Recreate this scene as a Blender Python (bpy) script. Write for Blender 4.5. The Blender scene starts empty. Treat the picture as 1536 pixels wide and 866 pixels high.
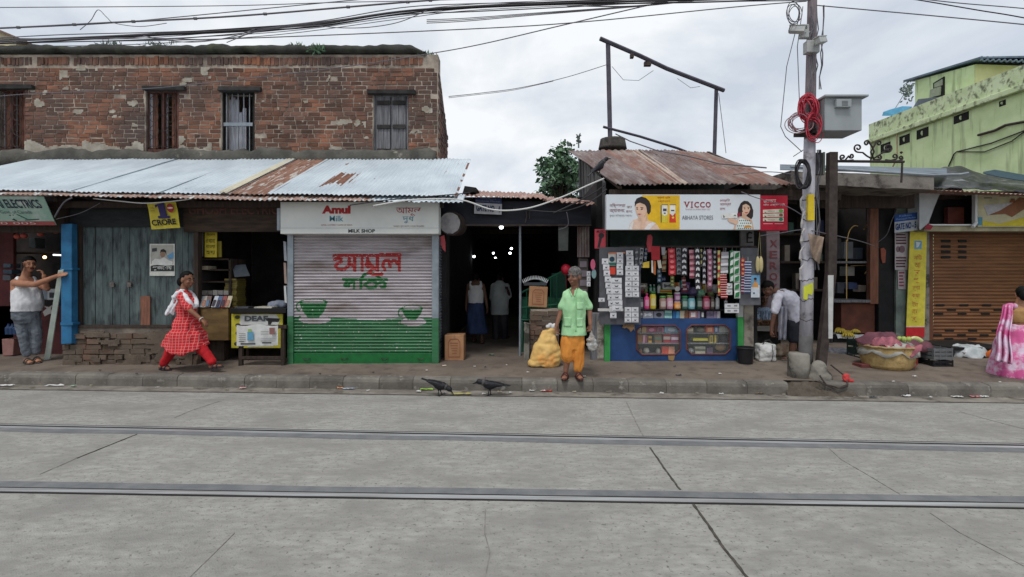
import bpy, bmesh, math, random
from math import sin, cos, pi, sqrt, radians, atan2, floor
from mathutils import Vector, Matrix, noise
from mathutils.bvhtree import BVHTree
from mathutils.geometry import tessellate_polygon
R = random.Random(11)
SC = bpy.context.scene
COL = SC.collection
V = Vector
# ---------------------------------------------------------------- measurements
F, CX, CY, H = 760.0, 775.0, 416.0, 1.69     # focal length (px of the 1536 px photo), vanishing point, eye height
def kerb_y(x): return 7.49 - 0.0577*x         # kerb face line in plan
def pav_z(x, y):                              # pavement falls gently to the kerb
    return 0.18 + 0.05*min(max(y-kerb_y(x)-0.15, 0.0), 1.8)
def P(px, py, Y): return V(((px-CX)/F*Y, Y, H-(py-CY)/F*Y))
def G(px, py):                                # the pavement point seen at a photo pixel
    lo, hi = 5.0, 40.0
    for _ in range(50):
        m = (lo+hi)/2; p = P(px, py, m)
        if p.z > pav_z(p.x, p.y): lo = m
        else: hi = m
    return P(px, py, lo)
def RD(px, py):                               # road point
    Y = H*F/(py-CY); return V(((px-CX)/F*Y, Y, 0))
def S(r, g, b, k=1.0):
    f = lambda c: (c/255/12.92 if c/255 <= .04045 else ((c/255+.055)/1.055)**2.4)*k
    return (f(r), f(g), f(b))
# ---------------------------------------------------------------- materials
_M = {}
def mat(name, c, c2=None, sc=6, r=.8, bump=.15, bs=None, metal=0, st=(1,1,1), c3=None, t3=.6, sc3=2, w3=.04, st3=(1,1,1),
        isl=0, spec=.3, emit=0, alpha=1, lo=.38, hi=.62, c4=None, t4=.6, sc4=2, w4=.06, st4=(1,1,1)):
    if name in _M: return _M[name]
    m = bpy.data.materials.new(name); m.use_nodes = True; _M[name] = m
    nt = m.node_tree; N = nt.nodes; L = nt.links
    b = N['Principled BSDF']
    b.inputs['Roughness'].default_value = r; b.inputs['Metallic'].default_value = metal
    b.inputs['Specular IOR Level'].default_value = spec
    b.inputs['Base Color'].default_value = (*c, 1)
    m.diffuse_color = (*c, 1)
    if emit:
        b.inputs['Emission Color'].default_value = (*c, 1); b.inputs['Emission Strength'].default_value = emit
    if alpha < 1: b.inputs['Alpha'].default_value = alpha
    geo = N.new('ShaderNodeNewGeometry')
    def coords(s):
        mp = N.new('ShaderNodeMapping'); mp.inputs['Scale'].default_value = s
        L.new(geo.outputs['Position'], mp.inputs['Vector']); return mp.outputs['Vector']
    def nz(scale, vec, det=6, rough=.6):
        n = N.new('ShaderNodeTexNoise'); n.inputs['Scale'].default_value = scale
        n.inputs['Detail'].default_value = det; n.inputs['Roughness'].default_value = rough
        L.new(vec, n.inputs['Vector']); return n.outputs['Fac']
    def rng(sock, a, b2):
        q = N.new('ShaderNodeMapRange'); q.inputs['From Min'].default_value = a; q.inputs['From Max'].default_value = b2
        L.new(sock, q.inputs['Value']); return q.outputs['Result']
    def mix(fac, A, B, mode='MIX'):
        q = N.new('ShaderNodeMix'); q.data_type = 'RGBA'; q.blend_type = mode
        if isinstance(fac, float): q.inputs[0].default_value = fac
        else: L.new(fac, q.inputs[0])
        for s, x in ((6, A), (7, B)):
            if isinstance(x, tuple): q.inputs[s].default_value = (*x, 1)
            else: L.new(x, q.inputs[s])
        return q.outputs[2]
    col = None
    vec = coords(st)
    if c2 is not None:
        col = mix(rng(nz(sc, vec), lo, hi), tuple(c), tuple(c2))
    if isl:
        base = col if col is not None else tuple(c)
        q = N.new('ShaderNodeMapRange'); q.inputs['To Min'].default_value = 1-isl; q.inputs['To Max'].default_value = 1+isl
        L.new(geo.outputs['Random Per Island'], q.inputs['Value'])
        cmb = N.new('ShaderNodeCombineColor')
        for i in range(3): L.new(q.outputs['Result'], cmb.inputs[i])
        col = mix(1.0, base, cmb.outputs[0], 'MULTIPLY')
    if c3 is not None:
        base = col if col is not None else tuple(c)
        col = mix(rng(nz(sc3, coords(st3), 8, .65), t3-w3, t3+w3), base, tuple(c3))
    if c4 is not None: col = mix(rng(nz(sc4, coords(st4), 6, .6), t4-w4, t4+w4), col if col is not None else tuple(c), tuple(c4))
    if col is not None: L.new(col, b.inputs['Base Color'])
    if bump:
        bp = N.new('ShaderNodeBump'); bp.inputs['Strength'].default_value = bump; bp.inputs['Distance'].default_value = .02
        L.new(nz(bs or sc*5, vec, 4), bp.inputs['Height']); L.new(bp.outputs['Normal'], b.inputs['Normal'])
    return m
def flat(name, c, r=.6, k=1, **kw): return mat(name, c, r=r, bump=0, **kw)
_cc = {}
def C8(r, g, b, rough=.6):                    # plain paint / plastic / print of one colour, lightly dirtied
    key = (r, g, b, rough)
    if key not in _cc:
        c = S(r, g, b)
        _cc[key] = mat('paint_%02x%02x%02x_%d' % (r, g, b, rough*100), c, tuple(x*.82 for x in c), sc=9, r=rough, bump=0)
    return _cc[key]
# ---------------------------------------------------------------- mesh builder
def ortho(d):
    d = V(d).normalized(); a = V((0, 0, 1)) if abs(d.z) < .9 else V((1, 0, 0))
    u = d.cross(a).normalized(); return u, d.cross(u).normalized()
class MB:
    def __init__(s): s.v = []; s.f = []; s.m = []; s.k = 0
    def add(s, vs, fs):
        o = len(s.v); s.v += [tuple(v) for v in vs]; s.f += [tuple(i+o for i in f) for f in fs]; s.m += [s.k]*len(fs); return s
    def box(s, x0, y0, z0, x1, y1, z1, j=0):
        q = lambda: R.uniform(-j, j) if j else 0
        vs = [(x+q(), y+q(), z+q()) for x in (x0, x1) for y in (y0, y1) for z in (z0, z1)]
        return s.add(vs, [(0,1,3,2),(4,6,7,5),(0,4,5,1),(2,3,7,6),(0,2,6,4),(1,5,7,3)])
    def obox(s, c, sz, rot=None):
        rot = rot or Matrix.Identity(3); c = V(c)
        vs = [c + rot @ V((x*sz[0]/2, y*sz[1]/2, z*sz[2]/2)) for x in (-1,1) for y in (-1,1) for z in (-1,1)]
        return s.add(vs, [(0,1,3,2),(4,6,7,5),(0,4,5,1),(2,3,7,6),(0,2,6,4),(1,5,7,3)])
    def pbox(s, px0, py0, px1, py1, Y, d=.03, j=0):
        a = P(px0, py1, Y); b = P(px1, py0, Y); return s.box(a.x, Y, a.z, b.x, Y+d, b.z, j)
    def ring(s, rings, cap=True, closed=True):
        n = len(rings[0]); vs = [p for r in rings for p in r]; fs = []
        for i in range(len(rings)-1):
            for j in range(n if closed else n-1):
                k = (j+1) % n; fs.append((i*n+j, i*n+k, (i+1)*n+k, (i+1)*n+j))
        if cap and closed:
            fs.append(tuple(range(n-1, -1, -1))); fs.append(tuple((len(rings)-1)*n+i for i in range(n)))
        return s.add(vs, fs)
    def cyl(s, p0, p1, r0, r1=None, n=10):
        r1 = r0 if r1 is None else r1; p0 = V(p0); p1 = V(p1); u, w = ortho(p1-p0)
        return s.ring([[p+u*cos(2*pi*i/n)*r+w*sin(2*pi*i/n)*r for i in range(n)] for p, r in ((p0, r0), (p1, r1))])
    def tube(s, pts, r, n=6, closed=False):
        pts = [V(p) for p in pts]; m = len(pts); rings = []; u = None
        for i, p in enumerate(pts):
            a = pts[(i-1) % m] if (closed or i > 0) else p; b = pts[(i+1) % m] if (closed or i < m-1) else p
            d = (b-a)
            d = d.normalized() if d.length > 1e-9 else V((0, 0, 1))
            if u is None: u, w = ortho(d)
            else:
                u = u-d*u.dot(d)
                u = u.normalized() if u.length > 1e-6 else ortho(d)[0]
                w = d.cross(u)
            rr = r(i/(m-1)) if callable(r) else r
            rings.append([p+u*cos(2*pi*k/n)*rr+w*sin(2*pi*k/n)*rr for k in range(n)])
        if closed:
            rings.append(rings[0]); return s.ring(rings, cap=False)
        return s.ring(rings)
    def lathe(s, c, prof, n=16, sx=1, sy=1, fn=None):
        c = V(c)
        return s.ring([[c+V((cos(2*pi*i/n)*r*sx*(fn(2*pi*i/n, z) if fn else 1), sin(2*pi*i/n)*r*sy*(fn(2*pi*i/n, z) if fn else 1), z))
                        for i in range(n)] for r, z in prof])
    def ell(s, c, rx, ry, rz, rot=None, nu=12, nv=8):
        rot = rot or Matrix.Identity(3); c = V(c); rings = []
        for j in range(1, nv):
            t = pi*j/nv
            rings.append([c+rot @ V((rx*sin(t)*cos(2*pi*i/nu), ry*sin(t)*sin(2*pi*i/nu), -rz*cos(t))) for i in range(nu)])
        o = len(s.v); s.ring(rings, cap=False)
        a = len(s.v); s.v += [tuple(c+rot @ V((0, 0, -rz))), tuple(c+rot @ V((0, 0, rz)))]
        l = o+(nv-2)*nu
        for i in range(nu):
            k = (i+1) % nu; s.f += [(a, o+k, o+i), (a+1, l+i, l+k)]; s.m += [s.k]*2
        return s
    def prism(s, poly, y0, y1):               # polygon in (x, z) pushed from y0 back to y1
        n = len(poly); vs = [(x, y0, z) for x, z in poly]+[(x, y1, z) for x, z in poly]
        fs = [tuple(range(n)), tuple(range(2*n-1, n-1, -1))]+[(i, i+n, (i+1) % n+n, (i+1) % n) for i in range(n)]
        return s.add(vs, fs)
    def pprism(s, pts, Y, d=.002):            # the same, outline given in photo pixels
        return s.prism([(P(x, y, Y).x, P(x, y, Y).z) for x, y in pts], Y, Y+d)
    def grid(s, fn, nu, nv, mf=None):
        o = len(s.v)
        for j in range(nv+1):
            for i in range(nu+1): s.v.append(tuple(fn(i/nu, j/nv)))
        for j in range(nv):
            for i in range(nu):
                a = o+j*(nu+1)+i; s.f.append((a, a+1, a+nu+2, a+nu+1)); s.m.append(mf((i+.5)/nu, (j+.5)/nv) if mf else s.k)
        return s
    def mesh(s, name):
        me = bpy.data.meshes.new(name); me.from_pydata(s.v, [], s.f); me.validate(); return me
    def build(s, name, mats, parent=None, smooth=False, bevel=0, solid=0, fix=True):
        me = s.mesh(name)
        if len(me.polygons) == len(s.m): me.polygons.foreach_set('material_index', s.m)
        if fix:
            bm = bmesh.new(); bm.from_mesh(me); bmesh.ops.recalc_face_normals(bm, faces=bm.faces); bm.to_mesh(me); bm.free()
        return link(name, me, mats, parent, smooth, bevel, solid)
def link(name, me, mats, parent=None, smooth=False, bevel=0, solid=0):
    for m in (mats if isinstance(mats, (list, tuple)) else [mats]): me.materials.append(m)
    if smooth: me.polygons.foreach_set('use_smooth', [True]*len(me.polygons))
    o = bpy.data.objects.new(name, me); COL.objects.link(o)
    if bevel:
        b = o.modifiers.new('bevel', 'BEVEL'); b.width = bevel; b.segments = 2; b.limit_method = 'ANGLE'; b.angle_limit = radians(40)
    if solid:
        b = o.modifiers.new('solid', 'SOLIDIFY'); b.thickness = solid; b.offset = 0
    if parent is not None: adopt(o, parent)
    return o
def adopt(o, parent):
    o.parent = parent; w = Matrix.Translation(parent.location)
    p = parent
    while p.parent is not None:               # parts keep world coordinates: their basis is the identity
        p = p.parent; w = Matrix.Translation(p.location) @ Matrix.Identity(4) if p.parent is None else w
    root = parent
    while root.parent is not None: root = root.parent
    o.matrix_parent_inverse = (Matrix.Translation(root.location) if parent is root else Matrix.Identity(4)).inverted()
def tag(o, label=None, cat=None, group=None, kind=None):
    if label: o['label'] = label
    if cat: o['category'] = cat
    if group: o['group'] = group
    if kind: o['kind'] = kind
    return o
def thing(name, label, cat, loc, group=None):
    o = bpy.data.objects.new(name, None); COL.objects.link(o); o.location = V(loc); o.empty_display_size = .1
    return tag(o, label, cat, group)
def rebase(o):                                # origin of a one-mesh thing goes to the middle of its base
    me = o.data; n = len(me.vertices); co = [0.0]*3*n; me.vertices.foreach_get('co', co)
    b = V(((min(co[0::3])+max(co[0::3]))/2, (min(co[1::3])+max(co[1::3]))/2, min(co[2::3])))
    me.transform(Matrix.Translation(-b)); o.location = b; return o
def solo(mb, name, mats, label, cat, group=None, **kw):
    o = mb.build(name, mats, **kw); rebase(o); return tag(o, label, cat, group)
def struct(mb, name, mats, **kw):
    o = mb.build(name, mats, **kw); o['kind'] = 'structure'; return o
# ---------------------------------------------------------------- lettering
def text_mesh(body, bold=0.0):
    c = bpy.data.curves.new('lettering', 'FONT'); c.body = body; c.size = 1; c.offset = bold; c.resolution_u = 3
    o = bpy.data.objects.new('lettering', c); COL.objects.link(o)
    dg = bpy.context.evaluated_depsgraph_get()
    if body.isascii(): me = bpy.data.meshes.new_from_object(o.evaluated_get(dg))
    else:                                     # scripts whose strokes overlap: fill every outline with its own holes
        cu = o.evaluated_get(dg).to_curve(dg); loops = []
        for sp in cu.splines:
            pts = []; bz = sp.bezier_points
            if not len(bz): pts = [V((q.co.x, q.co.y)) for q in sp.points]
            for i in range(len(bz)):
                a, d = bz[i], bz[(i+1) % len(bz)]
                for k in range(4):
                    t = k/4; q = a.co*(1-t)**3+a.handle_right*3*t*(1-t)**2+d.handle_left*3*t*t*(1-t)+d.co*t**3
                    if not pts or (q.xy-pts[-1]).length > 1e-5: pts.append(q.xy.copy())
            if len(pts) > 2: loops.append(pts)
        area = lambda l: sum(l[i-1].x*l[i].y-l[i].x*l[i-1].y for i in range(len(l)))/2
        inside = lambda p, l: sum(((l[i].y > p.y) != (l[i-1].y > p.y)) and p.x < (l[i-1].x-l[i].x)*(p.y-l[i].y)/(l[i-1].y-l[i].y)+l[i].x for i in range(len(l))) % 2
        ar = [area(l) for l in loops]; sg = 1 if sum(ar) > 0 else -1; vs, fs = [], []
        for k, l in enumerate(loops):
            if ar[k]*sg <= 0: continue
            hs = [h for q, h in enumerate(loops) if ar[q]*sg < 0 and inside(h[0], l)]
            polys = [[V((p.x, p.y, 0)) for p in x] for x in [l]+hs]; off = len(vs)
            vs += [(p.x, p.y, .0002*k) for x in polys for p in x]
            fs += [tuple(i+off for i in t_) for t_ in tessellate_polygon(polys)]
        o.to_curve_clear(); me = bpy.data.meshes.new('lettering'); me.from_pydata(vs, [], fs)
    bpy.data.objects.remove(o); bpy.data.curves.remove(c); me.materials.clear(); return me
def text(body, box, m, parent, bold=.0, lift=.004, name='lettering', shear=0):
    """box = (top-left, top-right, bottom-left) corners in space"""
    me = text_mesh(body, bold); xs = [v.co.x for v in me.vertices]; ys = [v.co.y for v in me.vertices]
    if not xs: return None
    x0, x1, y0, y1 = min(xs), max(xs), min(ys), max(ys)
    A, B, D = (V(q) for q in box); u = B-A; w = D-A; nrm = w.cross(u).normalized()
    if nrm.y > 0 and abs(nrm.y) > .2: nrm = -nrm
    for v in me.vertices:
        a = (v.co.x-x0)/max(x1-x0, 1e-6); b = (y1-v.co.y)/max(y1-y0, 1e-6)
        v.co = A+u*(a+shear*(1-b))+w*b+nrm*(lift+v.co.z*.5)
    return link(name, me, m, parent)
def ptext(body, x0, y0, x1, y1, Y, m, parent, bold=0, lift=.004, dy=0, **kw):
    return text(body, (P(x0, y0, Y), P(x1, y0+dy, Y), P(x0, y1, Y)), m, parent, bold, lift, **kw)
# ---------------------------------------------------------------- corrugated sheets
def corrugated(mb, fl, fr, bl, br, pitch=.076, amp=.012, nv=6, rag=0, sag=0, seed=0, dent=.0):
    fl, fr, bl, br = map(V, (fl, fr, bl, br)); n = (fr-fl).cross(bl-fl).normalized()
    if n.z < 0: n = -n
    nu = max(8, int((fr-fl).length/pitch*6))
    def fn(u, v):
        f = fl.lerp(fr, u); b = bl.lerp(br, u); p = f.lerp(b, v)
        ph = u*(fr-fl).length/pitch*2*pi
        p = p+n*amp*sin(ph)-V((0, 0, 1))*sag*sin(pi*v)
        if dent: p = p+n*dent*noise.noise(V((u*9+seed, v*3, seed)))
        if rag and v == 0: p = p+(f-b).normalized()*rag*noise.noise(V((u*30+seed, seed, 3)))
        return p
    return mb.grid(fn, nu, nv)
# ---------------------------------------------------------------- union solids (bodies, cloth, sacks)
def remeshed(mb, voxel, smooth=3, fold=0, fs=8, fst=(1,1,1), seed=0):
    me = mb.mesh('tmp'); bm = bmesh.new(); bm.from_mesh(me); bmesh.ops.recalc_face_normals(bm, faces=bm.faces); bm.to_mesh(me); bm.free()
    o = bpy.data.objects.new('tmp', me); COL.objects.link(o)
    r = o.modifiers.new('r', 'REMESH'); r.mode = 'VOXEL'; r.voxel_size = voxel; r.use_smooth_shade = True
    if smooth:
        k = o.modifiers.new('s', 'SMOOTH'); k.iterations = smooth; k.factor = .5
    dg = bpy.context.evaluated_depsgraph_get(); out = bpy.data.meshes.new_from_object(o.evaluated_get(dg))
    bpy.data.objects.remove(o); bpy.data.meshes.remove(me)
    if fold:
        nr = [v.normal.copy() for v in out.vertices]
        for v, n in zip(out.vertices, nr):
            q = V((v.co.x*fs*fst[0]+seed, v.co.y*fs*fst[1], v.co.z*fs*fst[2]))
            v.co += n*fold*(noise.noise(q)+.5*noise.noise(q*2.3))
    out.materials.clear(); return out
# ================================================================ camera, light, sky
cd = bpy.data.cameras.new('camera'); cam = bpy.data.objects.new('camera', cd); COL.objects.link(cam); SC.camera = cam
cam.location = (0, 0, H); cam.rotation_euler = (radians(90), 0, 0)
cd.sensor_width = 36; cd.lens = 36*F/1536; cd.shift_x = (768-CX)/1536; cd.shift_y = -(433-CY)/1536
cd.clip_start = .05; cd.clip_end = 2000
SC.view_settings.view_transform = 'Standard'; SC.view_settings.look = 'None'; SC.view_settings.gamma = 1
SC.view_settings.exposure = 0.44
SC.cycles.max_bounces = 6; SC.cycles.diffuse_bounces = 3; SC.cycles.glossy_bounces = 3; SC.cycles.transmission_bounces = 4
SC.cycles.transparent_max_bounces = 8; SC.cycles.use_denoising = True
ELEV, AZ = 62, 200
w = bpy.data.worlds.new('World'); SC.world = w; w.use_nodes = True; nt = w.node_tree; N = nt.nodes; L = nt.links
bg = N['Background']; bg.inputs['Strength'].default_value = .1
sky = N.new('ShaderNodeTexSky'); sky.sky_type = 'NISHITA'; sky.sun_disc = False
sky.sun_elevation = radians(ELEV); sky.sun_rotation = radians(AZ)
tc = N.new('ShaderNodeTexCoord'); mp = N.new('ShaderNodeMapping'); mp.inputs['Scale'].default_value = (1.1, 1.1, 2.4)
mp.inputs['Location'].default_value = (.35, .1, .2)
L.new(tc.outputs['Generated'], mp.inputs['Vector'])
n1 = N.new('ShaderNodeTexNoise'); n1.inputs['Scale'].default_value = 2.0; n1.inputs['Detail'].default_value = 7; n1.inputs['Roughness'].default_value = .55
n1.inputs['Distortion'].default_value = .25
L.new(mp.outputs['Vector'], n1.inputs['Vector'])
rp = N.new('ShaderNodeValToRGB'); e = rp.color_ramp.elements
e[0].position = .36; e[0].color = (4.5, 4.95, 5.6, 1); e[1].position = .58; e[1].color = (7.1, 7.3, 7.5, 1)
e2 = rp.color_ramp.elements.new(.47); e2.color = (5.7, 6.05, 6.5, 1)
L.new(n1.outputs['Fac'], rp.inputs['Fac'])
n2 = N.new('ShaderNodeTexNoise'); n2.inputs['Scale'].default_value = 1.3; n2.inputs['Detail'].default_value = 5
L.new(mp.outputs['Vector'], n2.inputs['Vector'])
mr = N.new('ShaderNodeMapRange'); mr.inputs['From Min'].default_value = .3; mr.inputs['From Max'].default_value = .5
mr.inputs['To Min'].default_value = .8; mr.inputs['To Max'].default_value = .97
L.new(n2.outputs['Fac'], mr.inputs['Value'])
mx = N.new('ShaderNodeMix'); mx.data_type = 'RGBA'
L.new(mr.outputs['Result'], mx.inputs[0]); L.new(sky.outputs['Color'], mx.inputs[6]); L.new(rp.outputs['Color'], mx.inputs[7])
L.new(mx.outputs[2], bg.inputs['Color'])
sd = bpy.data.lights.new('sun', 'SUN'); sun = bpy.data.objects.new('sun', sd); COL.objects.link(sun)
sd.energy = 1.3; sd.angle = radians(14); sd.color = (1, .97, .92)
# Nishita: rotation measured clockwise from +Y
az = radians(AZ); dirv = V((sin(az)*cos(radians(ELEV)), cos(az)*cos(radians(ELEV)), sin(radians(ELEV))))
sun.rotation_euler = (-dirv).to_track_quat('-Z', 'Y').to_euler(); sun.location = dirv*30
# ================================================================ common materials
m_conc = mat('road_concrete', S(176,174,168), S(144,142,137), sc=13, r=.92, bump=.8, bs=120, st=(.6,1.3,1), c3=S(104,102,98), t3=.615, sc3=31, w3=.05, c4=S(138,136,132), t4=.57, sc4=1.7, w4=.15, st4=(.75,1.3,1), lo=.3, hi=.7)
m_joint = mat('joint_tar', S(58,55,50), S(84,79,72), sc=14, r=.95)
m_crack = mat('fine_crack', S(112,108,102), S(146,143,138), sc=18, r=.95)
m_tarstrip = mat('rail_asphalt', S(100,102,105), S(116,117,118), sc=5, r=.9, bump=.3, bs=60)
m_rail = mat('rail_steel', S(190,192,194), S(150,150,150), sc=3, r=.38, metal=.35, bump=.02, st=(.3,8,1))
m_groove = mat('rail_groove', S(40,38,36), r=.95)
m_pav = mat('pavement_cement', S(120,109,99), S(98,88,80), sc=1.1, r=.92, bump=.4, bs=45, c3=S(86,77,70), t3=.6, sc3=4, w3=.09)
m_kerb = mat('kerb_stone', S(118,113,106), S(92,88,83), sc=3, r=.9, bump=.5, bs=40, isl=.22, c3=S(150,146,138), t3=.64, sc3=6, w3=.06)
m_gutter = mat('gutter_cement', S(140,135,126), S(112,107,99), sc=3, r=.95, bump=.4, bs=50, c3=S(82,76,69), t3=.58, sc3=3.2, w3=.06)
m_earth = mat('packed_earth', S(92,84,75), S(70,63,56), sc=5, r=.97, bump=.6)
m_dark = mat('dark_plain', S(40,38,38), S(26,25,26), sc=4, r=.9)  # plain near-black grey, also on the blocks that fill the vent openings
m_black = mat('black_paint', S(28,28,30), S(20,20,21), sc=6, r=.7)
m_wood = mat('old_dark_wood', S(66,54,47), S(46,38,33), sc=4, st=(6,6,.7), r=.85, bump=.3, bs=24)
m_greywood = mat('grey_weathered_wood', S(126,126,130), S(88,88,92), sc=4, st=(8,8,.6), r=.9, bump=.4, bs=22)
m_iron = mat('rusty_iron', S(74,64,60), S(56,48,46), sc=9, r=.75, metal=.2)
m_white = mat('white_board', S(214,217,218), S(200,203,204), sc=2, r=.5, bump=.03)
m_cem = mat('old_cement', S(138,134,126), S(104,100,94), sc=3, r=.95, bump=.5, c3=S(60,60,54), t3=.58, sc3=3)
m_steel = mat('galvanised_post', S(150,158,166), S(126,134,142), sc=4, r=.5, metal=.4, bump=.05)
m_brown = mat('cardboard', S(168,126,92), S(150,110,80), sc=4, r=.85, bump=.05)
m_cable = mat('black_cable', S(44,42,46), r=.6, bump=0)
m_cable2 = mat('grey_cable', S(96,94,100), r=.6, bump=0)
m_wcable = mat('white_cable', S(196,196,194), r=.5, bump=0)
# ================================================================ road, rails, pavement
b = MB()
def roadfn(u, v):
    x = -60+120*u; y1 = kerb_y(x)+.02
    return V((x, -25+(y1+25)*v, 0))
b.grid(roadfn, 24, 8); struct(b, 'road', m_conc)
b = MB(); b.box(-400, -400, -.34, 400, 400, -.30); struct(b, 'ground', m_earth)
def strip(pts, half, z0, z1, wob=0, seed=0, sub=1):
    b = MB(); q = []
    for i in range(len(pts)-1):
        for k in range(sub): q.append(pts[i].lerp(pts[i+1], k/sub))
    q.append(pts[-1]); rings = []
    for i, p in enumerate(q):
        a = q[max(i-1, 0)]; c = q[min(i+1, len(q)-1)]; d = (c-a); d.z = 0; d.normalize(); s = V((-d.y, d.x, 0))
        h0 = half*(1+wob*noise.noise(V((i*.37, seed, 0)))); h1 = half*(1+wob*noise.noise(V((i*.37, seed, 9))))
        l = p+s*h0; r = p-s*h1
        rings.append([V((l.x, l.y, z0)), V((l.x, l.y, z1)), V((r.x, r.y, z1)), V((r.x, r.y, z0))])
    return b.ring(rings)
def rail_line(px0, py0, px1, py1):
    a = RD(px0, py0); c = RD(px1, py1); d = (c-a).normalized(); return a-d*30, c+d*30
def rail(label, py0, py1, bands):
    a, c = rail_line(0, py0, 1536, py1)
    s = V((-(c-a).y, (c-a).x, 0)).normalized()
    t = thing('tram_rail', label, 'tram rail', (a+c)/2, 'tram rails set in the road')
    for nm, off, half, z, m, wob in bands:
        strip([a+s*off, c+s*off], half, -.02, z, wob, off*9, 160 if wob else 1).build(nm, m, t)
    return t
rail('tram rail nearer the kerb with a dark groove behind it', 641, 671.5,
     [('steel_head', .0, .026, .007, m_rail, 0), ('flange_groove', .050, .022, .005, m_groove, 0), ('check_rail', .085, .012, .0065, m_rail, 0),
      ('outer_groove', .108, .010, .005, m_groove, .3), ('asphalt_band', -.090, .062, .004, m_tarstrip, .55)])
rail('tram rail nearer the camera with a wide asphalt band behind it', 735.5, 759.5,
     [('steel_head', .0, .030, .007, m_rail, 0), ('flange_groove', .042, .009, .005, m_groove, 0), ('asphalt_band', .108, .055, .004, m_tarstrip, .6),
      ('outer_groove', -.043, .010, .005, m_groove, .5)])
def joint(pts, half=.009, wob=.9, name='road_joint'):
    o = strip([RD(*p) for p in pts], half, -.01, .0045, wob, pts[0][0], 14).build(name, m_joint if half > .005 else m_crack); o['kind'] = 'structure'
joint([(975,672),(1000,708),(1020,735)], .008); joint([(1040,757),(1065,792),(1085,822),(1125,872)], .009)
joint([(205,652),(160,670),(115,688)], .007); joint([(115,688),(60,712)], .0025)
joint([(330,602),(285,617),(262,627)], .004); joint([(940,604),(953,632),(966,657)], .005, 1.2)
joint([(352,800),(330,822),(285,866)], .002, 1.4); joint([(728,765),(727,800),(735,830),(728,866)], .0018, 1.5)
joint([(1235,665),(1262,690),(1300,712),(1350,742)], .0025, 1.4); joint([(1395,770),(1440,800),(1536,850)], .002, 1.4)
joint([(1440,618),(1490,632),(1560,650)], .004)
# gutter strip between the last slab joint and the kerb
b = MB(); b.grid(lambda u, v: V((-30+60*u, kerb_y(-30+60*u)-.30+.33*v, .004)), 60, 2); struct(b, 'gutter', m_gutter)
b = MB()
strip([V((x, kerb_y(x)-.32+.02*noise.noise(V((x*.8, 0, 0))), 0)) for x in [i*.4-30 for i in range(150)]], .016, -.01, .0055, .8, 4).build('gutter_joint', m_joint)['kind'] = 'structure'
# kerb stones: one row, gap between stones
b = MB(); x = -16.0; prof = [(0, -.05), (0, .115), (.012, .155), (.045, .178), (.16, .186), (.16, -.05)]
gap = [(4.02, 4.66)]
while x < 16:
    l = R.uniform(.50, .58); x1 = x+l-.006
    if not any(g0 < x+.25 < g1 for g0, g1 in gap):
        dz = R.uniform(-.004, .004); dy = R.uniform(-.005, .005); rings = []
        for i in range(6):
            t = x+(x1-x)*i/5; e = .004 if i in (0, 5) else 0
            rings.append([V((t, kerb_y(t)+dy+py+e*(py < .1)+.005*noise.noise(V((t*9, pz*20, 1))), pz+dz-e*(pz > .1)+.006*noise.noise(V((t*8, py*30, 4))))) for py, pz in prof])
        b.ring(rings)
    x += l
struct(b, 'kerb', m_kerb, smooth=False)
b = MB()
b.grid(lambda u, v: (lambda x, y: V((x, y, pav_z(x, y)+.006*noise.noise(V((x*1.7, y*1.7, 0))))))(-30+60*u, kerb_y(-30+60*u)+.155+((.0, .3, .6, .9, 1.2, 1.5, 1.8, 2.4, 18)[int(v*8+.01)])), 240, 8)
struct(b, 'pavement', m_pav, smooth=True)
# broken kerb by the pole
b = MB(); b.grid(lambda u, v: (lambda x, y: V((x, y, .186*v**.7*(1 if .15 < u < .85 else .9)-.012+(.05*noise.noise(V((x*7, y*7, 2)))+.03*noise.noise(V((x*19, y*19, 5))))*(v < .9))))(3.86+.96*u, kerb_y(3.86+.96*u)-.10+.30*v), 40, 16)
struct(b, 'broken_kerb_rubble', m_earth)
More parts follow.
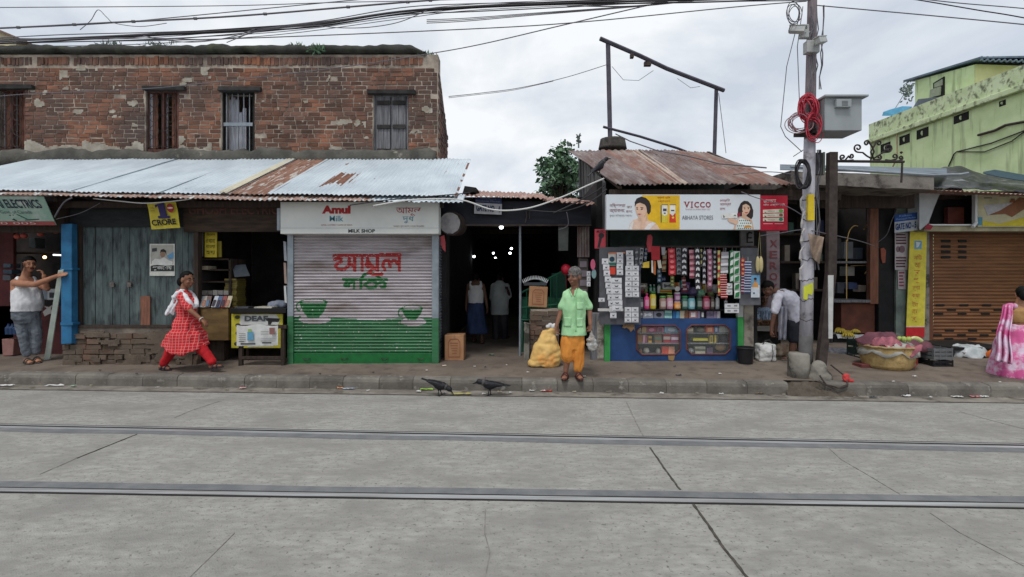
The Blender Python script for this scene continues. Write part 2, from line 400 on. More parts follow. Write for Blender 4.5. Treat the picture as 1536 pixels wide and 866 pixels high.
# ================================================================ helpers for walls and goods
def wall_holes(mb, x0, x1, z0, z1, y0, y1, holes):
    xs = sorted({x0, x1}|{min(max(h[i], x0), x1) for h in holes for i in (0, 1)})
    zs = sorted({z0, z1}|{min(max(h[i], z0), z1) for h in holes for i in (2, 3)})
    for i in range(len(xs)-1):
        for k in range(len(zs)-1):
            cx = (xs[i]+xs[i+1])/2; cz = (zs[k]+zs[k+1])/2
            if any(h[0] < cx < h[1] and h[2] < cz < h[3] for h in holes): continue
            if xs[i+1]-xs[i] > 1e-5 and zs[k+1]-zs[k] > 1e-5: mb.box(xs[i], y0, zs[k], xs[i+1], y1, zs[k+1])
    return mb
def brick_rows(mb, x0, x1, z0, z1, y, bl=.245, bh=.084, mo=.014, holes=(), d=.05, top=None, out=.014):
    z = z0; row = 0
    while z+bh <= z1+.001:
        x = x0-(bl/2 if row % 2 else 0)-R.uniform(0, .06)
        wav = R.uniform(-.008, .008)
        while x < x1:
            l = bl*R.choice((1, 1, 1, .95, 1.05, .5, .55, .8)); a, c = max(x, x0), min(x+l, x1)
            for h in holes:
                if z+bh > h[2] and z < h[3]:
                    if a >= h[0] and c <= h[1]: a = c
                    elif a < h[0] < c: c = h[0] if h[0]-a > .03 else a
                    elif a < h[1] < c: a = h[1]
            if c-a > .045 and not (top and z+bh > top((a+c)/2)) and R.random() > .012:
                f = y-R.uniform(0, out); q = lambda s=.007: R.uniform(-s, s)
                zz = z+wav*noise.noise(V((x*.6, row, 0)))*2
                vs = [(a+q(), f+q(.005), zz+q()), (c-mo+q(), f+q(.005), zz+q()), (c-mo+q(), f+q(.005), zz+bh-mo+q()), (a+q(), f+q(.005), zz+bh-mo+q())]
                e = .012
                vs2 = [(vs[0][0]-e*.3, f+.016, vs[0][2]-e*.3), (vs[1][0]+e*.3, f+.016, vs[1][2]-e*.3), (vs[2][0]+e*.3, f+.016, vs[2][2]+e*.3), (vs[3][0]-e*.3, f+.016, vs[3][2]+e*.3)]
                bk = [(v[0], y+d, v[2]) for v in vs2]
                mb.add(vs+vs2+bk, [(0,1,2,3)]+[(i, (i+1) % 4, (i+1) % 4+4, i+4) for i in range(4)]+[(i+4, (i+1) % 4+4, (i+1) % 4+8, i+8) for i in range(4)])
            x += l
        z += bh; row += 1
def blob_sheet(mb, x0, x1, z0, z1, y, th=.02, cell=.03, thr=.0, sc=2.2, seed=0, bias=None):
    nx = int((x1-x0)/cell); nz_ = int((z1-z0)/cell)
    for i in range(nx):
        for k in range(nz_):
            x = x0+i*cell; z = z0+k*cell
            n = noise.noise(V((x*sc+seed, z*sc*1.5, seed)))+.5*noise.noise(V((x*sc*3, z*sc*4, seed+5)))
            if n+(bias(x, z) if bias else 0) > thr:
                q = .008; yy = y-th*(.6+.6*noise.noise(V((x*5, z*5, 1))))
                mb.box(x-q*R.random(), yy, z-q*R.random(), x+cell+q*R.random(), y+.02, z+cell+q*R.random())
m_brick = mat('worn_brick', S(102,76,66), S(138,92,70), sc=1.5, r=.92, bump=.6, bs=60, isl=.48, c3=S(84,70,66), t3=.525, sc3=.9, w3=.12, lo=.42, hi=.6)
m_mortar = mat('old_mortar', S(176,164,150), S(138,127,117), sc=3, r=.95, bump=.4, c3=S(84,76,70), t3=.58, sc3=1.1, w3=.1)
m_plaster = mat('flaking_plaster', S(172,166,154), S(142,134,122), sc=4, r=.95, bump=.4)
m_moss = mat('mossy_coping', S(66,66,62), S(48,50,46), sc=3, r=.97, bump=.8, bs=20, c3=S(70,74,56), t3=.62, sc3=2.2, w3=.07)
m_ledge = mat('weathered_ledge', S(96,94,88), S(72,71,67), sc=3, r=.97, bump=.8, bs=25, c3=S(150,144,132), t3=.63, sc3=2.6)
YB = 10.9
def wx(px, Y=YB): return (px-CX)/F*Y
def wz(py, Y=YB): return H-(py-CY)/F*Y
brick = thing('brick_building', 'old bare brick building with mossy parapet and barred windows above the tin roof', 'building', (-6.8, YB, .2))
XL, XR = wx(-90), wx(657)
wins = [(-4, 38, 133, 228), (218, 268, 135, 228), (332, 382, 137, 232), (560, 613, 141, 235)]
holes = [(wx(a), wx(c), wz(f), wz(e)) for a, c, e, f in wins]
z_top = wz(97)
b = MB(); wall_holes(b, XL, XR, 3.7, wz(82), YB+.007, YB+.33, holes)
b.box(XL, YB+.331, .1, XR, YB+.45, 3.70)       # storey below, behind the shops
b.box(XL, YB+1.5, .1, XR-.31, YB+1.6, wz(100)); b.box(XL-.2, YB+.031, .1, XL-.001, YB+1.6, wz(82)); b.box(XL, YB+.34, wz(92), XR-.31, YB+1.49, wz(88))
b.box(XL, YB+.46, 3.55, XR-.31, YB+1.49, 3.69)
b.build('wall', m_mortar, brick)
chip = lambda x: wz(80) if x < wx(622) else wz(80)+(x-wx(622))/(wx(660)-wx(622))*(wz(108)-wz(80))
b = MB(); brick_rows(b, XL, XR, 3.75, z_top, YB, (.255), .0945, .023, holes, top=chip, out=.008)
x = XL
while x < XR-.03:                              # soldier course, then one flat course
    wd = R.uniform(.07, .11)
    if wz(85) < chip(x)+.05 and R.random() > .04: b.box(x, YB-R.uniform(0, .025), z_top+.005-R.uniform(0, .03), x+wd-R.uniform(.01, .025), YB+.04, wz(86)+R.uniform(-.02, .01), .009)
    x += wd
brick_rows(b, XL, XR, wz(85), wz(78), YB-.02, .25, .075, .012, (), top=chip)
b.build('brickwork', m_brick, brick)
# return wall at the right corner, its broken top running down to the back
b = MB()
ys = [YB+.02+i*.13 for i in range(13)]
z = 3.75; row = 0
while z < wz(100):
    for i, yy in enumerate(ys[:-1]):
        lim = wz(96)-(yy-YB)*(.72 if yy < 12.35 else 5)
        if z+.09 < lim and z+.09 < chip(XR)+.02:
            o = .065 if row % 2 else 0; l = .25 if i % 2 == row % 2 else .12
            if i % 2 == row % 2: b.box(XR-.05, yy, z, XR+R.uniform(-.004, .012), yy+.24, z+.082, .006)
    z += .0945; row += 1
b.build('side_brickwork', m_brick, brick)
b = MB(); b.add([(XR-.3, YB+.331, .1), (XR-.012, YB+.331, .1), (XR-.012, YB+.331, wz(98)), (XR-.3, YB+.331, wz(98)), (XR-.3, YB+1.6, .1), (XR-.012, YB+1.6, .1), (XR-.012, YB+1.6, wz(98)-1.1), (XR-.3, YB+1.6, wz(98)-1.1)],
                [(0,1,2,3), (4,7,6,5), (0,4,5,1), (1,5,6,2), (2,6,7,3), (0,3,7,4)]); b.build('side_wall', m_mortar, brick)
b = MB(); rings = []
for i in range(180):
    x = XL-.1+(wx(640)-XL+.1)*i/179; t = wz(67.5)+.05*noise.noise(V((x*1.3, 0, 0)))+.045*noise.noise(V((x*5, 2, 0)))
    dr = max(0, x-wx(612))/(wx(640)-wx(612)); t -= .17*dr*dr
    bo = wz(80)+.05*noise.noise(V((x*3, 7, 0)))-.05*dr
    yo = YB-.10+.05*noise.noise(V((x*3.5, 3, 1)))
    rings.append([V((x, yo+.03, bo)), V((x, yo, bo+.04)), V((x, yo+.01, (bo+t)/2)), V((x, yo+.05, t-.03)), V((x, yo+.14, t)), V((x, YB+.4, t-.01)), V((x, YB+.4, bo))])
b.ring(rings); b.build('parapet', m_moss, brick, smooth=True)
b = MB(); rings = []
for i in range(140):
    x = XL+(XR-.04-XL)*i/139; t = wz(226)+.10*noise.noise(V((x*1.6, 0, 0)))+.06*noise.noise(V((x*5, 3, 0)))
    yo = YB-.13+.03*noise.noise(V((x*3, 9, 0)))
    rings.append([V((x, yo, 4.0)), V((x, yo-.01, t-.08)), V((x, yo+.05, t-.01)), V((x, YB+.029, t+.03)), V((x, YB+.029, 4.0))])
b.ring(rings); b.build('cement_ledge', m_ledge, brick, smooth=True)
b = MB()
zc = wz(222)
blob_sheet(b, wx(38), wx(217), wz(232), wz(200), YB-.004, .022, .028, .12, 1.5, 3, lambda x, z: .55-(z-wz(228))*3.2)
blob_sheet(b, wx(269), wx(318), wz(232), wz(203), YB-.004, .022, .028, .1, 2.0, 8, lambda x, z: .5-(z-wz(228))*3.0)
blob_sheet(b, wx(445), wx(520), wz(236), wz(215), YB-.004, .02, .028, .25, 2.2, 21, lambda x, z: .45-(z-wz(232))*3.4)
blob_sheet(b, wx(40), wx(80), wz(205), wz(135), YB-.004, .012, .03, .38, 1.6, 33)
blob_sheet(b, wx(60), wx(260), wz(106), wz(92), YB-.004, .012, .028, .42, 1.8, 41)
for sd_, q in ((61,(270,330,100,140)), (67,(390,470,150,200)), (71,(480,556,110,215)), (77,(90,210,100,190)), (83,(615,650,110,200)), (89,(390,560,88,104))): blob_sheet(b, wx(q[0]), wx(q[1]), wz(q[3]), wz(q[2]), YB-.004, .011, .024, .5, 2.6, sd_)
b.build('plaster', m_plaster, brick)
# lintels and windows
m_lint = mat('dark_lintel', S(60,58,58), S(44,42,42), sc=5, r=.95, bump=.5)
m_redw = mat('faded_red_frame', S(112,76,68), S(86,60,56), sc=6, st=(6,6,1), r=.85, bump=.3)
m_pale = mat('pale_board', S(196,198,208), S(160,160,170), sc=5, st=(7,7,.6), r=.9, bump=.3)
m_brnb = mat('brown_board', S(140,94,76), S(104,72,60), sc=5, st=(7,7,.6), r=.9, bump=.3)
def wbox(mb, x0, y0, x1, y1, Y, d): return mb.pbox(x0, y0, x1, y1, Y, d)
for i, (a, c, e, f) in enumerate(wins):
    b = MB(); ov = (10, 14) if i == 3 else (6, 12)
    b.pbox(a-ov[0], e-7, c+ov[1]-4, e-.5, YB-.09, .115, .012); b.build('lintel', m_lint, brick, bevel=.008)
    fm = (m_redw, m_redw, m_black, m_greywood)[i]
    b = MB(); y = YB+.06
    for q in ((a, e, a+3.2, f), (c-3.2, e, c, f)): b.pbox(*q, y, .09)
    b.pbox(a+3.2, e, c-3.2, e+4, y, .09); b.pbox(a+3.2, f-4, c-3.2, f, y, .09)
    if i in (0, 1): m = (a+c)/2+(1 if i else 0); b.pbox(m-1.8, e+4, m+1.8, f-4, y, .09)
    fr = b.build('window', fm, brick, bevel=.006); m = (a+c)/2
    if i in (0, 1):
        b = MB(); b.pbox(a+4, e+5, a+11, f-5, y+.09, .03, .01); b.build('pale_shutter', m_pale, fr)
        b = MB(); b.pbox(a+11.5, e+5, a+19, f-5, y+.10, .03, .01); b.pbox(c-10, e+5, c-4, f-5, y+.14, .03); b.build('brown_shutter', m_brnb, fr)
        b = MB(); b.pbox(m+3, e+5, m+8, f-5, y+.1, .02); b.build('pale_shutter', m_pale, fr)
        b = MB()
        for k in range(5): xx = a+6+k*(c-a-12)/4; b.tube([P(xx, e+4, y-.02), P(xx, f-4, y-.02)], .007, 5)
        for k in range(4): zz = e+14+k*(f-e-22)/3; b.tube([P(a+3, zz, y-.015), P(c-3, zz, y-.015)], .006, 5)
        b.build('bars', m_iron, fr)
        b = MB()
        for cxp in (a+13, c-12):
            for cyp in (e+18, e+40, e+62, e+80):
                if cyp < f-8: b.tube([P(cxp+6.5*cos(t*pi/9), cyp+8.5*sin(t*pi/9), y-.035) for t in range(18)], .007, 5, closed=True)
        b.build('grille', m_iron, fr)
    elif i == 2:
        b = MB()
        for k in range(6):
            xx = a+4+k*5.6; b.pbox(xx, e+8+(6*R.random() if k < 4 else 16+8*R.random()), xx+5.1, f-5, y+.22+.01*(k % 2), .025, .006)
        b.build('pale_shutter', m_pale, fr)
        b = MB()
        for k in range(5): xx = a+8+k*8.6; b.tube([P(xx, e+4, y+.01), P(xx, f-4, y+.01)], .010, 6)
        b.pbox(a+3.2, 184, c-3.2, 189, y-.01, .04); b.build('bars', m_steel, fr)
    else:
        for x0, x1 in ((a+4, m-.6), (m+.6, c-4)):
            b = MB(); k = (x1-x0)/2
            for q in range(2): b.pbox(x0+q*k, e+4.5, x0+(q+1)*k-.5, f-4.5, y+.01+.004*q, .03, .004)
            sh = b.build('shutter', m_greywood, fr)
            for yy in (e+10, e+46, e+82): b = MB(); b.pbox(x0+1.5, yy, x1-1.5, yy+6, y-.02, .028, .004); b.build('batten', m_lint, sh)
# ================================================================ pale tin roof over the row of shops
m_tin = mat('pale_tin', S(200,210,216), S(184,194,202), sc=2.2, r=.55, metal=.15, bump=.05, st=(1,.5,1), c3=S(128,100,84), t3=.69, sc3=2.6, w3=.02, st3=(2.2,.6,1))
m_rust = mat('rusty_tin', S(146,112,96), S(120,86,72), sc=5, r=.85, bump=.2, st=(3,.4,1), c3=S(184,180,174), t3=.56, sc3=4, w3=.03, st3=(5,.35,1))
m_lip = mat('rusting_tin_edge', S(168,142,130), S(146,118,106), sc=4, r=.8, bump=.2, st=(2,.8,1), c3=S(200,206,208), t3=.56, sc3=5, w3=.03, st3=(4,1,1))
m_cream = mat('cream_tin', S(206,200,176), S(190,184,164), sc=3, r=.6, bump=.1)
m_deeprust = mat('deep_rust', S(128,92,76), S(106,74,62), sc=9, r=.9, bump=.2)
roof = thing('tin_roof', 'long pale corrugated tin roof with rust streaks below the brick building', 'roof', (-4.6, 9.5, 2.9))
YF, YK = 8.25, 10.80
def rz(px, front): return (H+(129-9*px/690)/F*YF) if front else 4.20
edges = [(-175, -30), (-30, 105), (105, 235), (235, 340), (340, 402), (402, 681)]
for i, (a, c) in enumerate(edges):
    up = .012*(i % 2); xa, xc = wx(a, YF), wx(c, YF)+.05
    b = MB()
    dY = R.uniform(-.04, .03)
    rag = [lambda u, v: 0, None]
    def mf(u, v, i=i):
        if i == 5:
            d = max(abs(u-.30)/.10, abs(v-.42-(u-.3)*.6)/.22)
            if d+.9*noise.noise(V((u*60, v*2.5, 2)))+.3*noise.noise(V((u*20, v*9, 5))) < .62: return 1
            if u > .985 and noise.noise(V((3, v*9, 1))) > 0: return 1
        return 0
    bb = MB(); corrugated(bb, (xa, YF+dY, rz(a, 1)+up), (xc, YF+dY, rz(c, 1)+up), (xa, YK, 4.20+up), (xc, YK, 4.20+up), .079, .011, 24, rag=.0, dent=.014, seed=i*7)
    nu = max(8, int((xc-xa)/.079*6))
    bb.m = [mf((k % nu+.5)/nu, (k//nu+.5)/24) for k in range(len(bb.f))]
    bb.build('roof_sheet', [m_rust if i == 4 else m_tin, m_deeprust], roof, smooth=True, solid=.002, fix=False)
bb = MB(); corrugated(bb, (wx(328, YF), YF-.03, rz(330, 1)+.022), (wx(343, YF), YF-.03, rz(345, 1)+.022), (wx(328, YF), YK, 4.222), (wx(343, YF), YK, 4.222), .079, .011, 12)
bb.build('ridge_strip', m_cream, roof, smooth=True, solid=.002, fix=False)
lips = [(-175, 90, 289, 293), (86, 262, 293.5, 297), (258, 405, 297, 301), (400, 560, 300, 301.5), (556, 694, 301.5, 304)]
for i, (a, c, e0, e1) in enumerate(lips):
    Y0 = 8.10-.01*(i % 2); bb = MB()
    xa, xc = wx(a, Y0), wx(c, Y0)
    zb = lambda px: rz(px, 1)+.30*.44-.045-.006*(i % 2)
    corrugated(bb, (xa, Y0, wz(e0, Y0)), (xc, Y0, wz(e1, Y0)), (xa, YF+.3, zb(a)), (xc, YF+.3, zb(c)), .079, .011, 6, dent=.02, seed=i*3+50)
    bb.build('eave_sheet', m_lip if i < 4 else m_tin, roof, smooth=True, solid=.002, fix=False)
b = MB(); b.box(wx(-170, 8.5), 8.50, 2.86, wx(664, 8.5), 8.60, 2.96); b.box(wx(-170, 8.5), 9.6, 3.50, wx(664, 8.5), 9.68, 3.6)
for px in (-120, 100, 300, 430, 655): xx = wx(px, 8.55); b.add([(xx, 8.3, 2.93), (xx+.06, 8.3, 2.93), (xx+.06, 10.7, 3.97), (xx, 10.7, 3.97), (xx, 8.3, 2.99), (xx+.06, 8.3, 2.99), (xx+.06, 10.7, 4.05), (xx, 10.7, 4.05)], [(0,1,2,3),(4,7,6,5),(0,4,5,1),(1,5,6,2),(2,6,7,3),(0,3,7,4)])
b.build('rafter', m_wood, roof)
# ================================================================ electrics shop on the far left
m_maroon = mat('maroon_wall', S(92,46,46), S(70,36,38), sc=3, r=.85)
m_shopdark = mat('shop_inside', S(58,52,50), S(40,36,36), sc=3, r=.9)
m_blue = mat('blue_paint', S(44,108,150), S(34,88,126), sc=4, r=.7, c3=S(180,200,208), t3=.73, sc3=7, w3=.01)
zf = lambda px, Y: pav_z(wx(px, Y), Y)
eshop = thing('electrics_shop', 'dim open electrics shop with maroon walls and a bright blue post', 'shop', (wx(20, 8.8), 8.8, .24))
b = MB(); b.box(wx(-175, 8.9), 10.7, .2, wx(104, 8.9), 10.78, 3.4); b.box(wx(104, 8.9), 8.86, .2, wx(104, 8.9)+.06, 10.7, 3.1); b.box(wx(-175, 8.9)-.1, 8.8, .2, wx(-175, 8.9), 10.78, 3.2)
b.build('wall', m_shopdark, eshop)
b = MB(); b.box(wx(-10, 9.4), 9.5, .23, wx(12, 9.4), 9.56, 2.6); b.box(wx(-10, 9.4), 9.5, .23, wx(90, 9.4), 9.54, 1.15); b.build('maroon_cabinet', m_maroon, eshop)
b = MB(); b.pbox(92, 336, 107, 516, 8.52, .13, .008); b.build('blue_post', m_blue, eshop, bevel=.008)
b = MB(); b.pbox(90.5, 402, 108.5, 405, 8.505, .15); b.pbox(90.5, 484, 109, 488, 8.505, .15); b.build('post_band', m_blue, eshop)
b = MB(); b.box(wx(-175, 8.6), 8.62, 2.45, wx(94, 8.6), 8.72, 2.86); b.build('fascia_board', m_wood, eshop)
b = MB()
for k in range(4): b.box(wx(-10, 9.9), 9.75, .8+k*.45, wx(100, 9.9), 10.1, .83+k*.45)
b.build('shelf', m_wood, eshop)
# goods dimly seen on its shelves
for (x0, y0, x1, y1, Y, c, lb, nm) in (
    (4, 395, 16, 402, 9.45, (70,84,96), 'flat slate blue carton, topmost of the pile behind the man in a vest', 'carton'),
    (4, 404, 17, 411, 9.45, (60,76,90), 'flat dull blue carton under the topmost one behind the man in a vest', 'carton'),
    (4, 413, 16, 421, 9.45, (88,92,98), 'flat grey carton at the bottom of the pile behind the man in a vest', 'carton'),
    (60, 434, 72, 450, 9.5, (120,130,140), 'pale blue and grey box beside the leaning white plank', 'carton'),
    (71, 434, 84, 450, 9.48, (176,178,180), 'white box with a dark window on the electrics shop counter', 'carton'),
    (3, 509, 20, 534, 9.3, (150,110,104), 'dusty pink crate on the floor of the electrics shop', 'crate'),
    (44, 357, 53, 372, 9.9, (96,104,106), 'pale packet hanging in the dark behind the red lamps', 'packet')):
    b = MB(); b.pbox(x0, y0, x1, y1, Y, .2, .01); o = solo(b, nm, C8(*c), lb, nm, 'goods in the electrics shop', bevel=.01)
    if 'window' in lb: q = MB(); q.pbox(74, 439, 82, 447, Y-.004, .004); q.build('dark_window', C8(40,44,50), o)
b = MB()
for k in range(3): b.lathe(V((wx(13+k*6, 9.3), 9.3, wz(502, 9.3))), [(.0, 0), (.05, .005), (.055, .12), (.02, .17), (.02, .2), (0, .2)], 10)
solo(b, 'bottle_pack', C8(38,64,104,.3), 'pack of dark blue bottles low behind the man in a vest', 'bottle pack')
b = MB(); b.pprism([(64,468),(70,463),(66,459),(73,461),(78,458),(76,464),(82,470),(74,471),(67,475)], 9.35, .01)
solo(b, 'paper_bag', C8(176,172,168), 'crumpled white paper bag hung on the electrics counter', 'bag')
for px, py, lb in ((26, 355, 'leftmost'), (36, 354, 'second from the left'), (61, 351, 'second from the right'), (84, 347, 'rightmost')):
    t = thing('hanging_lamp', 'small red lamp hanging under the electrics sign, %s of four' % lb, 'lamp', P(px, py+4, 8.75), 'small red hanging lamps')
    b = MB(); b.tube([P(px+.5, 336, 8.75), P(px, py-3, 8.75)], .004, 5); b.build('cord', m_wcable, t)
    b = MB(); b.lathe(P(px, py+4, 8.75), [(.0, 0), (.035, .01), (.052, .04), (.045, .07), (.015, .09), (.012, .12), (0, .12)], 12); b.build('lamp_shade', C8(150,66,52), t, smooth=True)
m_bulb = mat('warm_bulb', (1, .62, .3), emit=3, bump=0)
m_bulbw = mat('white_bulb', (.9, .95, 1), emit=9, bump=0)
b = MB(); b.ell(P(67, 386, 9.6), .03, .03, .03); solo(b, 'light_bulb', m_bulb, 'glowing warm bulb deep in the electrics shop', 'light bulb', smooth=True)
b = MB(); b.tube([P(80, 382.5, 9.4), P(92, 383, 9.4)], .014, 8); solo(b, 'tube_light', mat('lit_tube', (.9,.95,1), emit=1.5, bump=0), 'short white tube light behind the blue post', 'tube light')
# sign board, top leaning out
sg = thing('sign_board', 'faded green sign board lettered ELECTRICS with a red foot', 'sign', (wx(10, 8.3), 8.3, 2.55))
T0, T1, B0, B1 = P(-120, 294, 8.14), P(65, 295, 8.16), P(-105, 338, 8.38), P(84, 338, 8.38)
sgm = mat('faded_green_sign', S(150,172,160), S(122,156,142), sc=2, r=.6, c3=S(178,182,178), t3=.6, sc3=3, w3=.08)
n_ = V((0, 1, .2))*.012
b = MB(); b.add([T0, T1, B1, B0, T0+n_, T1+n_, B1+n_, B0+n_], [(0,1,2,3),(4,7,6,5),(0,4,5,1),(1,5,6,2),(2,6,7,3),(3,7,4,0)]); b.build('board', sgm, sg)
def onb(u, v, l=.003): return T0.lerp(T1, u).lerp(B0.lerp(B1, u), v)+V((0, -l, -.001))
def sbox(u0, v0, u1, v1): return (onb(u0, v0), onb(u1, v0), onb(u0, v1))
b = MB(); b.add([onb(0, .86), onb(1, .86), onb(1, 1), onb(0, 1)], [(0,1,2,3)]); b.build('red_foot', C8(150,74,72), sg)
text('AI ELECTRICS', (onb(.58, .10, .006), onb(.945, .10, .006), onb(.60, .40, .006)), C8(30,44,60), sg, .02)
text('Govt. of Canada', (onb(.60, .48, .006), onb(.85, .48, .006), onb(.607, .59, .006)), C8(78,90,88), sg)
text('0 005', (onb(.57, .88, .008), onb(.85, .88, .008), onb(.575, .97, .008)), C8(206,170,166), sg)
b = MB()
for q in ([(.72,.62),(.735,.62),(.80,.78),(.785,.78)], [(.77,.83),(.78,.80),(.89,.77),(.89,.80),(.80,.83)], [(.67,.80),(.69,.76),(.71,.84),(.70,.86)], [(.66,.64),(.675,.63),(.68,.66),(.665,.67)], [(.69,.63),(.70,.63),(.70,.66),(.69,.66)]):
    b.add([onb(u, v, .006) for u, v in q], [tuple(range(len(q)))])
b.build('green_mark', C8(18,70,58), sg)
# plank leaning on the post
b = MB(); a, c = G(70, 540), P(91, 405, 8.49)
u = V((.055, 0, .01)); wv = V((0, .02, 0))
b.add([a-u, a+u, a+u+wv, a-u+wv, c-u*.8, c+u*.8, c+u*.8+wv, c-u*.8+wv], [(0,1,2,3),(4,7,6,5),(0,4,5,1),(1,5,6,2),(2,6,7,3),(3,7,4,0)])
solo(b, 'plank', mat('white_plank', S(196,206,196), S(176,188,178), sc=5, r=.6), 'long white plank leaning on the bright blue post', 'plank', bevel=.004)
# ================================================================ stall closed with teal planks on a brick plinth
m_teal = mat('teal_planks', S(92,104,103), S(70,80,81), sc=2.4, st=(5,5,.6), r=.85, bump=.35, bs=16, isl=.2, c3=S(46,50,52), t3=.57, sc3=3.5, w3=.1, st3=(3,3,.8))
stall = thing('wooden_stall', 'shut stall of weathered teal planks on a crumbling brick plinth', 'stall', (wx(195, 8.7), 8.8, .23))
Ys = 8.74
cuts = [121, 143, 169, 194, 222, 249, 274, 291]
for a, c in zip(cuts, cuts[1:]):
    b = MB(); q = R.uniform(-2, 2); m = a+(c-a)*R.uniform(.4, .6)
    b.pbox(a+.4, 340, m-.15, 489+q*.3, Ys+R.uniform(0, .012), .03, .004); b.pbox(m+.15, 340, c-.4, 489+q*.3, Ys+R.uniform(0, .012), .03, .004)
    b.build('door_plank', m_teal, stall)
for q in ((107, 338, 121, 493), (291, 338, 297, 510)): b = MB(); b.pbox(*q, Ys-.05, .12, .01); b.build('frame_post', m_wood, stall, bevel=.006)
b = MB(); b.pbox(104, 300, 300, 340.5, Ys-.04, .06, .006); b.build('header_board', mat('tarred_board', S(44,46,48), S(34,36,38), sc=4, st=(1,4,4), r=.9, bump=.3), stall)
b = MB(); b.pbox(112, 488.5, 290, 492, Ys-.10, .16, .006); b.build('sill_beam', m_wood, stall)
m_padlock = mat('dull_metal', S(120,112,106), S(90,84,80), sc=20, r=.5, metal=.6, bump=.1)
for px in (167.5, 193.5):
    b = MB(); b.pbox(px-3, 424, px+3, 431, Ys-.035, .03); b.tube([P(px+2*cos(t*pi/6), 424-3*sin(t*pi/6), Ys-.02) for t in range(7)], .005, 5); b.build('padlock', m_padlock, stall, bevel=.006)
b = MB(); b.box(wx(112, 8.7), 8.69, .2, wx(290, 8.7), 8.9, wz(492.5, 8.7)); b.build('plinth', m_mortar, stall)
b = MB()
m_plinth = mat('plinth_brick', S(104,82,70), S(86,74,64), sc=2.5, r=.95, bump=.6, isl=.4, c3=S(96,86,76), t3=.5, sc3=2.5, w3=.1)
brick_rows(b, wx(95, 8.6), wx(297, 8.6), .21, wz(492.5, 8.6), 8.62, .26, .088, .014, (), d=.08, out=.05, top=lambda x: .62 if x < wx(106, 8.6) else 9)
b.build('brickwork', m_plinth, stall)
b = MB(); blob_sheet(b, wx(112, 8.6), wx(292, 8.6), .2, .78, 8.585, .03, .03, .22, 2.4, 12, lambda x, z: .15 if z < .38 else (.25 if z > .66 else -.05))
b.build('plaster', mat('brown_plaster', S(106,94,82), S(84,75,66), sc=4, r=.95, bump=.6), stall)
b = MB(); b.pprism([(210.5,445),(219,444),(224.5,445),(225,488),(211,488)], Ys-.028, .024)
solo(b, 'scrap_board', m_brnb, 'short brown scrap board standing against the teal planks', 'board')
# poster
po = thing('poster', 'white poster of a seated figure pasted on the teal planks', 'poster', P(243, 414, Ys-.01))
b = MB(); b.pbox(224.5, 366, 262, 414, Ys-.012, .004); b.build('paper', C8(206,206,198), po)
for nm, c, pts in (('print_ground', (168,166,158), [(226,368),(260,368),(260,396),(226,396)]), ('blue_patch', (96,150,190), [(250,384),(260,378),(260,388),(254,389)]),
                   ('white_dress', (212,212,208), [(228,392),(233,388),(240,389),(246,386),(252,390),(259,393),(258,398),(228,398)]), ('dark_band', (44,50,52), [(226,399),(236,397.5),(248,399),(261,398),(261,407),(226,407)]),
                   ('face', (150,120,100), [(241,378),(247,378),(248,383),(245,387),(242,386),(240,382)]), ('hair', (40,38,38), [(240,380),(241,375),(245,373.5),(249,376),(249.5,383),(247.5,378.5),(242,378)]), ('dark_panel', (60,62,64), [(228,373),(235,372),(235,377),(228,378)])):
    b = MB(); b.pprism(pts, Ys-.0135-.001*('face hair white_dress dark_band blue_patch dark_panel'.split().index(nm)+1 if nm != 'print_ground' else 0), .001); b.build(nm, C8(*c), po)
ptext('পুজোয়', 229, 399.5, 258, 406, Ys-.022, C8(216,216,210), po, .02)
# banner
bn = thing('banner', 'yellow banner printed 1 CRORE hung at the corner of the teal stall', 'banner', P(248, 344, 8.45))
q = [P(220, 304, 8.42), P(263, 303, 8.42), P(270.5, 342, 8.44), P(228, 344.5, 8.44)]
b = MB(); b.grid(lambda u, v: q[0].lerp(q[1], u).lerp(q[3].lerp(q[2], u), v)+V((0, .012*sin(u*7)+.01*sin(v*5), 0)), 10, 10); b.build('cloth', C8(204,188,64), bn, solid=.003)
q2 = lambda u, v, l=.03: q[0].lerp(q[1], u).lerp(q[3].lerp(q[2], u), v)+V((0, -l, 0))
b = MB()
for pl in ([(.30,.10),(.64,.02),(.66,.52),(.74,.52),(.75,.62),(.34,.62),(.33,.52),(.42,.52),(.40,.16),(.30,.22)],): b.add([q2(u, v) for u, v in pl], [tuple(range(len(pl)))])
b.build('numeral', C8(48,40,92), bn)
text('CRORE', (q2(.08, .66), q2(.93, .64), q2(.09, .88)), C8(26,24,30), bn, .035)
text('THE\nWIN', (q2(.12, .18), q2(.26, .18), q2(.14, .36)), C8(120,104,40), bn)
b = MB(); b.add([q2(.82+.12*cos(t*pi/8), .24+.17*sin(t*pi/8)) for t in range(16)], [tuple(range(16))]); em = b.build('round_emblem', C8(166,44,52), bn)
b = MB(); b.add([q2(.82+.10*cos(t*pi/8), .235+.035*sin(t*pi/8), .032) for t in range(16)], [tuple(range(16))]); b.build('emblem_band', C8(226,214,200), em)
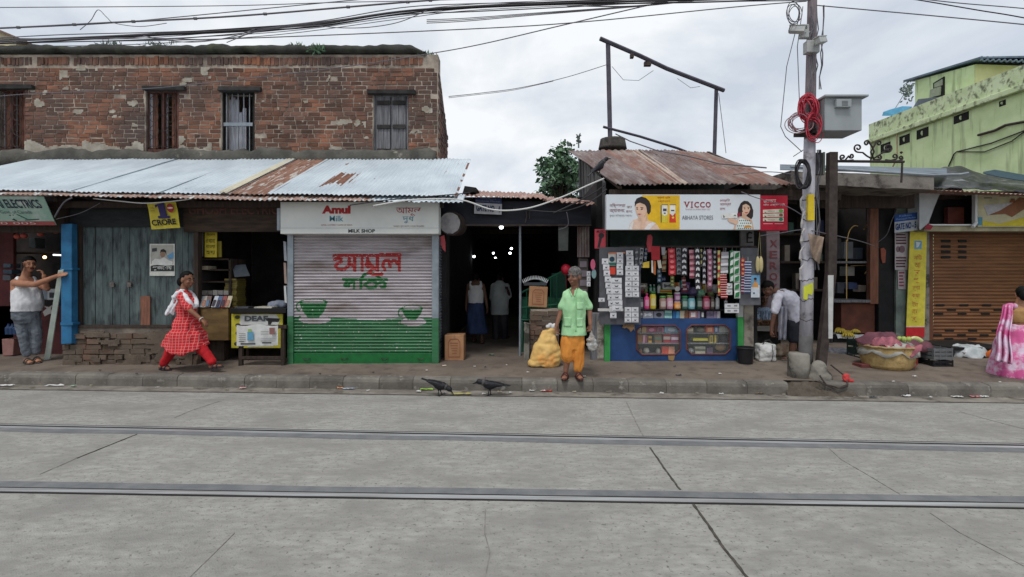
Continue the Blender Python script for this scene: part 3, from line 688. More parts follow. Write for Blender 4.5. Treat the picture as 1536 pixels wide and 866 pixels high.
# ================================================================ news stall under the old dark header
news = thing('news_stall', 'dark open news stall with shelves between the teal stall and the shutter', 'stall', (wx(360, 9), 9.0, .24))
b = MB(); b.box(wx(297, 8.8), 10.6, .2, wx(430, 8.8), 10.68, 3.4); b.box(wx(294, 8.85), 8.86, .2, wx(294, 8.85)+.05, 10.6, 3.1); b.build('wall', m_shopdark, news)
b = MB(); b.pbox(275, 301, 424, 348, 8.66, .06, .004)
b.build('header_board', mat('soot_brown_board', S(72,58,48), S(48,40,36), sc=3, st=(.6,4,4), r=.9, bump=.3), news)
ptext('GHOSH ELECTRIC', 283, 307, 418, 322, 8.655, mat('faded_red_letters', S(96,60,52), S(76,54,48), sc=6, r=.8), news, .015)
b = MB(); b.pbox(290, 346, 294, 545, 8.7, .12, .01); b.build('frame_post', m_wood, news)
b = MB()
for y in (388, 404, 422, 444, 462): b.pbox(294, y, 345, y+2.2, 8.95, .5)
b.pbox(343, 388, 346, 465, 8.95, .5); b.build('shelf', m_wood, news)
b = MB(); b.pbox(297, 463, 342, 511, 8.75, .45, .006); b.build('counter_front', mat('varnished_board', S(122,98,60), S(96,76,48), sc=3, st=(1,1,3), r=.6, bump=.1), news, bevel=.006)
b = MB(); b.pbox(299, 512, 336, 541, 8.85, .4, .006); b.build('base_box', m_wood, news)
for (x0, y0, x1, y1, Y, c, lb, nm, cat) in (
    (307, 347.5, 325, 386, 8.86, (190,172,52), 'yellow notice with dark writing at the top of the news stall', 'notice_board', 'notice'),
    (293, 346, 304, 385, 8.88, (150,144,138), 'peeling grey paper beside the yellow notice', 'paper_sheet', 'paper'),
    (326, 362, 332, 386, 8.92, (142,128,50), 'narrow dull yellow strip half behind the yellow notice', 'paper_strip', 'paper'),
    (295, 399, 312, 405, 8.9, (160,150,130), 'stack of buff papers on the upper shelf of the news stall', 'paper_stack', 'papers'),
    (337, 418, 355, 464, 9.0, (120,108,56), 'tall stack of yellowed papers on the counter of the news stall', 'paper_stack', 'papers')):
    b = MB()
    if nm == 'paper_stack' and x0 > 330:
        for k in range(15): dx = R.uniform(-1, 1); b.pbox(x0+dx, y1-(k+1)*3.05, x1+dx, y1-k*3.05-.35, Y+R.uniform(-.02, .02), .3)
    else: b.pbox(x0, y0, x1, y1, Y, .02 if nm != 'paper_stack' else .25, .003)
    o = solo(b, nm, C8(*c), lb, cat)
    if nm == 'notice_board':
        for k, s in enumerate(('বিজ্ঞাপন', 'এখানে', 'নেওয়া', 'হয়')): ptext(s, x0+2, y0+2+k*9, x1-2, y0+8+k*9, Y-.003, C8(70,62,30), o)
for k in range(6):
    b = MB(); b.pbox(295+k*8, 436+R.uniform(-.5, .5), 302.2+k*8, 442.5, 8.93, .2, .006)
    solo(b, 'magazine', C8(*R.choice(((150,146,140),(136,130,126),(160,154,146)))), 'grey magazine on the middle shelf of the news stall', 'magazine', 'grey magazines on the middle shelf')
for k, (c, lb) in enumerate((((176,180,186), 'pale blue'), ((196,186,176), 'cream'), ((120,100,96), 'brown'), ((190,196,204), 'white'), ((84,100,130), 'navy'), ((150,80,76), 'dull red'), ((196,186,160), 'buff'))):
    b = MB(); a = P(294+k*7.2, 461, 8.72); t = V((.075, 0, 0)); up = V((0, .10, .19)); th = V((0, .012, -.006))
    a = a+V((R.uniform(-.01, .01), .01*k % .02, 0)); lean = V((R.uniform(-.02, .02), 0, 0)); up = up+lean
    b.add([a, a+t, a+t+up, a+up, a+th, a+t+th, a+t+up+th, a+up+th], [(0,1,2,3),(4,7,6,5),(0,4,5,1),(1,5,6,2),(2,6,7,3),(3,7,4,0)])
    o = solo(b, 'magazine', C8(*c), '%s magazine leaning in the front row above the varnished counter' % lb, 'magazine', 'magazines in the front row of the news stall')
    q_ = MB(); a = a+V((.012, -.004, .02)); u2 = up*.55; t2 = V((.045, 0, 0)); q_.add([a, a+t2, a+t2+u2, a+u2], [(0,1,2,3)]); q_.build('cover_picture', C8(*R.choice(((60,50,60),(170,120,100),(90,120,150),(200,60,60)))), o)
# tilted grey panel
b = MB(); b.add([P(348, 398, 9.1), P(368, 397, 9.1), P(375, 414, 8.9), P(352, 416, 8.9), P(348, 398, 9.15), P(368, 397, 9.15), P(375, 414, 8.95), P(352, 416, 8.95)], [(0,1,2,3),(4,7,6,5),(0,4,5,1),(1,5,6,2),(2,6,7,3),(3,7,4,0)])
solo(b, 'tray', C8(92,98,106), 'tilted slate grey tray propped inside the news stall', 'tray')
# counter with the yellow and white panel
ct = thing('counter', 'news stall counter with a yellow and white advertisement panel', 'counter', (wx(386, 8.8), 8.9, .25))
b = MB(); b.pbox(345, 463, 429, 470, 8.72, .55, .004); b.build('counter_top', m_black, ct, bevel=.006)
b = MB(); b.pbox(347, 470.5, 426, 523, 8.82, .4); b.build('counter_box', m_wood, ct)
b = MB(); b.pbox(347, 471, 424, 522, 8.80, .012); b.build('yellow_panel', C8(200,190,60), ct)
b = MB(); b.pprism([(361,472),(414,472),(420,480),(414,498),(410,520),(372,521),(358,498)], 8.796, .003); b.build('white_panel', C8(210,212,208), ct)
ptext('DEAF', 367, 474, 402, 482, 8.792, C8(96,100,104), ct, .05)
b = MB(); b.pprism([(399,477),(420,478),(418,483),(408,483),(406,487),(402,487),(402,482),(399,481)], 8.792, .002); b.build('dark_print', C8(50,46,48), ct)
b = MB()
for (cx_, cy_) in ((356,476),(357,488),(357,500),(355,516)): b.pprism([(cx_+4*cos(t*pi/5), cy_+3*sin(t*pi/5)) for t in range(10)], 8.795, .002)
b.build('round_print', C8(70,70,50), ct)
for (x0, x1, c, lb) in ((352, 372, (70,72,76), 'flat dark folded paper at the left end of the news counter'), (381, 408, (188,184,172), 'open cream papers lying on the middle of the news counter')):
    b = MB(); b.pbox(x0, 460.5, x1, 463, 8.74, .3, .006); solo(b, 'folded_paper', C8(*c), lb, 'paper', bevel=.004)
me = MB(); 
for k in range(5): me.ell(P(408+k*4.5, 457+R.uniform(-2, 1), 9.0), .07, .08, .07)
o = link('cloth_bundle', remeshed(me, .02, 3, .015, 14), mat('pale_blue_cloth', S(150,158,172), S(120,128,144), sc=8, r=.9)); rebase(o); tag(o, 'pale blue cloth bundle on the right end of the news counter', 'cloth')
# newspaper rack
rk = thing('newspaper_rack', 'low dark wooden rack standing before the news counter', 'rack', G(393, 549))
y0, y1 = 8.5, 8.85
gz = pav_z(wx(390, 8.5), 8.5)
def leg(px, Y, top): b = MB(); x = wx(px, Y); b.box(x-.03, Y-.03, gz, x+.03, Y+.03, wz(top, Y), .006); b.build('leg', m_wood, rk, bevel=.006)
for px, Y, t in ((362, 8.5, 489), (425, 8.5, 489), (372, 8.95, 492), (428, 8.95, 492)): leg(px, Y, t)
b = MB(); b.pbox(358, 488, 429, 493, 8.46, .06); b.pbox(362, 535, 425, 539, 8.47, .05); b.box(wx(425, 8.5)-.03, 8.53, gz+.05, wx(425, 8.5)+.03, 8.92, gz+.1); b.box(wx(425, 8.5)-.03, 8.53, wz(494, 8.5), wx(425, 8.5)+.03, 8.92, wz(489, 8.5)); b.build('rail', m_wood, rk)
nw = thing('newspaper', 'open white newspaper hung over the low wooden rack', 'newspaper', P(386, 520, 8.44))
b = MB(); b.grid(lambda u, v: P(355+62*u, 488+(31.5-1.5*u)*v+1.2*sin(u*9)*(v < .05), 8.44-.02*sin(u*pi*2)+.01*v), 14, 6); b.build('sheet', C8(212,214,212), nw, solid=.004)
def npaper(nm, c, rects):
    b = MB()
    for r_ in rects: b.pbox(*r_, 8.408, .003)
    b.build(nm, C8(*c), nw)
npaper('blue_picture', (96,150,180), [(371,498,380,511)]); npaper('green_picture', (150,180,90), [(372,494,377,498)]); npaper('red_picture', (140,100,96), [(404,492,412,502)])
npaper('print_lines', (150,152,152), [(391,497+k*2.4,403,498+k*2.4) for k in range(3)]+[(391,508+k*2.2,413,508.8+k*2.2) for k in range(3)]+[(358,500+k*3,368,501+k*3) for k in range(4)])
npaper('headline', (60,62,66), [(361,515,383,517.2), (393,513.5,407,515.5), (358,512,366,513)])
# magazines clipped along the shutter post
for k, (y0_, y1_, c) in enumerate(((362, 392, (150,154,160)), (394, 426, (150,130,120)), (429, 455, (190,192,190)))):
    b = MB(); b.pprism([(425+k*.4, y0_), (428.6, y0_+1), (430.4, y1_), (426.4+k*.3, y1_-1)], 8.6, .12)
    solo(b, 'magazine', C8(*c), '%s magazine clipped to the left post of the milk shop' % ('topmost', 'middle', 'lowest')[k], 'magazine', 'magazines clipped to the shutter post')
# ================================================================ milk shop booth
YM = 8.63
milk = thing('milk_shop', 'closed milk shop booth with a painted white and green roller shutter', 'shop', (wx(545, YM), YM+.3, .24))
zb, zt = pav_z(wx(545, YM), YM)-.01, wz(350, YM)
m_sw = mat('shutter_white', S(180,173,177), S(156,149,153), sc=3, r=.5, st=(.6,1,5), bump=.05, c3=S(118,106,102), t3=.6, sc3=2.5, w3=.12, st3=(.5,1,2.5))
m_sg = mat('shutter_green', S(60,116,78), S(46,96,62), sc=3, r=.5, st=(.6,1,5), bump=.05, c3=S(120,150,116), t3=.7, sc3=6, w3=.02, st3=(.5,1,6))
m_sr = mat('shutter_red', S(168,48,48), S(148,42,42), sc=8, r=.5, bump=.05)
m_sgd = mat('shutter_dark_green', S(28,104,52), S(24,90,46), sc=8, r=.5, bump=.05)
def seg_d(p, a, c):
    ax, ay = a; dx, dy = c[0]-ax, c[1]-ay; l = dx*dx+dy*dy
    t = 0 if l == 0 else max(0, min(1, ((p[0]-ax)*dx+(p[1]-ay)*dy)/l)); return sqrt((p[0]-ax-t*dx)**2+(p[1]-ay-t*dy)**2)
RED = [[(501,383.5),(600,382.5)], [(502,389),(511,388),(512,393),(506,395.5),(503,399),(507,404),(516,404.5),(523,399),(524,388)], [(524,396),(531,400)], [(532,384),(532,406)], [(543,384),(543,406)],
       [(551,385),(552,393),(549,397),(552,401),(556,398),(554,394)], [(556,398),(564,404)], [(566,384),(566,406)], [(558,405),(553,409),(560,412),(573,411)],
       [(577,405),(574,398),(577,391),(583,391),(585,400)], [(585,396),(589,391),(594,392),(596,396)], [(599,384),(599,406)]]
GRN = [[(515,419.5),(580,419.5)], [(517,427),(520,423),(524,424),(523,429),(517,429)], [(524,425),(529,423)], [(531,420),(531,432)], [(541,420),(541,432)], [(541,419),(546,412),(555,409.5),(563,411),(570,418)],
       [(560,421),(553,423),(547,427),(554,432.5),(563,431),(566,425),(560,423)], [(566,426),(573,423),(578,425),(577,431),(571,430)]]
def near(pts, p, w): return any(seg_d(p, l[i], l[i+1]) < w for l in pts for i in range(len(l)-1))
def inpoly(p, q):
    c = False; j = len(q)-1
    for i in range(len(q)):
        if (q[i][1] > p[1]) != (q[j][1] > p[1]) and p[0] < (q[j][0]-q[i][0])*(p[1]-q[i][1])/(q[j][1]-q[i][1])+q[i][0]: c = not c
        j = i
    return c
def wave(x):
    k = [(430,475),(450,474.5),(490,475.5),(530,479),(560,480.5),(598,478),(640,476.5),(660,480)]
    for (a, ya), (c, yc) in zip(k, k[1:]):
        if x <= c: return ya+(yc-ya)*(x-a)/(c-a)
    return 480
def ell2(p, cx, cy, rx, ry): return ((p[0]-cx)/rx)**2+((p[1]-cy)/ry)**2
def paint(px, py):
    k = paint0(px, py)
    return 0 if k and noise.noise(V((px*.28, py*.9, 3)))+.5*noise.noise(V((px*.9, py*1.5, 8))) > (.6, .5, .62)[k-1] else k
def paint0(px, py):
    p = (px, py)
    if 499 < px < 602 and 378 < py < 414 and near(RED, p, 2.5): return 2
    if 513 < px < 582 and 406 < py < 435 and near(GRN, p, 2.2): return 3
    for cx, rt, rw, bt, sw, sc_ in ((470, 453, 20.5, 477, 24, 479.5), (618, 462.5, 15.5, 480, 19, 483)):
        e = ell2(p, cx, rt, rw, 4.2)
        if .72 < e < 1.1: return 3
        if e <= .72 and py < rt+2: return 0
        t = (py-rt)/(bt-rt)
        if 0 <= t <= 1 and abs(px-cx) < rw*(1-.62*t**1.8): return 3
        hx = cx-rw-1; hd = sqrt(((px-hx)/4.5)**2+((py-rt-7)/6)**2)
        if .72 < hd < 1.15 and px < hx+2: return 3 if py < wave(px)-2 else 0
        if ell2(p, cx+2, sc_, sw, 6.5) < 1: return 0
    return 1 if py > wave(px) else 0
x0, x1 = wx(441, YM), wx(648, YM); sl = .0535; nsl = int((zt-zb-.19)/sl); NU = 230
zs = []; pr = [(0, .019), (.1, .019), (.2, .004), (.5, -.006), (.8, .003), (.9, .019)]
z = zb+.19
b = MB()
rows = [(zb+.19+k*sl+f*sl, y) for k in range(nsl) for f, y in pr]+[(zb+.19+nsl*sl, .012), (zt+.05, .012)]
nv = len(rows)-1
def sfn(u, v):
    zz, yy = rows[min(nv, int(round(v*nv)))]; return V((x0+(x1-x0)*u, YM+yy+.006*noise.noise(V((u*3, zz*2, 0))), zz))
def smf(u, v):
    k = int(v*nv); zz = (rows[k][0]+rows[k+1][0])/2; return paint(441+207*u, CY+(H-zz)*F/YM)
b.grid(sfn, NU, nv, smf); b.build('roller_shutter', [m_sw, m_sg, m_sr, m_sgd], milk, fix=False)
b = MB(); b.box(x0, YM-.005, zb, x1, YM+.03, zb+.186); br = b.build('shutter_bottom_rail', m_sgd, milk, bevel=.006)
for px in (460, 516, 577, 631):
    b = MB(); b.tube([P(px-5, 537, YM-.02), P(px-2, 540, YM-.035), P(px+2, 540, YM-.035), P(px+5, 537, YM-.02)], .007, 6); b.build('shutter_handle', m_iron, br)
for a, c in ((432, 441), (648, 658.5)):
    b = MB(); zc = wz(wave(a), YM); b.box(wx(a, YM), YM-.03, zb-.02, wx(c, YM)-.002, YM+.06, zc); b.k = 1; b.box(wx(a, YM), YM-.03, zc+.001, wx(c, YM)-.002, YM+.06, zt+.04)
    b.build('post', [m_sg, m_steel], milk, bevel=.005)
X = wx(658, YM)
b = MB(); nr = int((zt-zb)/sl)
rows2 = [(zb+k*sl+f*sl, y) for k in range(nr) for f, y in pr]
b.grid(lambda u, v: V((X-.02+rows2[int(round(v*(len(rows2)-1)))][1]*-1, YM+.065+.75*u, rows2[int(round(v*(len(rows2)-1)))][0])), 2, len(rows2)-1)
b.build('side_shutter', m_steel, milk, fix=False)
b = MB(); b.box(wx(432, YM), YM+.85, zb, X-.03, YM+.9, zt+.4); b.box(wx(432, YM), YM+.07, zt+.05, X-.03, YM+.84, zt+.1); b.box(wx(432, YM), YM+.065, zb, wx(432, YM)+.03, YM+.84, zt); b.build('shell', m_dark, milk)
ms = thing('shop_sign', 'long white sign box lettered MILK SHOP above the painted shutter', 'sign', (wx(540, 8.38), 8.45, wz(351, 8.38)))
YG = 8.36
b = MB(); b.pbox(420.5, 303, 658, 351, YG, .24); b.build('sign_box', mat('sign_white', S(206,208,204), S(196,198,195), sc=2, r=.45, bump=.0), ms, bevel=.006)
b = MB(); b.pbox(415, 312, 420.3, 346, YG+.06, .2); b.build('end_plate', m_steel, ms, bevel=.01)
b = MB(); b.pbox(421, 342, 657.5, 342.6, YG-.002, .003); b.build('fold_line', C8(170,172,170), ms)
cr, cteal = C8(160,34,36), C8(60,128,150)
ptext('Amul', 483, 308.5, 526, 321, YG, cr, ms, .06); ptext('Milk', 494.5, 324, 515, 332.3, YG, cteal, ms, .01)
ptext('আমূল', 594, 311, 631.5, 324, YG, cr, ms, .045); ptext('দুধ', 604, 325, 621, 335, YG, cteal, ms, .02)
ptext('AMUL : UTTERLY TASTE OF INDIA', 482, 336.8, 528.5, 338.8, YG, C8(150,60,60), ms); ptext('আমূল দুধ ভালোবাসে ইন্ডিয়া', 590, 338, 636.5, 341.2, YG, C8(110,60,60), ms)
ptext('MILK SHOP', 522.5, 344, 562.5, 349.3, YG, C8(36,38,42), ms, .03)
# round lightbox at the corner
rs = thing('round_sign', 'blank round white lightbox sign at the right corner of the milk shop', 'sign', P(677, 352, 8.8))
c = P(676, 335, 8.75)
b = MB(); b.ring([[c+V((dx+r*cos(2*pi*i/24), yy, r*1.05*sin(2*pi*i/24))) for i in range(24)] for r, yy, dx in ((.18, .01, 0), (.2, .0, 0), (.2, .12, .03), (.19, .3, .07))]); b.build('drum', m_iron, rs)
b = MB(); b.ring([[c+V((-.012+.176*cos(2*pi*i/24)*(1+.04*sin(i*2.7)), yy, .182*sin(2*pi*i/24)*(1+.03*sin(i*3.1)))) for i in range(24)] for yy in (-.012, .005)]); b.build('face', mat('grimy_white', S(160,157,160), S(120,116,120), sc=6, r=.6, lo=.45, hi=.7), rs)
b = MB(); b.pprism([(660.5,355),(666,353),(668,364),(668,378),(664,374),(661,366)], 8.7, .03); solo(b, 'torn_flag', C8(170,70,76), 'torn red and white flag on the right post of the milk shop', 'flag')
# ================================================================ market gate and dark hall behind it
m_hall = mat('hall_gloom', S(44,42,44), S(32,30,32), sc=3, r=.95)  # dimness of the hall is put into this near-black colour
m_gr = mat('rusted_gate_tin', S(166,134,122), S(140,108,98), sc=6, r=.85, bump=.2, st=(2,.6,1), c3=S(188,180,174), t3=.62, sc3=4, w3=.06)
hall = thing('market_hall', 'long dark covered market hall entered between the milk shop and the kiosk', 'market hall', (0, 12, .27))
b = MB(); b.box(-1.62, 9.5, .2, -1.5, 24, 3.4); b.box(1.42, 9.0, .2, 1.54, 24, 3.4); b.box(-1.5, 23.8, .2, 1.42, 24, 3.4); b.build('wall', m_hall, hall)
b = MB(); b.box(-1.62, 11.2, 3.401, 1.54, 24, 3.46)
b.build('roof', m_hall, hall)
b = MB()
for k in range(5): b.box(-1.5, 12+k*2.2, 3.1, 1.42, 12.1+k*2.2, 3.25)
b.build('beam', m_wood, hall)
gate = thing('market_gate', 'market gateway with a rusty tin porch roof and dark header boards', 'gate', (0, 9, .24))
b = MB(); corrugated(b, (wx(694, 8.7), 8.7, wz(294, 8.7)), (wx(822, 8.7), 8.7, wz(298, 8.7)), (wx(694, 8.7)-.1, 11.3, 3.62), (wx(822, 8.7), 11.3, 3.56), .085, .014, 10, dent=.03, seed=91)
b.build('porch_sheet', m_gr, gate, smooth=True, solid=.002, fix=False)
b = MB(); corrugated(b, (wx(815, 8.6), 8.6, wz(301, 8.6)), (wx(896, 8.6), 8.6, wz(307, 8.6)), (wx(815, 8.6), 11.3, 3.50), (wx(896, 8.6), 11.3, 3.42), .085, .014, 10, dent=.05, seed=97)
b.build('porch_sheet', m_gr, gate, smooth=True, solid=.002, fix=False)
b = MB(); b.box(wx(664, 9), 8.95, wz(337, 9), wx(886, 9), 9.02, 3.03); b.build('header_board', mat('blue_black_board', S(40,42,52), S(30,31,38), sc=3, st=(.7,3,3), r=.8, bump=.2), gate)
b = MB(); b.box(wx(664, 9), 8.93, wz(339.5, 9), wx(886, 9), 9.0, wz(337.3, 9)); b.build('header_beam', m_iron, gate)
b = MB(); b.tube([P(780, 338, 9.2), P(780.5, 440, 9.2), V((P(780, 440, 9.2).x, 9.2, .25))], .022, 8); b.build('pipe_post', m_steel, gate)
b = MB(); b.pbox(838, 340, 852, 376, 9.1, .08, .01); b.build('meter_box', mat('grey_green_box', S(96,100,96), S(76,80,78), sc=5), gate)
b = MB(); b.tube([P(789, 313, 8.9), P(790, 325, 8.91), P(788, 334, 8.9)], .012, 6); b.tube([P(795, 315, 8.9), P(794, 328, 8.9)], .008, 6); b.build('hook_chain', m_iron, gate)
b = MB(); b.box(wx(664, 9.3), 9.1, .2, wx(672, 9.3), 9.5, 3.2); b.build('gate_post', m_hall, gate)
b = MB(); b.pprism([(697,279),(714,281.5),(718,286),(700,290),(693,292)], 8.9, .3); solo(b, 'tarpaulin', m_black, 'scrap of black tarpaulin between the pale tin roof and the gate porch', 'tarpaulin')
gs = thing('gate_sign', 'small blue and grey sign lettered GATE NO - 4 under the porch', 'sign', P(732, 322, 8.85))
b = MB(); b.add([P(711.5, 304, 8.86), P(753, 306.3, 8.86), P(752.3, 322.2, 8.86), P(711.2, 320.5, 8.86)]+[P(x, y, 8.86)+V((0, .015, 0)) for x, y in ((711.5, 304), (753, 306.3), (752.3, 322.2), (711.2, 320.5))], [(0,1,2,3),(4,7,6,5),(0,4,5,1),(1,5,6,2),(2,6,7,3),(3,7,4,0)])
b.build('white_plate', C8(158,158,162), gs)
b = MB(); b.add([P(713, 295.5, 8.88), P(752.5, 297.5, 8.88), P(752.5, 305.8, 8.87), P(713, 303.6, 8.87)]+[P(x, y, 8.895) for x, y in ((713, 295.5), (752.5, 297.5), (752.5, 305.8), (713, 303.6))], [(0,1,2,3),(4,7,6,5),(0,4,5,1),(1,5,6,2),(2,6,7,3),(3,7,4,0)])
b.build('blue_plate', C8(44,58,96), gs)
text('GATE NO - 4', (P(714.5, 307, 8.852), P(750.5, 309.2, 8.852), P(714.3, 316.5, 8.852)), C8(30,40,74), gs, .03)
text('Kolkata Municipal', (P(721, 296.8, 8.87), P(744, 297.9, 8.87), P(721, 299.3, 8.87)), C8(120,126,144), gs); text('Rajabazar Market', (P(714.5, 299.8, 8.87), P(750.5, 301.6, 8.87), P(714.5, 303, 8.87)), C8(120,126,144), gs)
for px, py, Y, r_, lb in ((752, 341, 14, .08, 'largest white lamp, high in the dark market hall'), (711, 385, 17, .06, 'white lamp above the man in a vest and blue lungi'),
                          (740, 380, 15, .045, 'upper of two lamps above the man in a pale shirt'), (743, 387, 15, .035, 'lower of two lamps above the man in a pale shirt'),
                          (767, 373, 16, .055, 'upper of two lamps beside the thin pipe post'), (765, 380, 16, .055, 'lower of two lamps beside the thin pipe post'), (674, 413, 14, .04, 'small lamp low by the left jamb of the gateway')):
    b = MB(); r_ *= .6; b.ell(P(px, py, Y), r_*1.2, r_, r_); b.k = 1; b.cyl(P(px, py, Y)+V((0, 0, r_*.7)), P(px, py, Y)+V((0, 0, r_*1.8)), r_*.4); solo(b, 'light_bulb', [m_bulbw, m_black], lb, 'light bulb', 'lamps in the market hall', smooth=True)
# carton by the milk shop
def carton(px0, py0, px1, py1, Y, d, label, parts=True, rot=0, group=None):
    c = P((px0+px1)/2, (py0+py1)/2, Y); sx = (px1-px0)/F*Y; sz = (py1-py0)/F*Y; m = Matrix.Rotation(radians(rot), 3, 'Y')
    b = MB(); b.obox(c+V((0, d/2, 0)), (sx, d, sz), m); o = solo(b, 'cardboard_box', m_brown, label, 'carton', group, bevel=.006)
    if parts:
        b = MB(); fr = lambda x, z: c+m @ V((x*sx, -.003, z*sz))
        pr = [[fr(-.32, -.38), fr(.32, -.38), fr(.32, .22), fr(.2, .36), fr(-.2, .36), fr(-.32, .22)]]; ins = [[c+(q-c)*.9 for q in pr[0]]]
        n = 6; b.add(pr[0]+ins[0], [(i, (i+1) % n, (i+1) % n+n, i+n) for i in range(n)])
        for k in range(5): b.add([fr(-.22+.03*k, .2-.1*k-.03), fr(.22-.02*k, .2-.1*k-.03), fr(.22-.02*k, .2-.1*k+.0), fr(-.22+.03*k, .2-.1*k+.0)], [(0,1,2,3)])
        b.build('brown_print', C8(132,80,58), o)
        b = MB(); b.add([fr(-.02, .5), fr(.05, .5), fr(.05, .38), fr(-.02, .38)], [(0,1,2,3)]); b.build('tape', C8(150,116,84), o)
    return o
g = G(680, 541); carton(667, 503, 695.5, 541, g.y, .34, 'printed brown carton standing beside the milk shop side shutter')
# green handcart rails with a tilted carton
cart = thing('green_handcart', 'dark green metal handcart behind the tilted carton at the gateway', 'handcart', (wx(805, 9.6), 9.7, .27))
mg = mat('green_enamel', S(38,104,78), S(28,80,60), sc=5, r=.6)
b = MB()
for k in range(7): b.cyl(P(781+k*9, 440-k*4.6, 9.6), P(781+k*9, 478, 9.6), .014, n=6)
b.tube([P(779, 441, 9.6), P(848, 405, 9.6)], .022, 6); b.tube([P(779, 462, 9.6), P(848, 456, 9.6)], .02, 6); b.tube([P(779, 480, 9.6), P(848, 480, 9.6)], .02, 6); b.build('rail', mg, cart)
b = MB(); b.pbox(782, 446, 850, 478, 9.66, .5, .01); b.build('tray', mg, cart)
for px in (783, 843): b = MB(); b.cyl(P(px, 480, 9.62), V((wx(px, 9.62), 9.62, .27)), .025, n=8); b.build('leg', mg, cart)
b = MB(); b.pbox(828, 410, 850, 452, 9.9, .3, .01); solo(b, 'crate', C8(34,84,66), 'dark green crate standing in the handcart behind the man in a green shirt', 'crate', bevel=.01)
carton(793.5, 430, 821, 461, 8.98, .3, 'brown carton tilted on top of the crumbling brick pier', rot=3)
b = MB()
for k in range(17):
    t = -1+2*k/16; c = P(803+17*t, 424-6*(1-t*t), 9.0)
    for j in range(2): b.cyl(c+V((0, .06+.05*j, -.01)), c+V((.03*t, .04+.05*j, .05)), .012, .004, 6)
b.k = 1; b.pbox(786, 424, 820, 428.5, 9.0, .25)
solo(b, 'egg_tray', [C8(200,202,204), C8(60,62,66)], 'dark tray with a fan of white tips on the tilted carton', 'tray')
pier = thing('brick_pier', 'crumbling knee-high brick pier under the tilted carton', 'pier', (wx(815, 9), 9.0, .26))
b = MB(); b.box(wx(796, 9), 8.98, .2, wx(838, 9), 9.28, wz(464, 9)); b.build('core', m_mortar, pier)
b = MB(); brick_rows(b, wx(795, 9), wx(839, 9), .25, wz(461, 9), 8.97, .24, .085, .016, (), d=.3, out=.04); b.build('brickwork', m_plinth, pier)
b = MB(); a = G(791, 541); b.box(a.x-.05, 8.84, a.z, a.x+.04, 8.92, wz(484, 8.9), .015); solo(b, 'stone_slab', m_cem, 'narrow grey stone slab standing against the brick pier', 'slab', bevel=.01)
# yellow sack
b = MB(); g = G(818, 553); cy = g.y+.22
b.ring([[V((g.x+.09*z+r_*cos(2*pi*i/20), cy+r_*.8*sin(2*pi*i/20), g.z+z)) for i in range(20)] for z, r_ in ((0, .20), (.02, .245), (.1, .27), (.2, .262), (.3, .235), (.4, .19), (.48, .14), (.54, .10), (.6, .085))])
b.ell(V((g.x-.19, cy-.05, g.z+.06)), .1, .12, .07); b.ell(V((g.x+.12, cy, g.z+.6)), .055, .05, .09)
me = remeshed(b, .016, 3, .034, 6, (1, .8, 1.3), 4); sack = link('sack', me, mat('yellow_sack', S(222,186,118), S(206,166,98), sc=5, r=.8, bump=.2, bs=90, c3=S(226,146,70), t3=.62, sc3=3, w3=.1)); rebase(sack)
tag(sack, 'bulging yellow woven sack at the feet of the man in a green shirt', 'sack')
b = MB()
for k in range(4): b.ell(V((g.x+.12+.04*(k-1.5), cy-.02, g.z+.66+.02*(k % 2))), .05, .04, .035)
o = link('knot', remeshed(b, .012, 2, .012, 25), C8(206,204,204), sack)
b = MB(); g2 = G(851, 546); b.ell(g2+V((0, .1, .1)), .07, .06, .11); o = link('plastic_bag', remeshed(b, .014, 2, .012, 22), C8(196,190,180)); rebase(o); tag(o, 'small white bag standing behind the man in a green shirt', 'bag')
b = MB(); b.ell(P(849, 404, 9.3), .095, .095, .1); b.cyl(P(849, 413, 9.3), P(849, 411, 9.3), .02, .01, 8); b.tube([P(849, 413, 9.3), P(850, 440, 9.32)], .003, 4); solo(b, 'balloon', C8(186,36,58,.25), 'red balloon behind the head of the man in a green shirt', 'balloon', smooth=True)
# ================================================================ kiosk
YQ = 8.75
kx0, kx1 = wx(907, YQ), wx(1135, YQ)
zk = pav_z(wx(1000, YQ), YQ)
m_ktin = mat('red_brown_tin', S(132,98,86), S(112,86,80), sc=3, r=.8, bump=.1, st=(2,.4,1), c3=S(142,132,126), t3=.56, sc3=2.0, w3=.08, st3=(2.5,.5,1))
m_ktin2 = mat('mauve_grey_tin', S(116,104,104), S(104,84,78), sc=3, r=.8, bump=.1, st=(2,.4,1), c3=S(140,132,128), t3=.58, sc3=2.4, w3=.08, st3=(2.5,.5,1))
m_ktin3 = mat('pale_rust_strip', S(176,162,150), S(150,130,118), sc=5, r=.8, bump=.1)
kroof = thing('kiosk_roof', 'rusty red brown corrugated roof over the variety kiosk', 'roof', (2.7, 9.8, 3.1))
zE, zR = wz(277, 8.25), wz(226, 11.7)
fe = [(925, 985), (985, 1020), (1015, 1032), (1030, 1100), (1100, 1187)]; be = [(852, 903), (903, 948), (945, 962), (957, 1010), (1010, 1062)]
for i, ((a, c), (e, f)) in enumerate(zip(fe, be)):
    b = MB(); up = .012*(i % 2)+(.012 if i == 2 else 0)
    corrugated(b, (wx(a, 8.25), 8.25+R.uniform(-.05, .05), zE+up), (wx(c, 8.25)+.03, 8.25, zE+up), (wx(e, 11.7), 11.7, zR+up), (wx(f, 11.7)+.03, 11.7, zR+up-.05*(i == 4)), .08, .013, 20, dent=.02, seed=200+i)
    b.build('roof_sheet', (m_ktin2, m_ktin, m_ktin3, m_ktin2, m_ktin)[i], kroof, smooth=True, solid=.002, fix=False)
b = MB(); b.box(wx(915, 8.4), 8.42, zE-.17, wx(1190, 8.4), 8.5, zE-.05); b.build('eave_beam', m_wood, kroof)
b = MB(); xr = wx(1187, 8.25); xr2 = wx(1062, 11.7)
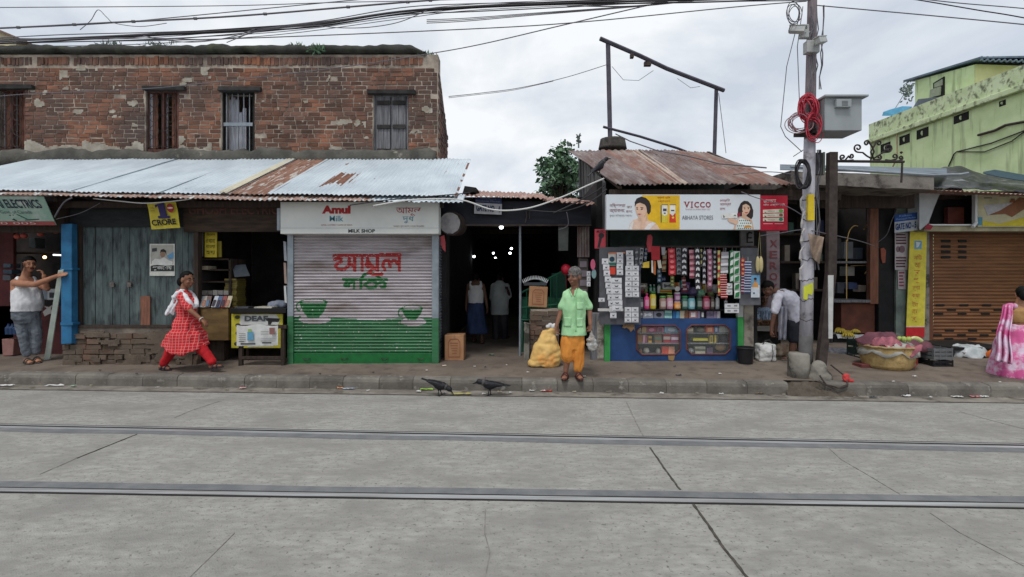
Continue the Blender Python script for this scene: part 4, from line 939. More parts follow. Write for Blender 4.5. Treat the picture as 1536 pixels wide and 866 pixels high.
for q in (0, 1):
    x0_, x1_ = ((wx(930, 8.3), wx(860, 11.7)), (xr, xr2))[q]
    b.add([(x0_-.03, 8.3, zE-.06), (x0_+.03, 8.3, zE-.06), (x1_+.03, 11.7, zR-.06), (x1_-.03, 11.7, zR-.06), (x0_-.03, 8.3, zE-.02), (x0_+.03, 8.3, zE-.02), (x1_+.03, 11.7, zR-.02), (x1_-.03, 11.7, zR-.02)], [(0,1,2,3),(4,7,6,5),(0,4,5,1),(1,5,6,2),(2,6,7,3),(0,3,7,4)])
b.build('verge_rafter', m_wood, kroof)
kiosk = thing('variety_kiosk', 'open variety kiosk with a bright blue counter and green posts', 'kiosk', ((kx0+kx1)/2, 9.3, zk))
m_kgreen = mat('kiosk_dark_green', S(46,64,56), S(34,48,42), sc=3, r=.8)
b = MB(); xs_ = wx(905, 8.75)+.02
n = 9
for k in range(n):                                # left side boards up into the gable
    y0 = 8.80+k*.32; y1 = y0+.31; t = lambda y: zE+(y-8.25)/(11.7-8.25)*(zR-zE)-.09
    o_ = R.uniform(-.015, .015)
    b.add([(xs_+o_, y0, .2), (xs_+.03+o_, y0, .2), (xs_+.03+o_, y1, .2), (xs_+o_, y1, .2), (xs_+o_-.1*(k/n), y0, t(y0)), (xs_+.03+o_, y0, t(y0)), (xs_+.03+o_, y1, t(y1)), (xs_+o_-.1*(k/n), y1, t(y1))], [(0,1,2,3),(4,7,6,5),(0,4,5,1),(1,5,6,2),(2,6,7,3),(0,3,7,4)])
b.build('side_boards', mat('gable_boards', S(98,98,98), S(66,68,70), sc=4, st=(5,5,.7), r=.9, bump=.3, isl=.3), kiosk)
b = MB(); b.box(xs_+.05, 10.6, .2, kx1+.2, 10.66, 4.04); b.box(kx1-.04, 9.0, .2, kx1, 10.6, 3.4); b.build('back_wall', m_kgreen, kiosk)
b = MB(); b.pbox(915, 347, 1110, 371, 9.3, .03); b.build('inner_header', m_kgreen, kiosk)
mkg = mat('post_green', S(58,148,76), S(46,122,62), sc=4, r=.6, c3=S(120,130,118), t3=.68, sc3=6, w3=.03)
b = MB(); b.pbox(907, 478, 915.5, 546, YQ-.04, .10, .006); b.build('green_post', mkg, kiosk, bevel=.005)
b = MB(); b.pbox(907, 345, 912, 477.5, YQ-.0, .08, .006); b.build('upper_post', m_wood, kiosk)
b = MB(); b.pbox(1107, 476, 1115.5, 546, YQ-.04, .10, .006); b.k = 1; b.pbox(1107, 455, 1115.5, 475.8, YQ-.04, .10, .006); b.build('green_post', [mkg, C8(176,180,176)], kiosk, bevel=.005)
b = MB(); b.pbox(1116, 400, 1130, 545, YQ+.02, .15, .01); b.build('plastered_post', mat('stained_white_post', S(158,150,138), S(116,108,100), sc=4, r=.9, c3=S(84,76,70), t3=.6, sc3=4, w3=.08), kiosk, bevel=.01)
b = MB(); b.pbox(1129, 380, 1136, 545, YQ+.1, .2); b.build('dark_strip', m_dark, kiosk)  # narrow dark box at the right end of the kiosk front
# blue counter with two chamfered windows
m_cb = mat('counter_blue', S(38,70,118), S(30,58,100), sc=3, r=.5, c3=S(50,58,82), t3=.68, sc3=4, w3=.08)
cx0, cx1 = wx(915.6, YQ), wx(1106, YQ); cz1 = wz(478, YQ); cz0 = zk
oct_ = [(955, 488.5, 1020, 532), (1029.5, 488, 1095, 531.5)]
b = MB(); hs = [(wx(a, YQ), wx(c, YQ), wz(f, YQ), wz(e, YQ)) for a, e, c, f in oct_]
wall_holes(b, cx0, cx1, cz0, cz1, YQ, YQ+.03, hs); ch = .085
for h in hs:
    for sx, sz in ((0, 2), (1, 2), (0, 3), (1, 3)):
        X, Z = h[sx], h[sz]; dx = ch if sx == 0 else -ch; dz = ch if sz == 2 else -ch
        b.prism([(X, Z), (X+dx, Z), (X, Z+dz)] if dx*dz > 0 else [(X, Z), (X, Z+dz), (X+dx, Z)], YQ+.002, YQ+.028)
ctr = b.build('counter_front', m_cb, kiosk)
b = MB(); b.box(cx0, YQ+.031, cz1-.02, cx1, YQ+.5, cz1); b.box(cx0, YQ+.5, cz0, cx1, YQ+.52, cz1); b.box(cx0-.01, YQ+.031, cz0, cx0+.01, YQ+.5, cz1-.021); b.box(cx1-.02, YQ+.031, cz0, cx1, YQ+.5, cz1-.021); b.build('counter_case', m_shopdark, kiosk)
for h in hs:
    q = [(h[0]+ch, h[2]), (h[1]-ch, h[2]), (h[1], h[2]+ch), (h[1], h[3]-ch), (h[1]-ch, h[3]), (h[0]+ch, h[3]), (h[0], h[3]-ch), (h[0], h[2]+ch)]
    b = MB(); b.tube([V((x, YQ-.004, z)) for x, z in q], .013, 6, closed=True); f_ = b.build('window_frame', mat('maroon_frame', S(116,62,56), S(92,50,46), sc=8, r=.6), kiosk)
    b = MB(); b.prism([(x*.999+.001*(h[0]+h[1])/2, z) for x, z in q], YQ+.012, YQ+.016); b.build('pane', mat('display_glass', (.9,.95,.95), r=.15, alpha=.035, bump=0, spec=.1), f_)
for k, y in enumerate((500, 515.5, 532)): b = MB(); b.pbox(955, y-.4, 1095, y+.8, YQ+.06, .4); b.build('counter_shelf', m_greywood, kiosk)
b = MB(); b.pbox(955, 464.5, 1108, 466, YQ+.0, .6); b.build('goods_shelf', m_black, kiosk)
b = MB(); b.pbox(955, 440, 1090, 441.5, YQ+.35, .3); b.build('goods_shelf', m_black, kiosk)
b = MB(); b.pbox(930, 369, 1135, 371.5, YQ-.06, .04); b.build('hanging_rail', m_iron, kiosk)
b = MB(); b.pbox(1111, 346, 1131, 380, YQ-.02, .05, .005); kb = b.build('grey_board', mat('grey_fuse_board', S(112,110,110), S(90,88,90), sc=4), kiosk)
b = MB(); b.tube([P(x, y, YQ-.03) for x, y in ((1128, 350), (1124, 348.5), (1121.5, 352), (1122, 357), (1127, 357))], .014, 6); b.tube([P(1121, 350, YQ-.03), P(1121, 364, YQ-.03), P(1129, 363.5, YQ-.03)], .012, 6); b.build('black_hook', m_black, kb)
# sign over the kiosk
YV = 8.30
vs = thing('shop_sign', 'long advertisement sign in white, yellow and red over the kiosk, lettered ABHAYA STORES', 'sign', (wx(1045, YV), YV+.06, wz(345, YV)))
b = MB(); b.pbox(909.5, 292, 1140.5, 344.8, YV, .12); b.build('board', mat('sign_bluewhite', S(208,214,220), S(200,206,212), sc=1, r=.4, bump=0), vs, bevel=.004)
b = MB(); b.pbox(1141, 293.5, 1181.5, 346, YV, .12); b.build('red_panel', C8(176,30,52,.4), vs, bevel=.004)
def vp(nm, c, polys, l=1, rough=.5):
    b = MB()
    for q in polys: b.pprism(q, YV-.0012-.0012*l, .001)
    return b.build(nm, C8(*c, rough), vs)
def vell(cx, cy, rx, ry, n=18, a0=0, a1=2*pi): return [(cx+rx*cos(a0+(a1-a0)*i/n), cy+ry*sin(a0+(a1-a0)*i/n)) for i in range(n)]
vp('yellow_panel', (222,178,32), [[(963,293),(1019.5,293),(1019.5,344.5),(990,344.5),(972,330)]])
SKIN = (216,180,156); SK2 = (206,168,142)
vp('shoulders', (222,190,170), [[(943,344.5),(945,336),(950,330),(958,327.5),(966,329),(972,331),(980,333),(986,338),(990,344.5)]], 2)
vp('white_top', (224,220,220), [[(966,344.5),(972,337),(979,333),(984,335),(978,340),(974,344.5)], [(943.5,344.5),(946,336),(949.5,331),(950.5,334),(948,344.5)]], 3)
vp('neck', SK2, [[(958,318),(970,314),(971.5,331),(966,333),(957,331)]], 3)
vp('hair', (44,36,40), [[(952,304),(955,298),(962,295),(969,297),(974,302),(976.5,309),(976,318),(973,322),(970,318),(969,308),(962,304),(956,305),(953,309)]], 4)
vp('face', SKIN, [[(953.5,307),(957,303.5),(963,303.5),(969,309),(970.5,317),(966,325),(961,328),(957.5,325),(955,321),(953,314)]], 5)
vp('hair_front', (44,36,40), [[(952,310),(953,303),(958,299.5),(965,300),(969.5,306),(971,313),(967,307),(960,304.2),(955,306)]], 6)
vp('eyebrow', (60,44,42), [[(954.2,311.6),(957,310.8),(957,311.8),(954.4,312.6)], [(960.5,310.8),(965,311.6),(965,312.8),(960.7,311.8)]], 6)
vp('eye', (50,40,42), [vell(956, 313.9, 1.4, .8, 10), vell(962.6, 314, 1.7, .9, 10)], 6)
vp('mouth', (176,70,76), [[(956.3,321.4),(958.6,320.6),(962.3,321.2),(959,322.8)]], 6)
vp('hand', SKIN, [[(960,344.5),(961,334),(962,327),(964,323.5),(966.5,323),(966,327),(968.5,324),(969.5,326),(968,332),(966,338),(966.5,344.5)]], 7)
vp('carton_print', (224,222,214), [[(992.5,308),(1001,308),(1001,322),(997,324),(992.5,321)], [(1004.5,308),(1013,308),(1013,320),(1009,324),(1004.5,321)]], 3)
vp('carton_side', (40,42,40), [[(991.2,308),(992.4,308),(992.4,334),(991.2,334)], [(992.5,307),(1002,307),(1002,308),(992.5,308)], [(1004.5,307),(1014,307),(1014,308),(1004.5,308)]], 3)
vp('carton_yellow', (212,196,60), [[(992.5,321),(997,324),(1001,322),(1001,334),(992.5,334)]], 3); vp('carton_red', (206,60,34), [[(1004.5,320.5),(1009,324),(1013,319.5),(1014,334),(1004,334)]], 3)
vp('carton_marks', (60,66,90), [[(994.5,313),(1000,313),(1000,317),(994.5,317)], [(1006.5,315),(1011.5,315),(1011.5,317),(1006.5,317)], [(996,319),(998.5,319),(998.5,321),(996,321)]], 4)
vp('print_spots', (230,200,90), [vell(1009.5, 326.5, 1.8, 1.6, 10), vell(996, 328, 1.5, 2.5, 10)], 4)
dred, dgrey, crim = C8(120,48,56), C8(88,94,100), C8(150,44,52)
def vt(s, x0, y0, x1, y1, m, bold=0, **k): ptext(s, x0, y0, x1, y1, YV-.004, m, vs, bold, .002, **k)
vt('নিষ্পলতা', 914.5, 305, 938, 312.3, dred, .012); vt('আর', 940, 309, 948, 312.5, dred); vt('অ্যাকনে', 914.5, 313.6, 937, 320, dred, .012); vt('করবে', 939, 316, 948.5, 319.5, dred)
vt('মুখের সৌন্দর্য বাড়াবে।', 914.5, 321.5, 948, 326, dgrey); vt('হলুদই ছিল', 986, 294.5, 1005, 299, C8(150,56,36), .02); vt('ও হলুদই থাকবে', 987, 300, 1005, 304.3, C8(150,56,36), .02)
[vt(q_, x0, 303, x1, 311.5, crim, .02) for q_, x0, x1 in (('V', 1026.5, 1034), ('I', 1037, 1038.6), ('C', 1041.5, 1048.5), ('C', 1050, 1057), ('O', 1058.5, 1066))]; vt('TRUSTED AYURVEDA SINCE 1952', 1028, 313.4, 1065, 315.2, C8(170,110,110)); vt('ABHAYA STORES', 1023, 323.6, 1069.5, 329.6, dgrey, .0)
vp('serifs', (150,44,52), [[(x0, y), (x1, y), (x1, y+.9), (x0, y+.9)] for x0, x1, y in ((1025.6, 1029.4, 302.6), (1032, 1035, 302.6), (1036, 1039.8, 302.6), (1036, 1039.8, 310.9))], 2)
vt('মাড়ির', 1080, 298.5, 1095, 303.5, crim, .02, dy=-.3); vt('সমস্যা', 1080, 305, 1096.5, 309.7, crim, .02, dy=-.4); vt('হলে', 1080, 312, 1088, 315.5, crim, .01)
vp('hair', (52,40,42), [[(1106.5,324),(1107,314),(1111,305),(1116,301.3),(1122,302),(1127,307),(1130,316),(1129.5,325),(1127,329),(1119,324),(1110,325)]], 2)
vp('shoulders', SKIN, [[(1100,344.5),(1103,334),(1108,327),(1116,325),(1124,327),(1128,331),(1131,344.5)]], 3)
vp('neck', SK2, [[(1113,318),(1120,318),(1119.5,329),(1113,329)]], 4)
vp('face', SKIN, [[(1114,308),(1119,306),(1124,309),(1125.5,314),(1123,320),(1119.5,323),(1116,321),(1113.5,315)]], 5)
vp('eyebrow', (60,44,42), [[(1115.5,311.3),(1118,310.7),(1118,311.5),(1115.7,312.1)], [(1121,310.6),(1124,311.2),(1124,312),(1121,311.5)]], 6)
vp('eye', (50,40,42), [vell(1117.2, 313.4, 1.1, .7, 10), vell(1122.6, 313.2, 1.1, .7, 10)], 6); vp('mouth', (190,70,76), [[(1116.8,318),(1120,318.6),(1123,317.6),(1120.5,320.2),(1118.5,320)]], 6)
vp('dress', (214,224,220), [[(1103,344.5),(1105,335),(1109,328),(1113,327),(1119,330),(1124,332),(1128,336),(1128,344.5)]], 6)
b = MB(); b.k = 0
for j in range(4):
    for i in range(7):
        if 1105+i*3+j % 2 < 1127 and 330+j*4 > 328+max(0, (1108-1105-i*3)*2): b.pprism(vell(1106.5+i*3+(j % 2)*1.5, 331+j*4, .8, .9, 8), YV-.0102, .001)
b.build('dress_dots', C8(60,70,74), vs)
vp('orange_print', (206,140,44), [vell(1122, 342, 6, 4, 14, pi, 2*pi)], 8); vp('forearm', SKIN, [[(1091,330),(1094,327.5),(1102,328.5),(1108,333),(1105,338),(1099,335),(1095,334)]], 7)
vp('tube_print', (226,226,222), [[(1082,322),(1083,320.5),(1105,319.5),(1106,327),(1083,328)]], 8); vp('tube_cap', (150,44,62), [[(1106,320.5),(1111,318.5),(1110.5,324),(1106.5,326.5)]], 8)
vp('tube_mark', (40,60,60), [[(1085,322),(1087.5,326),(1085,327)], [(1100,324),(1103,322),(1104,324.5)]], 9); vt('VICCO', 1087.5, 322.2, 1098.5, 325, C8(110,110,104), .01)
cw = C8(226,214,210)
vt('ভারতের', 1145, 299.5, 1164, 304.8, cw, .03, dy=-.6); vt('দাঁত এক্সপার্ট', 1145, 305.8, 1177, 310, cw, .03, dy=-.8)
vp('tube_row', (212,206,188), [[(1144.5,315),(1175.5,313.5),(1175.5,319),(1144.5,319.8)], [(1144.5,321),(1175.5,320),(1175.5,325.4),(1144.5,326)], [(1144.5,327.4),(1175.5,326.6),(1175.5,332.5),(1144.5,332)]], 2)
vp('tube_green', (110,170,84), [vell(1171.5, 316.3, 3.2, 2.4, 12)], 3); vp('tube_teal', (50,124,104), [vell(1171.5, 329.3, 3.2, 2.6, 12)], 3); vp('tube_brown', (130,80,66), [vell(1171.5, 322.8, 3, 2.2, 12)], 3)
vp('tube_mark', (50,70,60), [[(1147,318),(1150,319.3),(1147,319.5)], [(1147,323),(1150,325.6),(1147,325.8)], [(1147,329),(1150,331.8),(1147,332)]], 3)
for k in range(3): vt('VICCO', 1151.5, 315.8+k*6.3, 1162, 318.2+k*6.3, C8(150,140,126), .01)
vp('white_rule', (224,170,170), [[(1145,335.4),(1159,335.4),(1159,336.3),(1145,336.3)], [(1162,335.4),(1175,335.4),(1175,336.3),(1162,336.3)]], 2)
# ---------------------------------------------------------------- hanging card strips
def cardstrip(px, py, n, w, hgt, dxrow, label, Y=8.58, two=False, gap=.6, seed=0):
    t = thing('card_strip', label, 'card strip', P(px+w/2+dxrow*n, py+n*(hgt+gap), Y), 'white card strips on the left panel of the kiosk')
    for k in range(n):
        for c in range(2 if two else 1):
            x0 = px+dxrow*k+c*(w+.7)+R.uniform(-.3, .3); y0 = py+k*(hgt+gap); b = MB(); yy = Y-R.uniform(0, .02)
            b.pbox(x0, y0, x0+w, y0+hgt, yy, .006); b.k = 1
            b.pprism([(x0+w*.32, y0+hgt*.35), (x0+w*.5, y0+hgt*.5), (x0+w*.7, y0+hgt*.33), (x0+w*.62, y0+hgt*.66), (x0+w*.4, y0+hgt*.66)], yy-.002, .001)
            b.k = 2; b.pprism([(x0+w*.1, y0+hgt*.8), (x0+w*.85, y0+hgt*.78), (x0+w*.85, y0+hgt*.88), (x0+w*.1, y0+hgt*.9)], yy-.002, .001)
            b.build('card', [C8(208,208,212), C8(54,52,58), C8(160,160,166)], t)
b = MB(); b.grid(lambda u, v: P(899+62*u, 371+116*v, 8.63+.015*sin(u*9+v*3)), 12, 12); pn = solo(b, 'display_panel', C8(84,84,90), 'grey backing sheet hung with white cards at the left of the kiosk', 'panel', solid=.004)
cardstrip(903, 388, 10, 9.5, 8.4, 1.35, 'slanting strip of ten white cards at the outer left of the card panel')
cardstrip(925, 379, 4, 9.5, 8.0, .1, 'strip of four white cards beside the red card on the panel')
cardstrip(916.5, 417, 6, 16, 7.8, .25, 'strip of six wide white cards in the middle of the card panel')
cardstrip(939, 376, 3, 10.5, 7.4, .4, 'short strip of three grey white cards at the top right of the card panel')
cardstrip(938, 399, 6, 9.8, 7.3, 0, 'double strip of twelve white cards at the right of the card panel', two=True)
cardstrip(937, 461, 3, 10, 7.2, 0, 'short double strip of white cards hanging lowest over the blue counter', two=True)
cardstrip(880, 407, 3, 5.5, 7.2, 0, 'narrow strip of three cards on the gateway jamb beside the man in a green shirt', Y=8.85)
cardstrip(898, 447, 1, 9, 6, 0, 'single white card hooked low at the outer edge of the card panel')
b = MB(); b.pbox(897, 463, 935, 467, 8.57, .02); solo(b, 'price_rail', C8(196,194,192), 'white strip across the foot of the card panel', 'strip')
b = MB(); b.pbox(912.5, 380, 924, 399, 8.6, .006); b.k = 1; b.pprism(vell(918, 389, 4, 4, 14), 8.597, .002); b.k = 2; b.pprism([(913,394),(924,394),(924,398.5),(913,398.5)], 8.597, .002); b.k = 3; b.pprism([(913,379),(938,378),(938,380.5),(913,381)], 8.59, .006)
solo(b, 'picture_card', [C8(200,196,190), C8(40,70,90), C8(50,110,96), C8(196,120,84)], 'picture card with a dark round emblem above the red card', 'card')
b = MB(); b.pbox(913.5, 401, 923, 412, 8.58, .008); solo(b, 'red_card', C8(206,64,42), 'plain orange red card on the white card panel', 'card')
# ---------------------------------------------------------------- sachet strips and other hanging goods
def sachets(px0, px1, py0, py1, c, c2, label, Y=8.6, pitch=8.5, motif='spot', slant=0, name='sachet_strip', cat='sachet strip', c3=None, group='strips of sachets hanging in the kiosk'):
    n = max(1, int(round((py1-py0)/pitch))); h = (py1-py0)/n; b = MB(); slant = slant or R.uniform(-1.6, 1.6)
    for k in range(n):
        dx = slant*k/n+R.uniform(-.5, .5); x0, x1, y0, y1 = px0+dx, px1+dx, py0+k*h, py0+(k+1)*h-.25
        yy = Y+R.uniform(-.006, .006)
        b.k = 0
        b.grid(lambda u, v: P(x0+(x1-x0)*u, y0+(y1-y0)*v, yy-.012*sin(pi*u)*sin(pi*v)), 4, 4)
        b.k = 1
        mx_, my = (x0+x1)/2, (y0+y1)/2; w = x1-x0
        if motif == 'spot': b.pprism([(mx_+w*.3*cos(t*pi/5), my+h*.28*sin(t*pi/5)) for t in range(10)], yy-.016, .003)
        elif motif == 'arch': b.pprism([(x0+w*.15, y0+h*.7), (x0+w*.2, y0+h*.35), (mx_, y0+h*.15), (x1-w*.2, y0+h*.3), (x1-w*.12, y0+h*.75), (mx_+w*.12, y0+h*.72), (mx_, y0+h*.45), (mx_-w*.15, y0+h*.75)], yy-.016, .003)
        elif motif == 'band': b.pprism([(x0, y0+h*.6), (x1, y0+h*.5), (x1, y0+h*.85), (x0, y0+h*.9)], yy-.016, .003)
        elif motif == 'line': b.pprism([(x0, y0+h*.12), (x1, y0+h*.12), (x1, y0+h*.4), (x0, y0+h*.4)], yy-.016, .003)
        elif motif == 'leaf': b.pprism([(x0+w*.1, y0+h*.9), (x0+w*.25, y0+h*.3), (x1-w*.1, y0+h*.1), (x1-w*.2, y0+h*.75)], yy-.016, .003)
        if c3:
            b.k = 2; b.pprism([(x0+w*.55, y0+h*.6), (x0+w*.9, y0+h*.55), (x0+w*.9, y0+h*.8), (x0+w*.55, y0+h*.85)], yy-.018, .003)
    b.k = 1; b.tube([P((px0+px1)/2, 371, 8.72), P((px0+px1)/2, py0+1, Y)], .003, 4)
    return solo(b, name, [C8(*c, .35), C8(*c2, .4)]+([C8(*c3)] if c3 else []), label, cat, group, solid=0)
W = (206,206,208); K = (46,44,50)
for a in ((1002,1012.5,373,413,(176,44,54),(214,110,112),'red strip of five sachets, leftmost of the long strips',8.58,8,'spot'),
          (1014,1021,372,412,(126,126,130),K,'grey strip of sachets with dark arches beside the red strip',8.62,8,'arch'),
          (1022,1031,371,414,K,(190,190,194),'black strip of sachets with pale arches, left of the pink strip',8.6,8.6,'arch'),
          (1034,1041.5,375,418,(196,140,150),(120,50,70),'pink strip of sachets with dark red bands',8.59,8.6,'band'),
          (1042,1050,372,436,K,W,'longest black strip of sachets with big white arches',8.56,9.1,'arch'),
          (1051,1053.5,374,400,(176,170,110),K,'very thin straw coloured strip beside the longest black strip',8.6,9,'band'),
          (1054,1059.5,375,428,K,(176,176,182),'thin black strip with white arches, left of the purple strip',8.58,8.8,'arch'),
          (1061,1068,374,431,(150,96,116),(190,160,176),'purple pink strip of sachets beside a thin black one',8.57,8.1,'spot'),
          (1069.5,1076,375,419,(58,56,64),(170,170,176),'charcoal strip of sachets with grey spots, left of the tall yellow strip',8.62,7.3,'spot'),
          (1076.5,1080.3,376,444,(206,190,120),(176,52,44),'tall thin yellow strip with red dashes',8.55,11,'band'),
          (1082,1093,378,411,(158,156,162),(206,206,210),'slanting light grey packets above the red striped strip',8.54,11,'band'),
          (1080,1090,411.5,448,(178,44,46),(214,180,176),'bright red strip with narrow white stripes',8.53,3.6,'line'),
          (1095,1101.5,376,424,(52,116,72),(206,214,208),'green strip with white leaves at the right of the kiosk',8.52,12,'leaf'),
          (1100.5,1109.5,377,448,(206,214,206),(40,120,66),'white strip printed with green leaves beside the grey board',8.51,12,'leaf'),
          (1111,1117,388,414,(178,60,60),(206,150,110),'short red and orange strip in front of the grey board',8.5,6,'spot'),
          (1117,1127,392,440,(92,104,150),(200,204,214),'comb of blue and white striped packets on the grey board',8.49,4,'line'),
          (1112,1117,414,440,(150,60,96),(196,196,206),'magenta and white strip beside the blue comb of packets',8.5,4,'line'),
          (953,957,372,410,(76,78,84),(140,140,146),'dark grey strip at the right edge of the card panel',8.6,9,'band'),
          (960,965,372,402,(150,152,160),K,'pale grey strip hanging between the card panel and the red packets',8.62,8,'arch')):
    sachets(*a)
for (a, lb, nm, cat) in (
    (((971.5,353),(976,351.5),(979,356),(977,378),(972,378.5),(970,366)), 'curved pink red packet hanging highest in the kiosk', 'packet', (170,62,70)),
    (((976.5,369),(990,370),(990,391),(977.5,390)), 'large red packet hanging left of the long strips', 'packet', (164,40,48)),
    (((992,371),(998,371),(998,383),(993,383)), 'small grey packet beside the large red packet', 'packet', (150,150,154)),
    (((965,394),(974,392),(974,402),(964,402)), 'small yellow packet low beside the card panel', 'packet', (206,176,60)),
    (((977,391),(979.5,391),(980,410),(977.5,409)), 'white stick packet hanging under the large red packet', 'packet', (206,200,194)),
    (((980.5,391),(984,392),(983.5,413),(980.5,411)), 'orange brown stick packet hanging under the large red packet', 'packet', (170,96,48)),
    (((986,391),(991,390),(993,402),(988,403)), 'pale slanted packet under the small grey packet', 'packet', (190,186,170)),
    (((957,398),(962,397),(961,408),(957,407)), 'dark packet beside the small yellow packet', 'packet', (60,62,80))):
    b = MB(); b.pprism(list(a), 8.6-.01*R.random(), .02); solo(b, nm, C8(*cat), lb, 'packet', 'loose packets hanging in the kiosk', bevel=.003)
b = MB(); b.pbox(1109, 384, 1141, 458, 8.56, .012); b.pbox(1111, 372, 1138, 384, 8.57, .01); solo(b, 'grey_board', C8(98,100,106), 'slate grey board behind the blue comb of packets', 'board', bevel=.004)
for k, (y0, lb) in enumerate(((425, 'upper'), (434.5, 'lower'))):
    b = MB(); b.pbox(1089, y0, 1098.5, y0+8, 8.53, .006); b.k = 1; b.pprism([(1091,y0+3),(1093.5,y0+5.5),(1096.5,y0+3),(1095,y0+6),(1092.5,y0+6)], 8.528, .001); solo(b, 'card', [C8(*W), C8(*K)], '%s of two white cards under the light grey packets' % lb, 'card')
for k, (y0, lb) in enumerate(((455.5, 'upper'), (463, 'lower'))):
    b = MB(); b.pbox(1087, y0, 1108.5, y0+6.6, 8.53, .006); b.k = 1; b.pprism([(1091,y0+2.5),(1096,y0+2.5),(1096,y0+4.5),(1091,y0+4.5)], 8.528, .001); b.pprism([(1101,y0+2),(1106,y0+2),(1106,y0+4.5),(1101,y0+4.5)], 8.528, .001); solo(b, 'card', [C8(*W), C8(130,130,138)], '%s of two wide white cards at the right end of the goods shelf' % lb, 'card')
ps = thing('blue_poster', 'blue and white picture poster of a man in orange on the grey board', 'poster', P(1133, 446, 8.53))
b = MB(); b.pbox(1126.5, 413, 1139.5, 446.5, 8.53, .006); b.k = 1; b.pprism([(1126.5,431),(1139.5,428),(1139.5,446.4),(1126.5,446.4)], 8.528, .001); b.build('paper', [C8(110,166,206), C8(206,214,220)], ps)
b = MB(); b.pprism([(1128.5,431),(1130,425),(1133,423),(1136.5,425),(1138,431)], 8.5265, .001); b.build('orange_shirt', C8(214,150,80), ps); b = MB(); b.pprism(vell(1133, 420, 1.9, 2.6), 8.5265, .001); b.k = 1; b.pprism(vell(1133, 418.4, 2.2, 1.9), 8.526, .0004); b.build('head', [C8(170,120,92), C8(44,38,38)], ps)
b = MB(); b.pprism(vell(1131, 440, 1.4, 1.4), 8.5265, .001); b.build('mark', C8(60,80,120), ps)
for px, lb in ((1136.5, 'left'), (1141.5, 'right')):
    b = MB(); c = P(px, 397, 8.5); b.ell(c, .035, .03, .14); b.tube([P(1139.5, 346, 8.5), c+V((0, 0, .1))], .004, 4); solo(b, 'pouch', C8(198,184,136), '%s of two cream pouches hanging under the red end of the sign' % lb, 'pouch', smooth=True)
# ---------------------------------------------------------------- jars, bottles, boxes on the shelves
def jar(px0, px1, py0, py1, c, lid, label, Y=8.85, name='jar', neck=.86, rough=.25):
    b = MB(); r_ = (px1-px0)/2/F*Y; c0 = P((px0+px1)/2, py1, Y); h = (py1-py0)/F*Y
    b.lathe(c0, [(0, 0), (r_*.92, .002), (r_, .015), (r_, h*.72), (r_*neck, h*.8), (r_*neck, h*.84), (0, h*.841)], 14)
    o = solo(b, name, C8(*c, rough), label, name, '%ss on the kiosk shelves' % name, smooth=True)
    b = MB(); b.lathe(c0, [(0, h*.845), (r_*neck*1.05, h*.846), (r_*neck*1.05, h*.985), (r_*neck*.9, h), (0, h)], 14); b.build('lid', C8(*lid, .4), o, smooth=True)
    b = MB(); b.ring([[c0+V((cos(-pi/2+(i-4)*.2)*r_*1.012, sin(-pi/2+(i-4)*.2)*r_*1.012, zz)) for i in range(9)] for zz in (h*.2, h*.6)], cap=False, closed=False)
    b.build('paper_label', C8(*[min(255, int(x*.5+110)) for x in c]), o)
for a in ((966,974,440,464,(206,70,130),(196,60,120),'bright pink bottle, leftmost on the goods shelf',8.85,'bottle',.45),
          (974.5,984,437,464,(196,176,60),(60,110,60),'yellow and green jar beside the pink bottle',8.85),
          (989,999,444,464,(150,120,110),(80,140,70),'brown jar with a light green lid on the goods shelf',8.85),
          (999.5,1009.5,443,464,(196,140,160),(130,160,70),'pink and white jar with an olive lid',8.85),
          (1010.5,1021,452.5,464,(224,140,50),(206,196,190),'squat orange jar under the purple one',8.85),
          (1011,1020.5,439,452,(150,96,140),(196,196,200),'purple and white tub standing on the orange jar',8.85),
          (1022,1031.5,444,464,(70,110,100),(60,130,80),'dark teal jar with a green lid left of the sky blue jar',8.85),
          (1032,1042.5,444,464,(120,180,190),(50,60,66),'sky blue rounded jar with a dark lid',8.85),
          (1044,1053.5,443,464,(52,80,64),(60,70,64),'bottle green jar right of the sky blue jar',8.85),
          (1054,1064.5,444,464,(190,90,120),(150,50,60),'rose pink jar with a red lid',8.85),
          (1065,1071.5,445,464,(96,84,72),(80,70,60),'small brown jar right of the rose pink jar',8.85),
          (1073,1079,442,464,(170,174,176),(120,124,130),'pale grey bottle at the right end of the goods shelf',8.85,'bottle',.4),
          (958,965,446,464,(96,98,104),(70,70,74),'smoky jar in the left corner of the goods shelf',8.87),
          (973.5,978,427,440,(60,120,90),(200,206,204),'green bottle with a white cap, leftmost on the upper shelf',9.15,'bottle',.5),
          (979,983,427,440,(52,110,84),(200,206,204),'green bottle with a white cap, second on the upper shelf',9.15,'bottle',.5),
          (985.5,991,426,440,(196,198,196),(70,130,90),'white bottle with a green cap on the upper shelf',9.15,'bottle',.5)):
    jar(*a)
